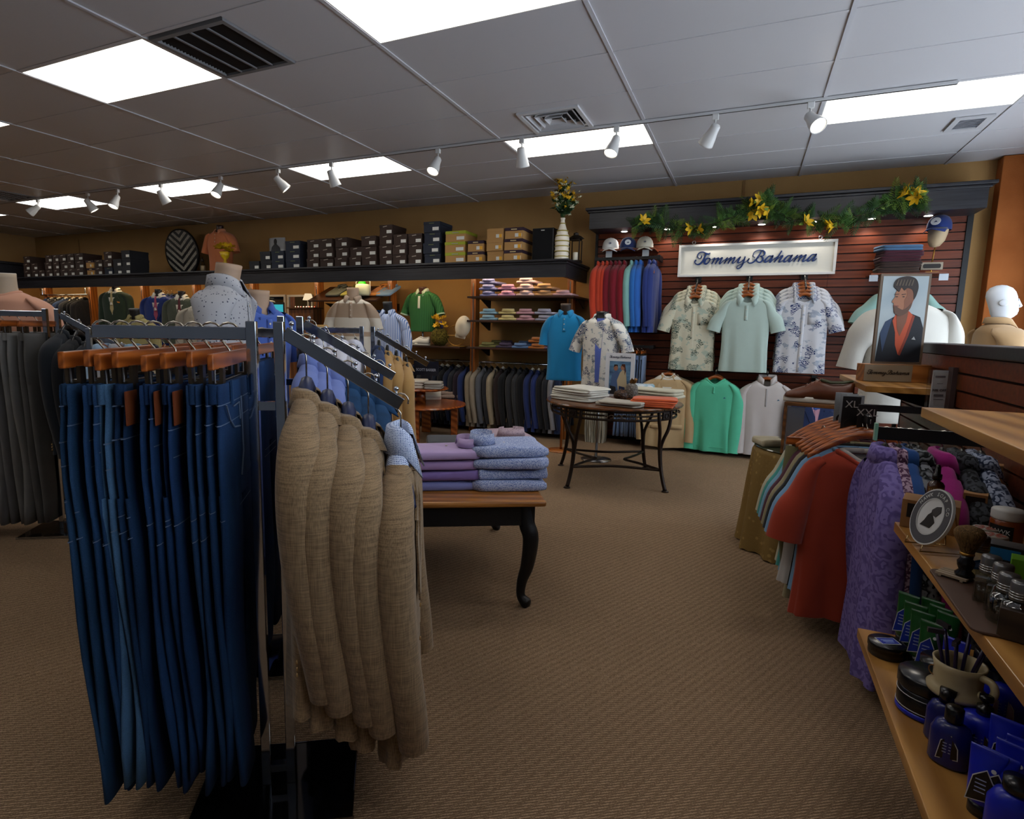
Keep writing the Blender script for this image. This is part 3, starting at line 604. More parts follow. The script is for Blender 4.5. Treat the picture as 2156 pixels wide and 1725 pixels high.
# ---- shoe: sole, upper, laces; toe towards -x
def shoe(label, um, sm, loc, rz, s=1.0, group=None, lm=None, collar=None):
    t = thing('shoe', label, 'shoe', loc, rz, group); t.scale = (s, s, s)
    def outline(f, z, k=28):
        o = []
        for i in range(k):
            a = 2*PI*i/k; x = .15*math.cos(a); y = .05*math.sin(a)*(1.05 if x < -.03 else .82+.1*abs(x)/.15)*f
            o.append((x*(.985+.015*f), y, z))
        return o
    put(MB().loft([outline(.94, 0), outline(1, .006), outline(1.02, .02), outline(.98, .028)]), 'sole', sm, t, True)
    rings = []
    for x, hw, h in ((-.143, .018, .035), (-.13, .034, .048), (-.1, .045, .062), (-.06, .048, .078), (-.025, .045, .1), (.0, .043, .112), (.03, .042, .108), (.06, .041, .098), (.1, .038, .1), (.13, .03, .106), (.146, .018, .1)):
        rings.append([(x, hw*math.cos(PI*k/12)*(1.0 if 0 < k < 12 else 1), .022+(h-.022)*(math.sin(PI*k/12)**.6 if 0 < k < 12 else 0)) for k in range(13)])
    put(MB().loft(rings, closed=False), 'upper', um, t, True, solid=.003)
    put(MB().tube([(.01, -.022, .112), (.05, -.03, .101), (.1, -.026, .104), (.135, 0, .112), (.1, .026, .104), (.05, .03, .101), (.01, .022, .112), (.01, -.022, .112)], .006, 6), 'ankle_rim', collar or um, t, True)
    for k in range(4):
        x = -.055+k*.018; z = .082+.009*k; put(MB().tube([(x, -.024, z-.004), (x+.005, 0, z+.007), (x, .024, z-.004)], .0028, 6), 'lace', lm or sm, t, True)
    return t
def neck_block(t, mat, z0, neck=.062, top=.09, d=.055, capm=None, tilt=0.0, name='neck'):
    rings = []
    for u, k in ((-.35, 1.25), (0, 1.05), (.35, .97), (.8, .98), (1, 1.0)):
        z = z0+top*u; rings.append([(neck*k*math.cos(2*PI*q/24), d*k*math.sin(2*PI*q/24)+tilt*top*u, z-(tilt*d*math.sin(2*PI*q/24)*.5 if u > 0 else 0)) for q in range(24)])
    put(MB().loft(rings), name, mat, t, True)
    c = [tuple(Vector(p)+Vector((0, 0, .0))) for p in rings[-1]]; c2 = [(p[0]*.96, p[1]*.96+.04*tilt*top, p[2]+.004) for p in c]
    put(MB().loft([c, c2]), 'neck_cap', capm or mat, t, False)
# ================================================================== FOUR-WAY RACKS
RZ = .582
def rl(c, x, y=0.0, z=0.0): return Vector((c[0]+x*math.cos(RZ)-y*math.sin(RZ), c[1]+x*math.sin(RZ)+y*math.cos(RZ), z))
mirror_black = plain((10, 10, 11), .06, .7)
def rack(label, c, H=1.295, barx=.40, wf=.33, wdrop=.185, plate=(.42, .30), barz=1.28, wz=1.285):
    t = thing('garment_rack', label, 'clothes rack', (c[0], c[1], 0), RZ)
    put(MB().b2((-plate[0]/2, -plate[1]/2, 0), (plate[0]/2, plate[1]/2, .014)), 'base_plate', mirror_black, t, bevel=.003)
    put(MB().b2((-plate[0]/2-.003, -plate[1]/2-.003, .0), (plate[0]/2+.003, -plate[1]/2, .015)).b2((-plate[0]/2-.003, plate[1]/2, .0), (plate[0]/2+.003, plate[1]/2+.003, .015)), 'plate_edge', chrome, t)
    for x in (-.033, .033): put(MB().b2((x-.0125, -.0125, .014), (x+.0125, .0125, H)), 'pole', chrome, t, bevel=.002)
    for z in (.05, 1.07): put(MB().b2((-.0205, -.01, z), (.0205, .01, z+.022)), 'pole_brace', chrome, t)
    put(MB().b2((-barx, -.007, barz-.033), (-.0455, .007, barz)), 'hang_bar', chrome, t, bevel=.002)
    a = Vector((.0455, 0, wz)); b = Vector((wf+.01, 0, wz-wdrop)); d = (b-a); L = d.length; ang = math.atan2(d.z, d.x)
    put(MB().box((a+b)/2-Vector((0, 0, .017)), (L, .008, .034), ry=-ang), 'sloping_arm', chrome, t, bevel=.0015)
    for k in range(6):
        u = (k+.35)/5.6; p = a+d*u
        put(MB().tube([p+Vector((0, 0, -.002)), p+Vector((0, 0, .012))], .003, 6).lathe([(0, -.007), (.005, -.005), (.007, 0), (.005, .005), (0, .007)], 10, p+Vector((0, 0, .017))), 'peg', chrome, t, True)
    return t, (lambda x: wz-wdrop*(x-.0455)/(wf+.01-.0455))
A0 = (-1.108, 1.128); B0 = tuple(atD(612, 690, 2.12))[:2]; C0 = tuple(atD(773, 700, 3.55))[:2]; D0 = (-3.76, 2.13)
_, wA = rack('nearest chrome rack holding dark jeans and tan linen blazers', A0)
_, wB = rack('chrome rack right behind the jeans rack, holding denim jackets', B0, H=1.32, barz=1.275, wz=1.31, wdrop=.19, wf=.36)
_, wC = rack('chrome rack holding white shirts and camel coats', C0, H=1.29, barx=.36, wz=1.27, wdrop=.19, wf=.36)
_, wD = rack('chrome rack holding grey wool trousers at the left edge', D0, H=1.36, barx=.62, barz=1.345, wz=1.34, wdrop=.25, wf=.46)
GZ = RZ+PI/2
# jeans on the nearest rack
stitch = plain((84, 100, 124), .8); leather = plain((112, 56, 28), .6)
dn = [denim('0a1424', '1f3a5e'), denim('0e1d32', '29496c'), denim('20384f', '4c7094'), denim('0c1c34', '26456c'), denim('0b1832', '213e68'), denim('0b1830', '203c66'), denim('0d1c32', '264268'), denim('0b1834', '223f66')]
jx = [-.378, -.338, -.300, -.262, -.215, -.170, -.130, -.088]
jl = ['at the far left end of the rack', 'second from the left end of the rack', 'faded lighter blue, third from the left end', 'fourth from the left end of the rack', 'fifth from the left end with leather patch', 'sixth from the left end with leather patch', 'next to the front pair by the pole', 'frontmost pair beside the chrome pole']
for k, x in enumerate(jx):
    p = rl(A0, x, 0, 1.290); jr = R.uniform(-.10, .06); p.z += 0
    clip_hanger('wooden clip hanger carrying dark jeans, '+jl[k].replace('faded lighter blue, ', '').replace('frontmost pair', 'frontmost one').replace('the front pair', 'the front one'), p, GZ+jr, 'clip hangers on the jeans rack', barz=(-.086, -.082, -.09, -.084, -.092, -.086, -.082, -.088)[k])
    trousers('dark blue jeans ' + jl[k] if k != 2 else 'faded lighter blue jeans third from the left end of the rack', dn[(1, 3, 2, 0, 4, 5, 6, 7)[k]], p, GZ+jr, 'jeans on the nearest rack', L=1.0+R.uniform(-.03, .03), top=-.140, seam=stitch, seed=k+3, patch=leather if k in (3, 4, 5) else None, b=.0092 if k < 7 else .0115, wig=.016)
# front pocket, belt loop and fly of the frontmost pair
fp = [o for o in COL.objects if o.get('label') == 'dark blue jeans frontmost pair beside the chrome pole'][0]
put(MB().tube([(-.165, -.0245, -.187), (-.14, -.0255, -.222), (-.10, -.0262, -.247), (-.04, -.0265, -.254)], .0022, 6), 'pocket_seam', stitch, fp)
put(MB().tube([(-.10, -.0262, -.197), (-.04, -.0265, -.194), (-.035, -.0265, -.237)], .0018, 6), 'coin_pocket_seam', stitch, fp)
for x in (-.11, .09): put(MB().b2((x-.006, -.028, -.19), (x+.006, -.023, -.134)), 'belt_loop', dn[3], fp)
put(MB().tube([(-.01, -.025, -.182), (-.012, -.027, -.322), (-.03, -.024, -.382)], .002, 6), 'fly_seam', stitch, fp)
# tan linen blazers
lin_tan = linen('9a8060','675540')
def blazer(label, mat, loc, rz, group, L=.80, sw=.22, th=.048, btn=plain((150, 118, 70), .35, .4), seed=0, ins=None, spread=.0, slen=.63, name='blazer', front=True, z0=-.105, curl=.0, r=None, rip=.004, sd=.085):
    t = thing(name, label, 'jacket', loc, rz, group); s = Top(t, mat, sw=sw, L=L, th=th, z0=z0, sd=sd, neck=.062, dip=.02, nth=.5, hem=1.06, waist=.965, rip=rip, seed=seed, hth=1.05, curl=.02)
    s.sleeves('long', slen, spread, r=r or th*1.02, fwd=.05, wide=1.2); s.collar('shirt', h=.016, fall=.05, gap=.6, pt=.0)
    if front:
        s.lapels(bot=.42); 
        for k in range(2): put(BTN, 'button', btn, t).location = (.012, s.fy(.012, z0-.45-.1*k, .006), z0-.45-.1*k)
        for sx in (-1, 1): s.pocket(sx*.11, z0-.52, .13, .05)
        s.pocket(.10, z0-.2, .09, .02)
    for k in range(3):
        for sx in (-1, 1): put(BTN, 'cuff_button', btn, t).location = (sx*(sw+spread+.012), .012, z0-.07-slen+.03+.016*k)
    if ins: shirt_insert(s, ins)
    return t, s
bx = [.098, .150, .202, .254, .338]; bl = ['nearest the chrome pole', 'second from the chrome pole', 'middle of the five', 'fourth from the chrome pole', 'at the low end of the sloping arm, patterned shirt inside its collar']
for k, x in enumerate(bx):
    p = rl(A0, x, 0, wA(x)+.012)
    hanger('navy plastic suit hanger under the tan blazer %s' % bl[k].replace(', patterned shirt inside its collar', ''), navyp, p, GZ, 'hangers under the tan blazers', half=.15, drop=.12, th=.018, z0=-.125, sag=.14)
    t, s = blazer('tan linen blazer ' + bl[k], lin_tan, p, GZ+(.03, -.04, .02, -.05, -.1)[k], 'tan linen blazers on the sloping arm', seed=k, th=.046, r=.05, slen=.60, curl=.02, sd=.10, L=.78, z0=-.15)
    if k == 4:
        pat = M('blue_geo', lambda t_: (t_.col(t_.ramp(t_.math('MULTIPLY', t_.wave(75, 3, None, 'Z', dscale=4), t_.wave(75, 3, None, 'Y', dscale=4)), [(.25, 'c3cfe6'), (.4, '41568e')], 'CONSTANT')), t_.fin(.85, .2))[1])
        s2 = Top(t, pat, sw=.15, L=.3, th=.04, z0=-.13, sd=.10, neck=.066, dip=.05); s2.collar('shirt', h=.05, fall=.07, gap=.45, pt=.05)
# shirts and denim jackets on the second rack
peri = cloth('6f80bd'); den_j = denim('0f2238', '2a4a6e'); cream = plain((212, 206, 190), .5)
for k, x in enumerate((.07, .115, .16, .215, .265, .315)):
    p = rl(B0, x, 0, wB(x)+.012); nm = 'periwinkle blue shirt' if k < 3 else 'mid-blue denim jacket'
    hanger('%s hanger under the %s %s, second rack' % ('cream' if k < 3 else 'black', nm, ORD[k % 3]+' from the pole'), cream if k < 3 else blkp, p, GZ, 'hangers on the second rack arm', half=.15, drop=.12, th=.014, z0=-.125, sag=.13)
    t = thing('shirt' if k < 3 else 'denim_jacket', '%s behind the tan blazers, %s of three from the pole' % (nm, ORD[k % 3]), 'shirt' if k < 3 else 'jacket', p, GZ, 'shirts and jackets on the second rack arm')
    s = Top(t, peri if k < 3 else den_j, sw=.215, L=.70, th=.045, z0=-.15, seed=k, dip=.02); s.sleeves('long', .56).collar('shirt', h=.03, fall=.05); s.placket(nb=6, btn=1)
for k, x in enumerate((-.34, -.28, -.22, -.16, -.10)):
    p = rl(B0, x, 0, 1.276); clip_hanger('wooden clip hanger on the second rack, %s from its pole' % ORD[4-k], p, GZ, 'clip hangers on the second rack')
    trousers('blue jeans hung behind the nearest rack, %s from the second pole' % ORD[4-k], dn[(k*3) % 8], p, GZ, 'jeans on the second rack', seam=stitch, seed=40+k)
# white shirts and coats on the third rack
wsh = cloth('c9cad6', .12)
for k, x in enumerate((-.335, -.27, -.2, -.14, -.07)):
    p = rl(C0, x, 0, 1.281); hanger('black hanger in a white shirt, %s from the left on the third rack' % ORD[k], blkp, p, GZ, 'hangers under the white shirts', half=.16, drop=.1, sag=.12)
    t = thing('shirt', 'white shirt on the rack before the beige polo, %s from the left' % ORD[k], 'shirt', p, GZ, 'white shirts on the third rack')
    s = Top(t, wsh, sw=.215, L=.75, th=.042, z0=-.1, seed=k, dip=.02); s.sleeves('long', .58).collar('shirt', h=.03, fall=.05); s.placket(nb=6)
camel = cloth('a5814f', .2); navyc = cloth('27375a', .2)
for k, x in enumerate((.07, .12, .175, .235)):
    p = rl(C0, x, 0, wC(x)+.012); nm = 'navy jacket' if k == 0 else 'camel coat'
    hanger('black hanger in the %s %s' % (nm, '' if k == 0 else ORD[k-1]+' from the navy jacket'), blkp, p, GZ, 'hangers on the third rack arm', half=.16, drop=.1, sag=.12)
    blazer('navy jacket with pale lining before the striped shirt' if k == 0 else 'camel tan coat, %s of three behind the purple shirts table' % ORD[k-1], navyc if k == 0 else camel, p, GZ, 'coats on the third rack arm', L=.86, th=.042, seed=k+20)
# grey trousers and dark jackets on the left rack
gr = [cloth('6b6b6c', .3), cloth('767674', .3), cloth('5a5958', .3), cloth('7c7a77', .3)]
for k, x in enumerate((-.60, -.52, -.42, -.34, -.25, -.16, -.07)):
    p = rl(D0, x, 0, 1.346); clip_hanger('wooden clip hanger with wool trousers at the left edge, %s from the pole' % ORD[6-k], p, GZ, 'clip hangers on the left rack', half=.2)
    trousers('%s wool trousers on the left rack, %s from the pole' % ('dark plum' if k == 0 else 'grey', ORD[6-k]), cloth('261c2c') if k == 0 else gr[k % 4], p, GZ+R.uniform(-.04, .04), 'wool trousers on the left rack', name='trousers', L=1.13, top=-.13, b=.018, hw=.17, seed=60+k, wig=.02)
dk = [cloth('1d2229', .2), cloth('16181d', .2), cloth('20252e', .2)]
for k, x in enumerate((.08, .14, .2, .26, .33)):
    p = rl(D0, x, 0, wD(x)+.012); hanger('black hanger on the left rack arm, %s from the pole' % ORD[k], blkp, p, GZ, 'hangers on the left rack arm', half=.16, drop=.1, sag=.12)
    blazer('black jacket on the left rack arm, %s from the pole' % ORD[k], dk[k % 3], p, GZ, 'black jackets on the left rack', L=.72, th=.045, seed=k+30)

# small rack with light shirts and trousers between the left rack and the jeans
G0 = tuple(atD(330, 720, 3.3))[:2]
t = thing('garment_rack', 'chrome crossbar rack half hidden behind the nearest jeans', 'clothes rack', (G0[0], G0[1], 0), RZ)
put(MB().b2((-.35, -.012, 1.2), (.45, .012, 1.225)), 'hang_bar', chrome, t, bevel=.002)
for x in (-.35, .45): put(MB().b2((x-.0125, -.0125, .012), (x+.0125, .0125, 1.25)), 'pole', chrome, t, bevel=.002)
put(MB().b2((-.37, -.2, 0), (.47, .2, .012)), 'base_plate', mirror_black, t)
cs = [('pale blue shirt', cloth('9db6cf')), ('light grey shirt', cloth('a8aab0')), ('sky blue shirt', cloth('86aecb')), ('dark navy shirt', cloth('23283a')), ('cream ribbed sweater', stripes('cfc6ac', 'b3a98e', 40)), ('cream pullover', cloth('c6bda2')), ('beige pullover', cloth('b7a98a')), ('dark plaid shirt', plaid('1c2b44', '39557c', '9ba7b4')), ('blue plaid shirt', plaid('20324f', '41608a', '8d9bb0'))]
for k, (nm, m) in enumerate(cs):
    p = rl(G0, -.28+k*.08, 0, 1.226); hanger('wooden hanger in the %s behind the jeans' % nm, woodh, p, GZ, 'hangers on the crossbar rack', half=.18)
    t = thing('shirt', nm+' hanging behind the jeans rack', 'shirt', p, GZ, 'shirts on the crossbar rack'); s = Top(t, m, sw=.21, L=.7, th=.038, z0=-.09, seed=k, dip=.02); s.sleeves('short' if k < 3 else 'long').collar('shirt' if k not in (4, 5, 6) else 'crew')

# ================================================================== MANNEQUINS AND FORMS
def form(label, cat, loc, rz, mat, zs, sw=.2, th=.105, L=.66, neckm=None, capm=None, neck=.06, ntop=.085, sleeve='short', slen=.21, spread=.03, collar='shirt', cmat=None, stand=True, standm=None, base=True, nb=3, pk=True, dip=.03, hem=.92, cuff=None, name='mannequin', seed=0, tilt=0.0, foot=0.0, plk=None, nth=.62, waist=.93, gap=.3, rip=.0025, h=.03, fall=.042, sr=None):
    t = thing(name, label, cat, loc, rz); s = Top(t, mat, sw=sw, L=L, th=th, z0=zs, sd=.085, neck=neck*1.12, dip=dip, hem=hem, waist=waist, rip=rip, seed=seed, hth=.9, nth=nth, p=2.2)
    s.sleeves(sleeve, slen, spread, r=sr or th*.6, cuff=cuff, wide=1.0)
    if collar: s.collar(collar, cmat, gap=gap, h=h, fall=fall)
    if pk: s.placket(plk, bot=None if nb > 4 else s.z0-dip-.17, nb=nb)
    neck_block(t, neckm or plain((172, 146, 122), .6), zs-dip*.5, neck, ntop, neck*.86, capm, tilt)
    put(MB().lathe([(0, 0), (sw*.8, 0), (sw*.8, .01), (0, .01)], 24, (0, 0, zs-L+.05), sy=th/sw), 'torso_base', plain((40, 34, 30), .6), t)
    if stand:
        sm = standm or steel; put(MB().tube([(0, 0, .012-foot), (0, 0, zs-L+.06)], .013, 10), 'stand_pole', sm, t, True)
        if base: put(MB().lathe([(0, 0), (.15, 0), (.15, .008), (.03, .016), (0, .016)], 28, (0, 0, -foot)), 'stand_base', sm, t, True)
    return t, s
skin = plain((168, 142, 120), .6); skinc = plain((140, 116, 96), .6); skin2 = plain((178, 160, 138), .6); darkn = plain((34, 30, 28), .4); greyc = plain((104, 98, 92), .6)
p = atD(478, 690, 2.75)
dot, _ = form('mannequin in pale grey long sleeved shirt with tiny dark dots, seen from behind', 'mannequin', (p.x, p.y, 0), 2.1, dots('a8a9ae', '3c4250', 62, .2), 1.47, sw=.195, th=.1, neckm=skin, capm=skinc, sleeve='long', slen=.5, ntop=.105, neck=.066, collar='shirt', h=.045, fall=.06, nb=6, tilt=-.2)
p = atD(545, 690, 3.35)
form('mannequin in royal blue polo behind the jeans rack', 'mannequin', (p.x, p.y, 0), 1.35, cloth('4a64ae', .12), 1.395, neckm=skin, capm=skinc, ntop=.115, neck=.062, cmat=cloth('405aa4', .1), dip=.06, tilt=-.1)
p = atD(20, 690, 3.75)
form('mannequin in peach pink sweater at the left edge', 'mannequin', (p.x, p.y, 0), .75, cloth('c9957c', .1), 1.47, sw=.215, th=.12, neckm=skin2, capm=plain((205, 196, 182), .5), ntop=.125, neck=.066, sleeve='long', slen=.55, collar='crew', pk=False, tilt=-.12)
p = atD(744, 700, 6.0)
bandm = M('beige_bands', lambda t: (t.col(t.ramp(t.n('ShaderNodeSeparateXYZ').outputs[2], [(0, 'a58f7b'), (.5, 'c9bfb0')], 'CONSTANT')), t.fin(.9, .15))[1])
def f_band(t):
    sp = t.n('ShaderNodeSeparateXYZ'); t.l(t.obj(), sp.inputs[0]); z = t.math('MULTIPLY', t.math('SUBTRACT', sp.outputs[2], .9), 1.25)
    t.col(t.ramp(z, [(0, 'd0c7b8'), (.36, 'a8917b'), (.42, 'd0c7b8'), (.595, 'a8917b'), (.77, 'd0c7b8')], 'CONSTANT')); t.bump(t.noise(300, 2), .2, .002); return t.fin(.9, .15)
form('mannequin in cream polo with beige chest band in mid shop', 'mannequin', (p.x, p.y, 0), .42, M('beige_bands2', f_band), 1.575, sw=.2, th=.11, neckm=plain((184, 156, 130), .6), ntop=.115, neck=.062, cmat=cloth('ab947f', .1), plk=cloth('ab947f', .1), nb=3)
p = atD(818, 700, 6.7)
_, s = form('dress form in blue and white striped shirt with rolled sleeves', 'mannequin', (p.x, p.y, 0), .2, stripes('c3cbdc', '6d86ba', 17, 'X', .55), 1.465, sw=.185, th=.1, L=.68, neckm=plain((34, 34, 36), .5), capm=plain((84, 86, 86), .6), ntop=.12, neck=.055, sleeve='long', slen=.36, spread=.05, nb=6, tilt=-.25, cuff=(stripes('c3cbdc', '6d86ba', 17, 'X', .55), .08), hem=.95)
p = atD(1190, 700, 6.15)
form('dress form in turquoise blue polo on a wooden stand', 'mannequin', (p.x, p.y, 0), .15, cloth('1c78ab', .12), 1.475, sw=.2, th=.1, L=.71, neckm=plain((42, 34, 30), .5), capm=plain((92, 78, 70), .6), ntop=.1, neck=.056, standm=postm, tilt=-.25, spread=.0, hem=.95, slen=.24)
p = atD(1266, 720, 5.75)
_, s = form('form in white shirt with navy palm leaves over a blue tee', 'mannequin', (p.x, p.y, 0), -.25, tropic('c9c7c0', '2b3a5e', '5d7280', '93a3ac', 1.0), 1.43, sw=.2, th=.105, L=.70, neckm=plain((26, 24, 24), .3, .5), ntop=.07, neck=.06, slen=.24, spread=.07, nb=0, pk=False, gap=.75, dip=.05, hem=1.0, fall=.05)
r_ = s.r; mb = MB(); o = [(-.01, -.02), (.062, -.02), (.07, -.12), (.055, -.35), (.04, -.64), (.0, -.64), (-.006, -.3)]
mb.add([Vector((x, s.fy(x, s.z0+z, .004), s.z0+z)) for x, z in o], [tuple(range(7))]); put(mb, 'blue_tee', cloth('5364ae', .1), r_, solid=.003)
# white polo mannequin and the profile head in the window
p = atD(1905, 700, 3.85)
_, s = form('large mannequin in white ribbed polo seen from behind, beyond the slat partition', 'mannequin', (p.x, p.y, 0), PI+.35, stripes('c9c6bd', 'b9b6ac', 120, 'X', .8), 1.50, sw=.26, th=.14, L=.78, neckm=plain((205, 160, 130), .5), ntop=.09, neck=.062, slen=.32, spread=.05, nb=3, hem=1.0, sr=.075)
# ================================================================== BACK WALL: BOXES ON THE CANOPY SHELF
kraft = plain((168, 128, 78), .8); brownb = plain((54, 40, 34), .7); navyb = plain((30, 36, 50), .7); dgrey = plain((34, 35, 39), .7); lime = plain((150, 158, 44), .7); plum = plain((46, 30, 44), .7); labelm = plain((206, 206, 200), .7); logom = plain((150, 140, 130), .6); yel = plain((214, 158, 50), .7)
BW, BH, BD = .19, .122, .32
bm = {}
def shoebox(kind, label, loc, w=BW, h=BH, d=BD, rz=0.0):
    body, lid, ex = {'brown': (brownb, brownb, logom), 'navy': (navyb, navyb, plain((84, 92, 60), .6)), 'grey': (dgrey, dgrey, None), 'lime': (kraft, lime, logom), 'plum': (kraft, plum, plain((200, 180, 130), .6)), 'kraft': (kraft, kraft, None)}[kind]
    k = (round(w, 2), h)
    if k not in bm:
        bm[k] = (MB().b2((-w/2, 0, 0), (w/2, d, h-.001)).mesh('box_body'), MB().b2((-w/2-.003, -.003, h-.034), (w/2+.003, d+.003, h)).mesh('lid'), MB().b2((w*.06, -.005, .02), (w*.44, -.0005, .058)).mesh('size_label'), MB().b2((-w*.16, -.006, h-.024), (w*.16, -.0035, h-.014)).mesh('logo'))
    t = thing('shoe_box', label, 'shoe box', loc, rz, 'shoe boxes on the black shelf'); a, b, c, e = bm[k]
    put(a, 'box_body', body, t); ld = put(b, 'lid', lid, t); sl_ = put(c, 'size_label', labelm, t)
    if kind in ('plum', 'kraft'): put(MB().b2((w*.26, -.006, .02), (w*.44, -.005, .058)), 'yellow_label', yel, sl_)
    if ex: put(e, 'logo', ex, ld).rotation_euler = (0, -.12 if kind == 'brown' else 0, 0)
stacks = [(54, 68, 'brown', 3), (69, 83, 'brown', 2), (84, 97, 'brown', 1), (98, 113, 'brown', 3), (114, 128, 'brown', 3), (129, 145, 'brown', 3), (146, 162, 'brown', 3), (163, 181, 'brown', 3), (184, 201, 'plum', 2), (205, 222, 'brown', 2), (223, 241, 'navy+', 3), (243, 261, 'grey', 2), (263, 282, 'grey', 3),
          (528, 550, 'grey', 1), (552, 575, 'grey', 2), (576, 603, 'navy', 2), (604, 635, 'navy', 3), (649, 676, 'brown', 3), (677, 706, 'brown', 3), (711, 737, 'brown', 3), (738, 764, 'brown', 2), (765, 796, 'brown', 3), (803, 830, 'brown', 4), (831, 860, 'brown', 3), (862, 892, 'brown', 3), (895, 929, 'navy', 4), (940, 983, 'lime', 3), (986, 1021, 'plum', 2), (1027, 1062, 'kraft', 3), (1065, 1103, 'plum', 3)]
kn = {'brown': 'dark brown', 'navy': 'navy blue', 'grey': 'charcoal', 'lime': 'kraft shoe box with lime lid', 'plum': 'kraft shoe box with plum lid', 'kraft': 'plain kraft'}
lev = {1: ['alone'], 2: ['bottom', 'top'], 3: ['bottom', 'middle', 'top'], 4: ['bottom', 'second up', 'third up', 'top']}
for si, (x0, x1, kind, n) in enumerate(stacks):
    a, b = atY(x0, 560, 6.34), atY(x1, 560, 6.34); w = max(.15, b.x-a.x-.012); jit = R.uniform(-.01, .02)
    for k in range(n):
        kd = ('navy' if k == 0 else 'brown') if kind == 'navy+' else kind
        base = kn[kd] if 'box' in kn[kd] else kn[kd]+' shoe box'
        side = ('%s stack from the left end' % ORD[si]) if si < 13 else ('%s stack right of the acrylic photo' % ORD[si-13]) if si < 26 else ('%s stack left of the black speaker' % ORD[29-si])
        shoebox(kd, '%s, %s of the %s' % (base, lev[n][k], side) if n > 1 else '%s alone, %s' % (base, side), ((a.x+b.x)/2+R.uniform(-.008, .008), 6.30+jit+R.uniform(-.01, .012), SHELF_Z+k*(BH+.0012)), w)
# speaker, vase with flowers, lantern
p = atY(1143, 540, 6.40)
t = thing('speaker', 'tall black speaker box between the shoe boxes and the vase', 'speaker', (p.x, 6.5, SHELF_Z)); put(MB().b2((-.125, -.12, 0), (.125, .14, .36)), 'cabinet', black, t, bevel=.008); put(MB().b2((-.112, -.128, .012), (.112, -.12, .348)), 'grille_cloth', cloth('0d0d0f', .3, 900), t); put(MB().b2((-.02, -.131, .33), (.02, -.128, .338)), 'badge', labelm, t)
p = atY(1182, 545, 6.42)
t = thing('vase', 'tall ribbed cream vase with gold rings on the shelf end', 'vase', (p.x, 6.42, SHELF_Z))
put(MB().lathe([(0, 0), (.072, 0)] + [(.074+.006*math.sin(k*PI/1.0*.5)**2-(.0 if k < 12 else .006*(k-12)), .012+.02*k) for k in range(17)] + [(.028, .40), (.022, .43), (.028, .46), (.024, .46), (.018, .43)], 24), 'body', plain((214, 206, 190), .35, .4), t, True)
for z, r in ((.045, .078), (.1, .08), (.155, .08), (.21, .08), (.265, .076), (.32, .064), (.4, .032)): put(MB().lathe([(r-.003, -.006), (r+.003, -.004), (r+.003, .004), (r-.003, .006)], 24, (0, 0, z)), 'gold_ring', plain((150, 134, 50), .4, .5), t, True)
leafm = plain((44, 74, 34), .6); leafd = plain((28, 52, 26), .6); yflow = plain((214, 168, 34), .6); wflow = plain((214, 210, 178), .6)
PETAL = MB().loft([[Vector((-.003, 0, 0)), Vector((.003, 0, 0))], [Vector((-.011, 0, .018)), Vector((.011, 0, .018))], [Vector((-.009, -.004, .034)), Vector((.009, -.004, .034))], [Vector((-.001, -.01, .045)), Vector((.001, -.01, .045))]], closed=False)
def flower_mb(n=6, s=1.0, tilt=.9):
    mb = MB()
    for k in range(n):
        m = Matrix.Rotation(2*PI*k/n, 3, 'Z') @ Matrix.Rotation(tilt, 3, 'X'); mb.add([m @ (Vector(p)*s) for p in PETAL.v], PETAL.f)
    mb.lathe([(0, -.002), (.006*s, 0), (.004*s, .008*s), (0, .01*s)], 8); return mb
FLOW = flower_mb().mesh('flower'); FLOWS = flower_mb(5, .6, 1.1).mesh('blossom')
def stem_leaf(L=.06, w=.014): return MB().loft([[Vector((-.002, 0, 0)), Vector((.002, 0, 0))], [Vector((-w, .002, L*.4)), Vector((w, .002, L*.4))], [Vector((-w*.7, .008, L*.75)), Vector((w*.7, .008, L*.75))], [Vector((-.001, .02, L)), Vector((.001, .02, L))]], closed=False)
LEAF = stem_leaf().mesh('leaf')
fb = thing('flower_bouquet', 'bouquet of yellow forsythia and white blossoms in the ribbed vase', 'flowers', (p.x, 6.42, SHELF_Z+.44))
for k in range(26):
    a, q = R.uniform(0, 2*PI), R.uniform(.1, 1); tip = Vector((.17*q*math.cos(a), .12*q*math.sin(a), .10+.30*R.random()*(1-.3*q))); yel_ = k % 2 == 0
    if yel_: tip.z += .12
    st = put(MB().tube([(0, 0, 0), tip*.5+Vector((0, 0, .05)), tip], .002, 5), 'stem', leafm, fb)
    for j in range(9 if yel_ else 6):
        o = put(FLOWS, 'blossom', yflow if yel_ else wflow, st); u = R.uniform(.5, 1.05); o.location = tip*u+Vector((R.uniform(-.03, .03), R.uniform(-.03, .03), R.uniform(-.02, .05))); o.rotation_euler = (R.uniform(-1, 1), R.uniform(-1, 1), R.uniform(0, 6)); o.scale = (1.1,)*3
    for j in range(4):
        o = put(LEAF, 'leaf', leafd if j % 2 else leafm, st); o.location = tip*R.uniform(.2, .7)+Vector((0, 0, .02)); o.rotation_euler = (R.uniform(-1.3, 1.3), R.uniform(-1.3, 1.3), R.uniform(0, 6)); o.scale = (1.6,)*3
p = atY(1212, 545, 6.55)
t = thing('lantern', 'small dark metal lantern with white candle at the shelf end', 'lantern', (p.x-.02, 6.6, SHELF_Z)); dm = plain((38, 30, 26), .4, .4, .6)
put(MB().b2((-.065, -.065, 0), (.065, .065, .02)).b2((-.055, -.055, .24), (.055, .055, .255)), 'frame', dm, t)
for sx in (-1, 1):
    for sy in (-1, 1): put(MB().b2((sx*.056-.005, sy*.056-.005, .02), (sx*.056+.005, sy*.056+.005, .24)), 'corner_bar', dm, t)
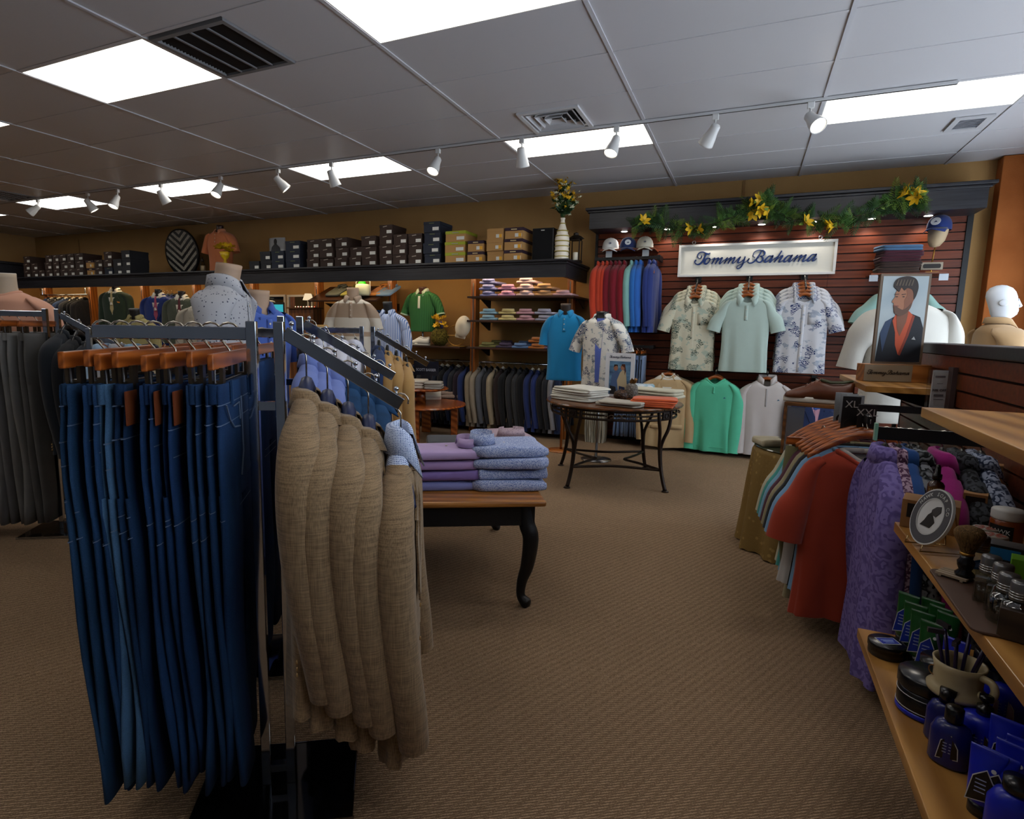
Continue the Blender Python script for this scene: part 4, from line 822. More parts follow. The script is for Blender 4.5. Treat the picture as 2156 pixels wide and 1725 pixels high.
put(MB().lathe([(.1, .255), (.06, .285), (.03, .30), (.03, .32), (0, .335)], 4), 'roof', dm, t); put(MB().lathe([(0, .02), (.028, .02), (.028, .11), (0, .112)], 16), 'candle', plain((220, 214, 196), .5), t, True)
# acrylic photo stand, peach polo form, chevron disc, yellow vase
p = atY(563, 545, 6.42)
t = thing('photo_stand', 'curved acrylic stand with grey photograph of a man', 'photo stand', (p.x, 6.62, SHELF_Z)); rows = [[Vector((-.15+.3*u/8, .03*math.cos((u/8-.5)*PI)*-1, z)) for u in range(9)] for z in (0, .36)]
put(MB().loft(rows, closed=False), 'acrylic_sheet', plain((150, 152, 156), .12, .6), t, True, solid=.004)
t.scale = (1, 1, 1.32)
gm = plain((46, 48, 52), .6); put(MB().prism([(-.09, .0), (.09, .0), (.1, .14), (.07, .22), (.025, .25), (-.025, .25), (-.07, .22), (-.1, .14)], .002, Matrix.Translation((0, -.036, .04)) @ Matrix.Rotation(PI/2, 4, 'X')), 'figure_print', gm, t); put(MB().lathe([(0, 0), (.028, 0), (.028, .002), (0, .002)], 16, (0, -.036, .315), (0, -1, 0), sy=1.2), 'head_print', plain((30, 28, 28), .6), t)
p = atY(453, 566, 6.5)
_, s = form('dark form in peach polo shirt standing on the black shelf', 'mannequin', (p.x, 6.62, SHELF_Z), .05, cloth('c4764e', .12), .63, sw=.235, th=.10, L=.61, neckm=plain((44, 22, 20), .3, .5), ntop=.09, neck=.055, stand=False, slen=.22, spread=.05, cmat=cloth('c98560', .1))
p = atY(392, 568, 6.86)
def f_chev(t):
    sp = t.n('ShaderNodeSeparateXYZ'); t.l(t.obj(), sp.inputs[0]); v = t.math('SUBTRACT', sp.outputs[2], t.math('MULTIPLY', t.math('ABSOLUTE', sp.outputs[0]), .75)); w_ = t.math('FRACT', t.math('MULTIPLY', v, 11.5)); n = t.noise(60, 3)
    t.col(t.mix(t.ramp(w_, [(0, 1.0), (.5, 0.0)], 'CONSTANT'), t.ramp(n, [(.3, 'a8a498'), (.7, '6f6c64')]), lin('17181a'))); return t.fin(.3, .5)
t = thing('mosaic_disc', 'round mosaic disc with black and silver chevrons beside the peach polo', 'decor disc', (p.x, 6.86, SHELF_Z+.285)); put(MB().lathe([(0, -.01), (.27, -.01), (.27, .01), (0, .01)], 48, axis=(0, 1, 0)), 'disc', M('chevron', f_chev), t); put(MB().lathe([(.268, -.014), (.285, -.014), (.285, .014), (.268, .014), (.268, -.014)], 48, axis=(0, 1, 0)), 'rim', plain((20, 20, 22), .35, .5), t, True); t.rotation_euler = (.12, 0, 0); t.scale = (1.3,)*3; t.location.z += .085; t.location.y -= .06
p = atY(470, 565, 6.3)
t = thing('flower_vase', 'yellow pedestal vase with yellow tulips before the peach polo', 'vase', (p.x, 6.34, SHELF_Z)); ym = plain((196, 160, 22), .4, .4); t.scale = (1.35,)*3; put(MB().lathe([(0, 0), (.045, 0), (.04, .012), (.016, .03), (.02, .09), (.014, .12), (.04, .15), (.055, .2), (.05, .2), (.03, .16), (0, .15)], 20), 'vase_body', ym, t, True)
for k in range(9): o = put(FLOW, 'tulip', ym, t); o.location = (.06*math.cos(k*2.4)*(k/9+.3), .05*math.sin(k*2.4), .215+.02*(k % 3)); o.rotation_euler = (.5*math.sin(k*2.4), .5*math.cos(k*2.4), k); o.scale = (1.4, 1.4, 1.2)
p = atY(421, 565, 6.35)
t = thing('bottle_lantern', 'tiny dark wire lantern with pale candle by the chevron disc', 'lantern', (p.x, 6.4, SHELF_Z)); put(MB().lathe([(0, 0), (.045, 0), (.045, .015), (0, .015)], 12).lathe([(.02, .16), (.03, .17), (.012, .2), (0, .24)], 12), 'cap', dm, t, True); put(MB().lathe([(0, .015), (.035, .015), (.035, .1), (0, .1)], 16), 'candle', plain((150, 132, 104), .5), t, True)
for k in range(4): put(MB().tube([(.042*math.cos(k*PI/2), .042*math.sin(k*PI/2), .01), (.038*math.cos(k*PI/2), .038*math.sin(k*PI/2), .12), (.01*math.cos(k*PI/2), .01*math.sin(k*PI/2), .18)], .003, 5), 'wire', dm, t)

# ================================================================== BACK WALL BAYS
dkw = wood('24140e', '3c2418', 0, 3)
def shelf(label, x0, x1, z, y0=6.38, y1=7.1, th=.022, slope=0.0):
    t = thing('shelf_board', label, 'shelf', ((x0+x1)/2, y0, z)); L = y1-y0
    put(MB().box((0, L/2*math.cos(slope), -th/2+L/2*math.sin(slope)), (x1-x0, L, th), rx=slope), 'board', dkw, t, bevel=.002)
    for sx in (-1, 1): put(MB().prism([(0, 0), (.3, 0), (.3, -.1), (.26, -.1)], .012, Matrix.Translation((sx*(x1-x0-.08)/2, .3, -th-.001)) @ Matrix.Rotation(PI/2, 4, 'Z') @ Matrix.Rotation(PI/2, 4, 'X')), 'bracket', black, t)
    return t
z1, z2, z3 = atY(1090, 623, 6.38).z, atY(1090, 675, 6.38).z, atY(1090, 734, 6.38).z
shelf('dark shelf with pink and lavender shirts, topmost of three', -3.08, -1.78, z1); shelf('dark shelf with pale blue and yellow shirts, middle of three', -3.08, -1.95, z2); shelf('dark shelf with plaid and orange shirts, lowest of three', -3.08, -1.95, z3)
def stack(zs, px, names, mats, n, row, sh=.043):
    for k in range(len(px)):
        p = atY(px[k], 640, 6.42)
        for j in range(n[k]):
            folded('%s folded dress shirt, %s, %s' % (names[k], row, lev[n[k]][j] if n[k] > 1 else 'single'), mats[k] if not isinstance(mats[k], list) else mats[k][j % len(mats[k])], (p.x+R.uniform(-.006, .006), 6.58+R.uniform(-.01, .01), zs+.001+j*(sh+.030)), R.uniform(-.04, .04), .235, .34, sh*.62, 'folded shirts on the wall shelves', collar=(.072, .034), seed=k*7+j, name='folded_shirt')
stack(z1, [1025, 1066, 1105, 1143, 1183], ['lavender blue', 'lilac pink', 'pale pink', 'peach tan', 'rose pink'], [cloth('8a8cc0'), cloth('c48fae'), cloth('d6b6b6'), cloth('c09368'), cloth('c49a9e')], [3, 2, 3, 2, 1], 'top wall shelf')
stack(z2, [1028, 1068, 1105, 1145], ['light blue', 'butter yellow', 'dusty rose', 'grey lavender'], [cloth('8db0c0'), cloth('cdbb7e'), cloth('bf8f98'), cloth('9a98aa')], [2, 2, 2, 2], 'middle wall shelf')
stack(z3, [1027, 1063, 1097, 1133, 1164], ['olive plaid', 'purple plaid', 'slate blue', 'burnt orange', 'plum check'], [plaid('6d6a3e', '2e3226', 'a29a66'), plaid('3f3548', '6f6078', '231f2a'), cloth('5f7ba6'), cloth('b06a34'), plaid('5d4a66', '8c7a92', '3a2e44')], [1, 1, 1, 2, 1], 'lowest wall shelf')
for px, z, nm, m in ((1055, z3, 'olive check', plaid('6d6a3e', '2e3226', 'a29a66')), (1075, z3, 'plum', plaid('3f3548', '6f6078', '231f2a')), (1113, z3, 'blue', cloth('5f7ba6'))):
    p = atY(px-6, 640, 6.8); folded('%s folded shirt pushed back on the lowest wall shelf' % nm, m, (p.x, 6.9, z+.001), 0, .23, .3, .05, 'folded shirts on the wall shelves', collar=(.07, .03), seed=px)
# bay with the green polo
zg = atY(920, 729, 6.38).z
shelf('dark shelf with green polo form, shoe, ball planter and cap', -4.30, -3.17, zg)
p = atY(890, 729, 6.6); zz = atY(890, 612, 6.6).z
_, s = form('green knitted polo with white collar on a form above the shelf', 'mannequin', (p.x, 6.6, zg), .0, stripes('35663a', '2a5430', 14, 'X', .5), zz-zg, sw=.205, th=.095, L=.52, neckm=plain((56, 28, 18), .4), ntop=.07, neck=.055, standm=steel, slen=.2, spread=.04, cmat=stripes('d2d2c2', '4a6a4a', 60, 'Z', .5), plk=cloth('c6c8b8', .1), nb=0, cuff=(cloth('9fb79a', .1), .015), dip=.06, hem=.86)
shoe('white leather sneaker on the shelf under the green polo', plain((204, 198, 184), .5), plain((196, 190, 176), .6), (atY(884, 729, 6.48).x, 6.48, zg+.001), .1, .95)
p = atY(922, 728, 6.45)
t = thing('ball_planter', 'mossy brown ball planter with yellow flowers on the shelf', 'planter', (p.x, 6.5, zg)); put(MB().lathe([(.0, 0), (.06, .004), (.105, .06), (.115, .115), (.1, .175), (.06, .215), (.05, .21), (0, .2)], 24), 'ball', M('moss', lambda t_: (t_.col(t_.ramp(t_.noise(60, 4), [(.35, '2c2410'), (.65, '6e6226')])), t_.bump(t_.noise(90, 3), 1, .02), t_.fin(.9, .1))[2]), t, True)
for k in range(26): o = put(FLOW, 'yellow_flower', yflow, t); a = k*2.4; o.location = (.1*math.cos(a)*(k/26), .08*math.sin(a), .22+.16*R.random()); o.rotation_euler = (R.uniform(-1, 1), R.uniform(-1, 1), a); o.scale = (.9,)*3
for k in range(10): o = put(LEAF, 'leaf', plain((86, 84, 130), .6) if k % 3 == 0 else leafm, t); a = k*2; o.location = (.03*math.cos(a), .03*math.sin(a), .2); o.rotation_euler = (.5*math.cos(a), .5*math.sin(a), a); o.scale = (1.8,)*3
p = atY(960, 728, 6.5); gold = plain((160, 118, 52), .3, .5, .8)
t = thing('cap_stand', 'thin gold wheel shaped cap stand on the shelf', 'display stand', (p.x, 6.5, zg)); put(MB().tube([(.125*math.cos(2*PI*k/32), 0, .135+.125*math.sin(2*PI*k/32)) for k in range(33)], .006, 8), 'ring', gold, t, True)
for k in range(3): a = k*PI/3; put(MB().tube([(.12*math.cos(a), 0, .135+.12*math.sin(a)), (-.12*math.cos(a), 0, .135-.12*math.sin(a))], .003, 6), 'spoke', gold, t)
put(MB().b2((-.1, -.04, 0), (.14, .04, .01)), 'foot', gold, t)
p = atY(975, 700, 6.5); t = thing('flat_cap', 'cream flat cap propped on the gold wheel stand', 'cap', (p.x, 6.44, zg+.115)); rings = []
for k, (r_, y_) in enumerate(((.0, -.075), (.05, -.07), (.085, -.045), (.1, -.01), (.095, .02), (.08, .035), (0, .035))): rings.append([(r_*.95*math.cos(2*PI*q/24), y_, .13+r_*1.35*math.sin(2*PI*q/24)) for q in range(24)])
put(MB().loft(rings), 'crown', cloth('cdbfa6', .15), t, True); put(MB().box((-.01, .0, .015), (.13, .03, .06), rx=.3), 'peak', cloth('c4b69c', .15), t, bevel=.012); t.rotation_euler = (0, .2, .2)
# bay with sloping shirt shelves
zsl = atY(745, 632, 6.42).z
shelf('sloping dark shelf with plaid and orange shirts', -5.52, -4.40, zsl, 6.42, 6.95, slope=.42)
for k, (px, nm, m) in enumerate(((705, 'dark grey plaid', plaid('34383a', '20242a', '6d7064')), (738, 'olive striped', plaid('6d6a36', '3e401f', '9a9350')), (795, 'orange', cloth('bb7a3a')), (812, 'chambray blue', cloth('6f8fb4')))):
    p = atY(px, 620, 6.6); o = folded('%s folded shirt on the sloping shelf' % nm, m, (p.x, 6.67, zsl+.118), 0, .24, .34, .03, 'shirts on the sloping shelf', collar=(.07, .03), seed=k, side=1); o.rotation_euler = (.42, 0, .0)
p = atY(760, 632, 6.45); t = thing('toy_jar', 'white framed jar with bright green cap behind the beige polo', 'jar', (p.x, 6.5, zsl+.06)); put(MB().lathe([(0, 0), (.09, 0), (.1, .02), (.1, .13), (.08, .15), (0, .15)], 20), 'jar_body', plain((190, 196, 170), .3), t, True); put(MB().lathe([(0, .15), (.05, .15), (.055, .2), (.03, .24), (0, .245)], 20, (0, -.02, -.04)), 'green_cap', plain((40, 190, 30), .4), t, True); put(MB().tube([(-.11, 0, .02), (-.11, 0, .18), (0, 0, .23), (.11, 0, .18), (.11, 0, .02)], .006, 6), 'handle', plain((206, 206, 200), .4), t, True)
zb = atY(700, 700, 6.5).z; shelf('dark flat shelf below the sloping shirt shelf', -5.52, -4.40, zb+.1, 6.5, 7.1)
for k, px in enumerate((850, 838, 870)):
    pass
t = thing('brand_card', 'white card reading B behind the beige polo', 'sign', (atY(695, 664, 6.45).x, 6.64, atY(695, 664, 6.45).z)); put(MB().b2((-.07, 0, -.13), (.11, .004, .055)), 'card', plain((196, 198, 196), .6), t); text_obj('Bo', 'lettering', plain((40, 44, 46), .6), t, .085, (.0, -.001, -.004), (PI/2, 0, 0))
for k in range(6):
    p = atY(835+k*3, 680, 6.7); folded('dark jeans folded on the shelf behind the striped shirt, %s in the pile' % ORD[k], dn[k], (-4.62+.03*(k % 2), 6.72, zb+.102+.034*k), 0, .3, .34, .033, 'folded jeans on the back shelf', seed=k, name='folded_jeans', cat='trousers')
# hanging rail with the dark suits
ZR = .886; t = thing('hang_rail', 'long chrome hanging rail low on the back wall', 'rail', (-3.1, 6.79, ZR)); put(MB().tube([(-1.25, 0, -.012), (1.15, 0, -.012)], .012, 12), 'tube', chrome, t, True)
for x in (-1.22, -.45, .45, 1.1): put(MB().tube([(x, .32, -.012), (x, 0, -.012)], .009, 8), 'bracket', chrome, t, True)
sc_ = [('navy', '1e2740'), ('dark plum', '2a1f2a'), ('charcoal', '2b2b2f'), ('black', '18181b'), ('dark plum', '2c2028'), ('midnight', '1a1f2c'), ('black', '1a191b'), ('navy', '1c243a'), ('charcoal', '27282d'), ('dark plum', '271d26'), ('indigo', '22305c'), ('taupe', '857865'), ('khaki', '8e8271'), ('slate grey', '56585f'), ('charcoal', '28292e'), ('beige', '94866f'), ('dark brown', '2a1f1e'), ('black', '1b1b1d'), ('charcoal', '2e2e31'), ('dark grey', '313235'), ('black', '161619'), ('royal navy', '23305e'), ('royal navy', '26346a'), ('black', '1a1a1e'), ('charcoal', '26272c'), ('silver grey', '8d8d93'), ('navy', '1f2944')]
suit0 = None
for k, (nm, c) in enumerate(sc_):
    x = -4.02+k*.0785; p = (x, 6.79, ZR+.001)
    wht = k in (0, 1, 3, 5, 6, 8, 11, 16, 21, 22)
    hanger('%s hanger in the row of dark suits, %s from the left' % ('cream' if wht else 'black', ORD[k]), cream if wht else blkp, p, PI/2, 'hangers in the suit row', half=.16, drop=.09, th=.014)
    if suit0 is None: suit0, _ = blazer('x', cloth(c), p, PI/2, 'suit jackets on the low wall rail', L=.74, sw=.215, th=.036, slen=.58, sd=.09, z0=-.095); o = suit0; o['label'] = '%s suit jacket on the low wall rail, %s from the left' % (nm, ORD[k]); base_m = cloth(c)
    else: o = dup(suit0, p, PI/2+R.uniform(-.08, .08), '%s suit jacket on the low wall rail, %s from the left' % (nm, ORD[k]), swap={base_m: cloth(c)})
# upper rail at the far left with suits
t = thing('hang_rail', 'chrome rail under the canopy at far left with suits', 'rail', (-11.2, 6.62, 1.78)); put(MB().tube([(-.75, 0, -.012), (.6, 0, -.012)], .012, 12), 'tube', chrome, t, True); put(MB().tube([(-.7, 0, -.012), (-.7, 0, .1)], .01, 8).tube([(.55, 0, -.012), (.55, 0, .1)], .01, 8), 'bracket', chrome, t)
for k, (nm, c) in enumerate((('blue', '2b3c66'), ('navy', '202b49'), ('grey', '46464a'), ('black', '1a1a1c'), ('charcoal', '2c2d30'), ('steel blue', '34496e'), ('navy', '1d2944'), ('grey', '3b3c3f'), ('black', '19191b'), ('black', '17171a'), ('charcoal', '242428'))):
    p = (-11.72+k*.105, 6.62, 1.781); hanger('pale hanger in the upper far-left suits, %s from the left' % ORD[k], cream if k % 2 else blkp, p, PI/2, 'hangers in the upper suit row', half=.16, drop=.09, th=.014)
    dup(suit0, p, PI/2+R.uniform(-.08, .08), '%s suit jacket on the upper far-left rail, %s from the left' % (nm, ORD[k]), 'suit jackets on the upper rail', swap={base_m: cloth(c)})
# dressed forms under the canopy at left
wshirt = cloth('c8c4b8', .1)
def suit_form(label, px, py, Y, m, tie, rz=.2, hk=None, D=None):
    p = atY(px, py, Y) if D is None else atD(px, py, D); t = thing('suit_form', label, 'mannequin', (p.x, p.y, 0), rz)
    s = Top(t, m, sw=.225, L=.76, th=.1, z0=p.z, sd=.085, neck=.072, dip=.05, hem=.98, waist=.92, rip=.002, hth=1.0, nth=.6, p=2.3); s.sleeves('long', .6, .02, r=.06, wide=1.0); s.collar('shirt', h=.025, fall=.05, gap=.7, pt=0); shirt_insert(s, wshirt, tie); s.lapels(bot=.38)
    s2 = Top(t, wshirt, sw=.15, L=.2, th=.085, z0=p.z+.015, sd=.07, neck=.062, dip=.04, p=2.3); s2.collar('shirt', h=.03, fall=.045)
    neck_block(t, plain((28, 24, 24), .4), p.z, .054, .085, .05); put(MB().tube([(0, 0, .02), (0, 0, p.z-.7)], .014, 10), 'stand_pole', steel, t, True); put(MB().lathe([(0, 0), (.15, 0), (.15, .01), (.02, .02), (0, .02)], 24), 'stand_base', steel, t, True)
    for k in range(2): put(BTN, 'button', darkn, t).location = (.0, s.fy(0, p.z-.42-.1*k, .006), p.z-.42-.1*k)
    return t, s
t, s = suit_form('form in dark green suit with pale gold tie and pocket square', 243, 612, 6.35, cloth('28352a', .2), cloth('a89a72', .2), .35)
put(MB().box((.11, s.fy(.11, s.z0-.2, .008), s.z0-.19), (.05, .004, .02), ry=.2), 'pocket_square', cloth('c07a30'), t)
suit_form('form in royal blue suit with pink tie under the canopy', 334, 622, 6.2, cloth('25356e', .15), cloth('a4506a'), .45); suit_form('form in grey-green suit with wine tie left of the dotted shirt', 383, 626, 6.2, cloth('444a40', .2), cloth('5a2c34'), .5)
suit_form('form in light taupe check jacket left of the dotted shirt', 418, 645, 5.8, plaid('8e887c', '78726a', '9c968a', 60), None, .9)
for k in range(5):
    p = atY(345+k*9, 622, 6.5+.12*k); hanger('dark hanger behind the royal blue suit, %s from the front' % ORD[k], blkp, (p.x, p.y, p.z+.09), .45, 'hangers behind the blue suit', half=.16, drop=.09)
    dup(suit0, (p.x, p.y, p.z+.09), .45, 'royal blue jacket hung behind the blue suit form, %s from the front' % ORD[k], 'blue jackets behind the blue suit', swap={base_m: cloth('212f60')})
p = atD(286, 668, 6.2); form('small form in yellow check shirt with dark neck before the green suit', 'mannequin', (p.x, p.y, 0), .5, plaid('8f8660', '5d5638', 'bfae6a', 30), p.z, sw=.17, th=.09, L=.62, neckm=plain((34, 32, 32), .5), capm=plain((80, 78, 74), .6), ntop=.1, neck=.052, sleeve='long', slen=.35, nb=5, tilt=-.3)
# mirror panels between the posts; screen and lamp stand in for their reflections
def framed(label, px0, px1, py0, py1, Y, name='framed_mirror', cat='mirror', inner=None):
    a, b = atY(px0, py0, Y), atY(px1, py1, Y); w_, h_ = b.x-a.x, a.z-b.z; t = thing(name, label, cat, ((a.x+b.x)/2, Y, b.z)); fm = plain((190, 188, 184), .4)
    put(MB().b2((-w_/2, 0, 0), (-w_/2+.03, .03, h_)).b2((w_/2-.03, 0, 0), (w_/2, .03, h_)).b2((-w_/2+.03, 0, h_-.03), (w_/2-.03, .03, h_)).b2((-w_/2+.03, 0, 0), (w_/2-.03, .03, .03)), 'frame', fm, t); put(MB().b2((-w_/2+.02, .018, .02), (w_/2-.02, .024, h_-.02)), 'glass', inner, t); return t
silver = plain((200, 204, 206), .03, .5, 1.0)
framed('white framed wall mirror left of the brown post', 604, 660, 621, 735, 7.085, inner=silver); framed('white framed mirror left of the reflected lamp, half behind the blue polo', 549, 603, 621, 735, 7.085, inner=silver)
a = atY(556, 637, 6.6); b = atY(598, 676, 6.6); t = thing('reflected_screen', 'turquoise glowing screen in place of a mirror reflection, behind the blue polo', 'screen', ((a.x+b.x)/2, 6.6, b.z)); put(MB().b2((-(b.x-a.x)/2, 0, 0), ((b.x-a.x)/2, .02, a.z-b.z)), 'bezel', black, t); put(MB().b2((-(b.x-a.x)/2+.01, -.002, .01), ((b.x-a.x)/2-.01, 0, a.z-b.z-.03)), 'display', glow('3fb8c4', .75), t); put(MB().b2((-.03, .0, -b.z+.012), (.03, .02, 0)).b2((-.14, -.1, -b.z), (.14, .12, -b.z+.012)), 'stand', black, t)  # solid glowing screen stands in for a reflection in the mirror
t = thing('side_cabinet', 'low dark cabinet carrying the reflected lamp stand-in by the mirror', 'cabinet', (atY(632, 690, 6.5).x, 6.52, 0)); zc = atY(632, 650, 6.5).z; put(MB().b2((-.22, 0, 0), (.22, .18, zc)), 'carcass', wood('3a2212', '5c3820', 2, 2), t, bevel=.004); put(MB().b2((-.24, -.02, zc), (.24, .19, zc+.02)), 'top', wood('3a2212', '5c3820', 0, 2), t)  # added to carry the lamp that replaces a mirror reflection
for sx in (-1, 1): put(MB().b2((sx*.11-.095, -.012, .06), (sx*.11+.095, -.001, zc-.06)), 'door', wood('472a16', '6b4326', 2, 2), t)
t = thing('reflected_lamp', 'small lamp with cream shade in place of a mirror reflection, on the dark cabinet', 'lamp', (atY(641, 650, 6.5).x, 6.58, zc+.02)); put(MB().lathe([(0, 0), (.035, 0), (.03, .012), (.01, .02), (.014, .05), (.008, .11), (0, .11)], 14), 'base', plain((190, 180, 160), .3), t, True); put(MB().lathe([(.075, .1), (.045, .19), (.043, .19), (.073, .1)], 20), 'shade', glow('f2d9b0', .9), t, True)  # glowing lamp stands in for one reflected in the mirror
for k in range(14): solo(MB().lathe([(0, 0), (.007, .004), (.007, .01), (0, .015)], 8), 'reflected_fairy_light', glow(['ffd9a0', 'ff6a5a', 'ffe9c0'][k % 3], 2.0), 'tiny %s fairy light in place of a mirror reflection on the dark cabinet, %s from the left' % (['amber', 'red', 'cream'][k % 3], ORD[k]), 'string light', (atY(618+k*2.9, 650, 6.5).x, 6.54+.02*(k % 2), zc+.0205), group='stand-ins for reflected fairy lights')  # glowing dots stand in for string lights reflected in the mirror
# straw fedora on its stand
p = atD(672, 708, 4.9); t = thing('straw_hat', 'straw fedora hat on a stand left of the beige polo', 'hat', (p.x, p.y, p.z)); straw = M('straw', lambda t_: (t_.col(t_.ramp(t_.wave(160, 1, None, 'Z'), [(.3, 'b8935a'), (.7, '8e6c3a')])), t_.fin(.8, .2))[1])
put(MB().lathe([(.085, 0), (.082, .03), (.074, .08), (.06, .095), (.03, .088), (0, .085)], 24, sx=1.1), 'crown', straw, t, True); put(MB().loft([[(r_*1.1*math.cos(2*PI*q/28), r_*math.sin(2*PI*q/28), .004+.018*abs(math.cos(2*PI*q/28))*(r_ > .1)) for q in range(28)] for r_ in (.08, .115, .14)], False, False), 'brim', straw, t, True, solid=.004); put(MB().lathe([(.0865, .002), (.0845, .028)], 24, sx=1.1), 'hat_band', plain((60, 50, 40), .7), t, True)
t = thing('hat_stand', 'wooden head block stand under the straw fedora', 'display stand', (p.x, p.y, 0)); put(MB().tube([(0, 0, .015), (0, 0, p.z-.12)], .014, 10), 'pole', woodh, t, True); put(MB().lathe([(0, -.13), (.05, -.12), (.07, -.05), (.075, .03), (0, .05)], 20, (0, 0, p.z)), 'head_block', woodh, t, True); put(MB().lathe([(0, 0), (.13, 0), (.12, .015), (0, .015)], 24), 'foot', woodh, t, True)
# left wall: black canopy slat unit with gold bowl
lu = thing('corner_canopy', 'black canopy and dark slat panel on the far left wall', 'canopy', (-12.0, 6.0, 0)); put(MB().b2((-.895, -5, 2.02), (-.2, .75, 2.30)), 'fascia_box', blackw, lu); put(MB().b2((-.895, -5, 2.30), (-.17, .78, 2.34)), 'crown', blackw, lu)
for k in range(24): put(MB().b2((-.895, -5, .05+k*pit), (-.85, .7, .05+k*pit+pit-.011)), 'slat', slatm, lu)
p = atD(8, 580, 9.5); t = thing('bowl', 'large hammered gold bowl shape displayed at the left edge', 'bowl', (p.x, p.y, p.z-.3)); put(MB().lathe([(0, 0), (.15, .02), (.24, .1), (.27, .2), (.26, .2), (.22, .1), (.14, .035), (0, .02)], 28, axis=(.3, -.9, .25)), 'bowl_body', M('gold_hammer', lambda t_: (t_.col(lin('8a7430')), t_.bump(t_.vor(40).outputs[0], .5, .01), t_.fin(.3, .5, .9))[2]), t, True); put(MB().tube([(0, 0, -p.z+.3), (0, 0, .05)], .015, 8).lathe([(0, 0), (.14, 0), (.14, .015), (0, .015)], 20, (0, 0, -p.z+.3)), 'stand', black, t, True)
# ================================================================== SLAT WALL GOODS
def ribbon(strokes, s=.001, depth=.012, wk=1.0):
    """raised script lettering: every stroke a bar of varying width, in the local xz plane, standing out towards -y"""
    mb = MB()
    for st in strokes:
        pts = catmull(st, 4); L, Rr = [], []
        for i, (x, z, w_) in enumerate(pts):
            a, b = pts[max(i-1, 0)], pts[min(i+1, len(pts)-1)]; d = Vector((b[0]-a[0], b[1]-a[1])); d = d.normalized() if d.length > 1e-6 else Vector((1, 0)); n = Vector((-d.y, d.x))*max(3.0, w_)*.5*wk
            e = d*(-.3*w_ if i == 0 else .3*w_ if i == len(pts)-1 else 0)
            L.append(((x+n.x+e.x)*s, (z+n.y+e.y)*s)); Rr.append(((x-n.x+e.x)*s, (z-n.y+e.y)*s))
        mb.loft([[(l[0], 0, l[1]), (l[0], -depth, l[1]), (r[0], -depth, r[1]), (r[0], 0, r[1])] for l, r in zip(L, Rr)])
    return mb
sg = thing('shop_sign', 'white framed sign with navy script lettering on the slat wall', 'sign', (-.01, 6.965, 2.07))
put(MB().b2((-.75, 0, -.17), (.75, .02, .17)), 'panel', M('sign_board', lambda t: (t.col(t.mix(t.noise(1, 3, t.obj((3, 3, 220))), lin('d8d5ca'), lin('c6c3b8'))), t.fin(.6, .25))[1]), sg)
put(MB().b2((-.755, -.022, .145), (.755, .02, .172)).b2((-.755, -.022, -.172), (.755, .02, -.145)).b2((-.755, -.022, -.145), (-.73, .02, .145)).b2((.73, -.022, -.145), (.755, .02, .145)), 'frame', plain((206, 204, 198), .5), sg, bevel=.003)
put(ribbon(LET), 'script_lettering', plain((18, 44, 96), .4, .4), sg)
for px in (1461, 1727):
    x = atY(px, 512, 6.95).x+.01; put(MB().tube([(x+.016*math.cos(2*PI*k/14), -.005, .196+.016*math.sin(2*PI*k/14)) for k in range(15)], .005, 6).tube([(x, -.005, .17), (x, -.005, .182)], .005, 6), 'eye_hook', steel, sg, True)
# cap shelf
cherry = wood('4a2012', '7a3c20', 0, 3)
def cap(label, loc, rz, m, badge=None, s=1.0):
    t = thing('baseball_cap', label, 'cap', loc, rz, 'baseball caps'); t.scale = (s, s, s); n = 24
    rings = [[(r*.082*math.cos(2*PI*k/n), r*.1*math.sin(2*PI*k/n), z) for k in range(n)] for r, z in ((1, 0), (1.02, .02), (1, .05), (.9, .08), (.7, .105), (.4, .12), (.06, .125))]
    put(MB().loft(rings, False), 'crown', m, t, True)
    rows = [[Vector((.08*math.sin(a), -.1*math.cos(a)*1.0-e*.085*math.cos(a*.55)**1.0, .012-e*.02-.012*abs(math.sin(a))*e*2)) for a in [(-1.15+2.3*k/12) for k in range(13)]] for e in (0, .5, 1)]
    put(MB().loft(rows, closed=False), 'brim', m, t, True, solid=.004); put(MB().lathe([(0, 0), (.007, 0), (.005, .005), (0, .006)], 10, (0, 0, .124)), 'top_button', m, t)
    if badge: put(MB().lathe([(0, 0), (badge[1], 0), (badge[1], .003), (0, .003)], 18, (0, -.096, .062), (0, -.92, .38)), 'badge', badge[0], t); put(MB().prism([(-.012, -.006), (.014, -.004), (.002, .008)], .002, Matrix.Translation((0, -.1, .06)) @ Matrix.Rotation(PI/2-.3, 4, 'X')), 'emblem', plain((28, 40, 84), .6), t)
    return t
z = atY(1320, 523, 6.70).z; xa, xb = atY(1264, 523, 6.70).x, atY(1379, 520, 6.70).x
t = thing('shelf_board', 'small cherry shelf holding three baseball caps', 'shelf', ((xa+xb)/2, 6.70, z)); put(MB().b2((-(xb-xa)/2, 0, -.02), ((xb-xa)/2, .298, 0)), 'board', cherry, t, bevel=.002)
for sx in (-.2, .2): put(MB().b2((sx-.035, .01, -.09), (sx+.035, .016, -.021)), 'acrylic_bracket', plain((150, 156, 160), .2, .5), t)
for px, nm, m, bd in ((1285, 'white', cloth('cfcfcd', .08), (cloth('b9b9b8'), .016)), (1322, 'navy', cloth('25325e', .15), (plain((206, 208, 212), .6), .03)), (1357, 'cream', cloth('c4bfae', .08), (cloth('b4af9e'), .016))):
    cap('%s baseball cap on the small cherry shelf' % nm, (atY(px, 520, 6.82).x, 6.83, z+.001), .15, m, bd, 1.1)
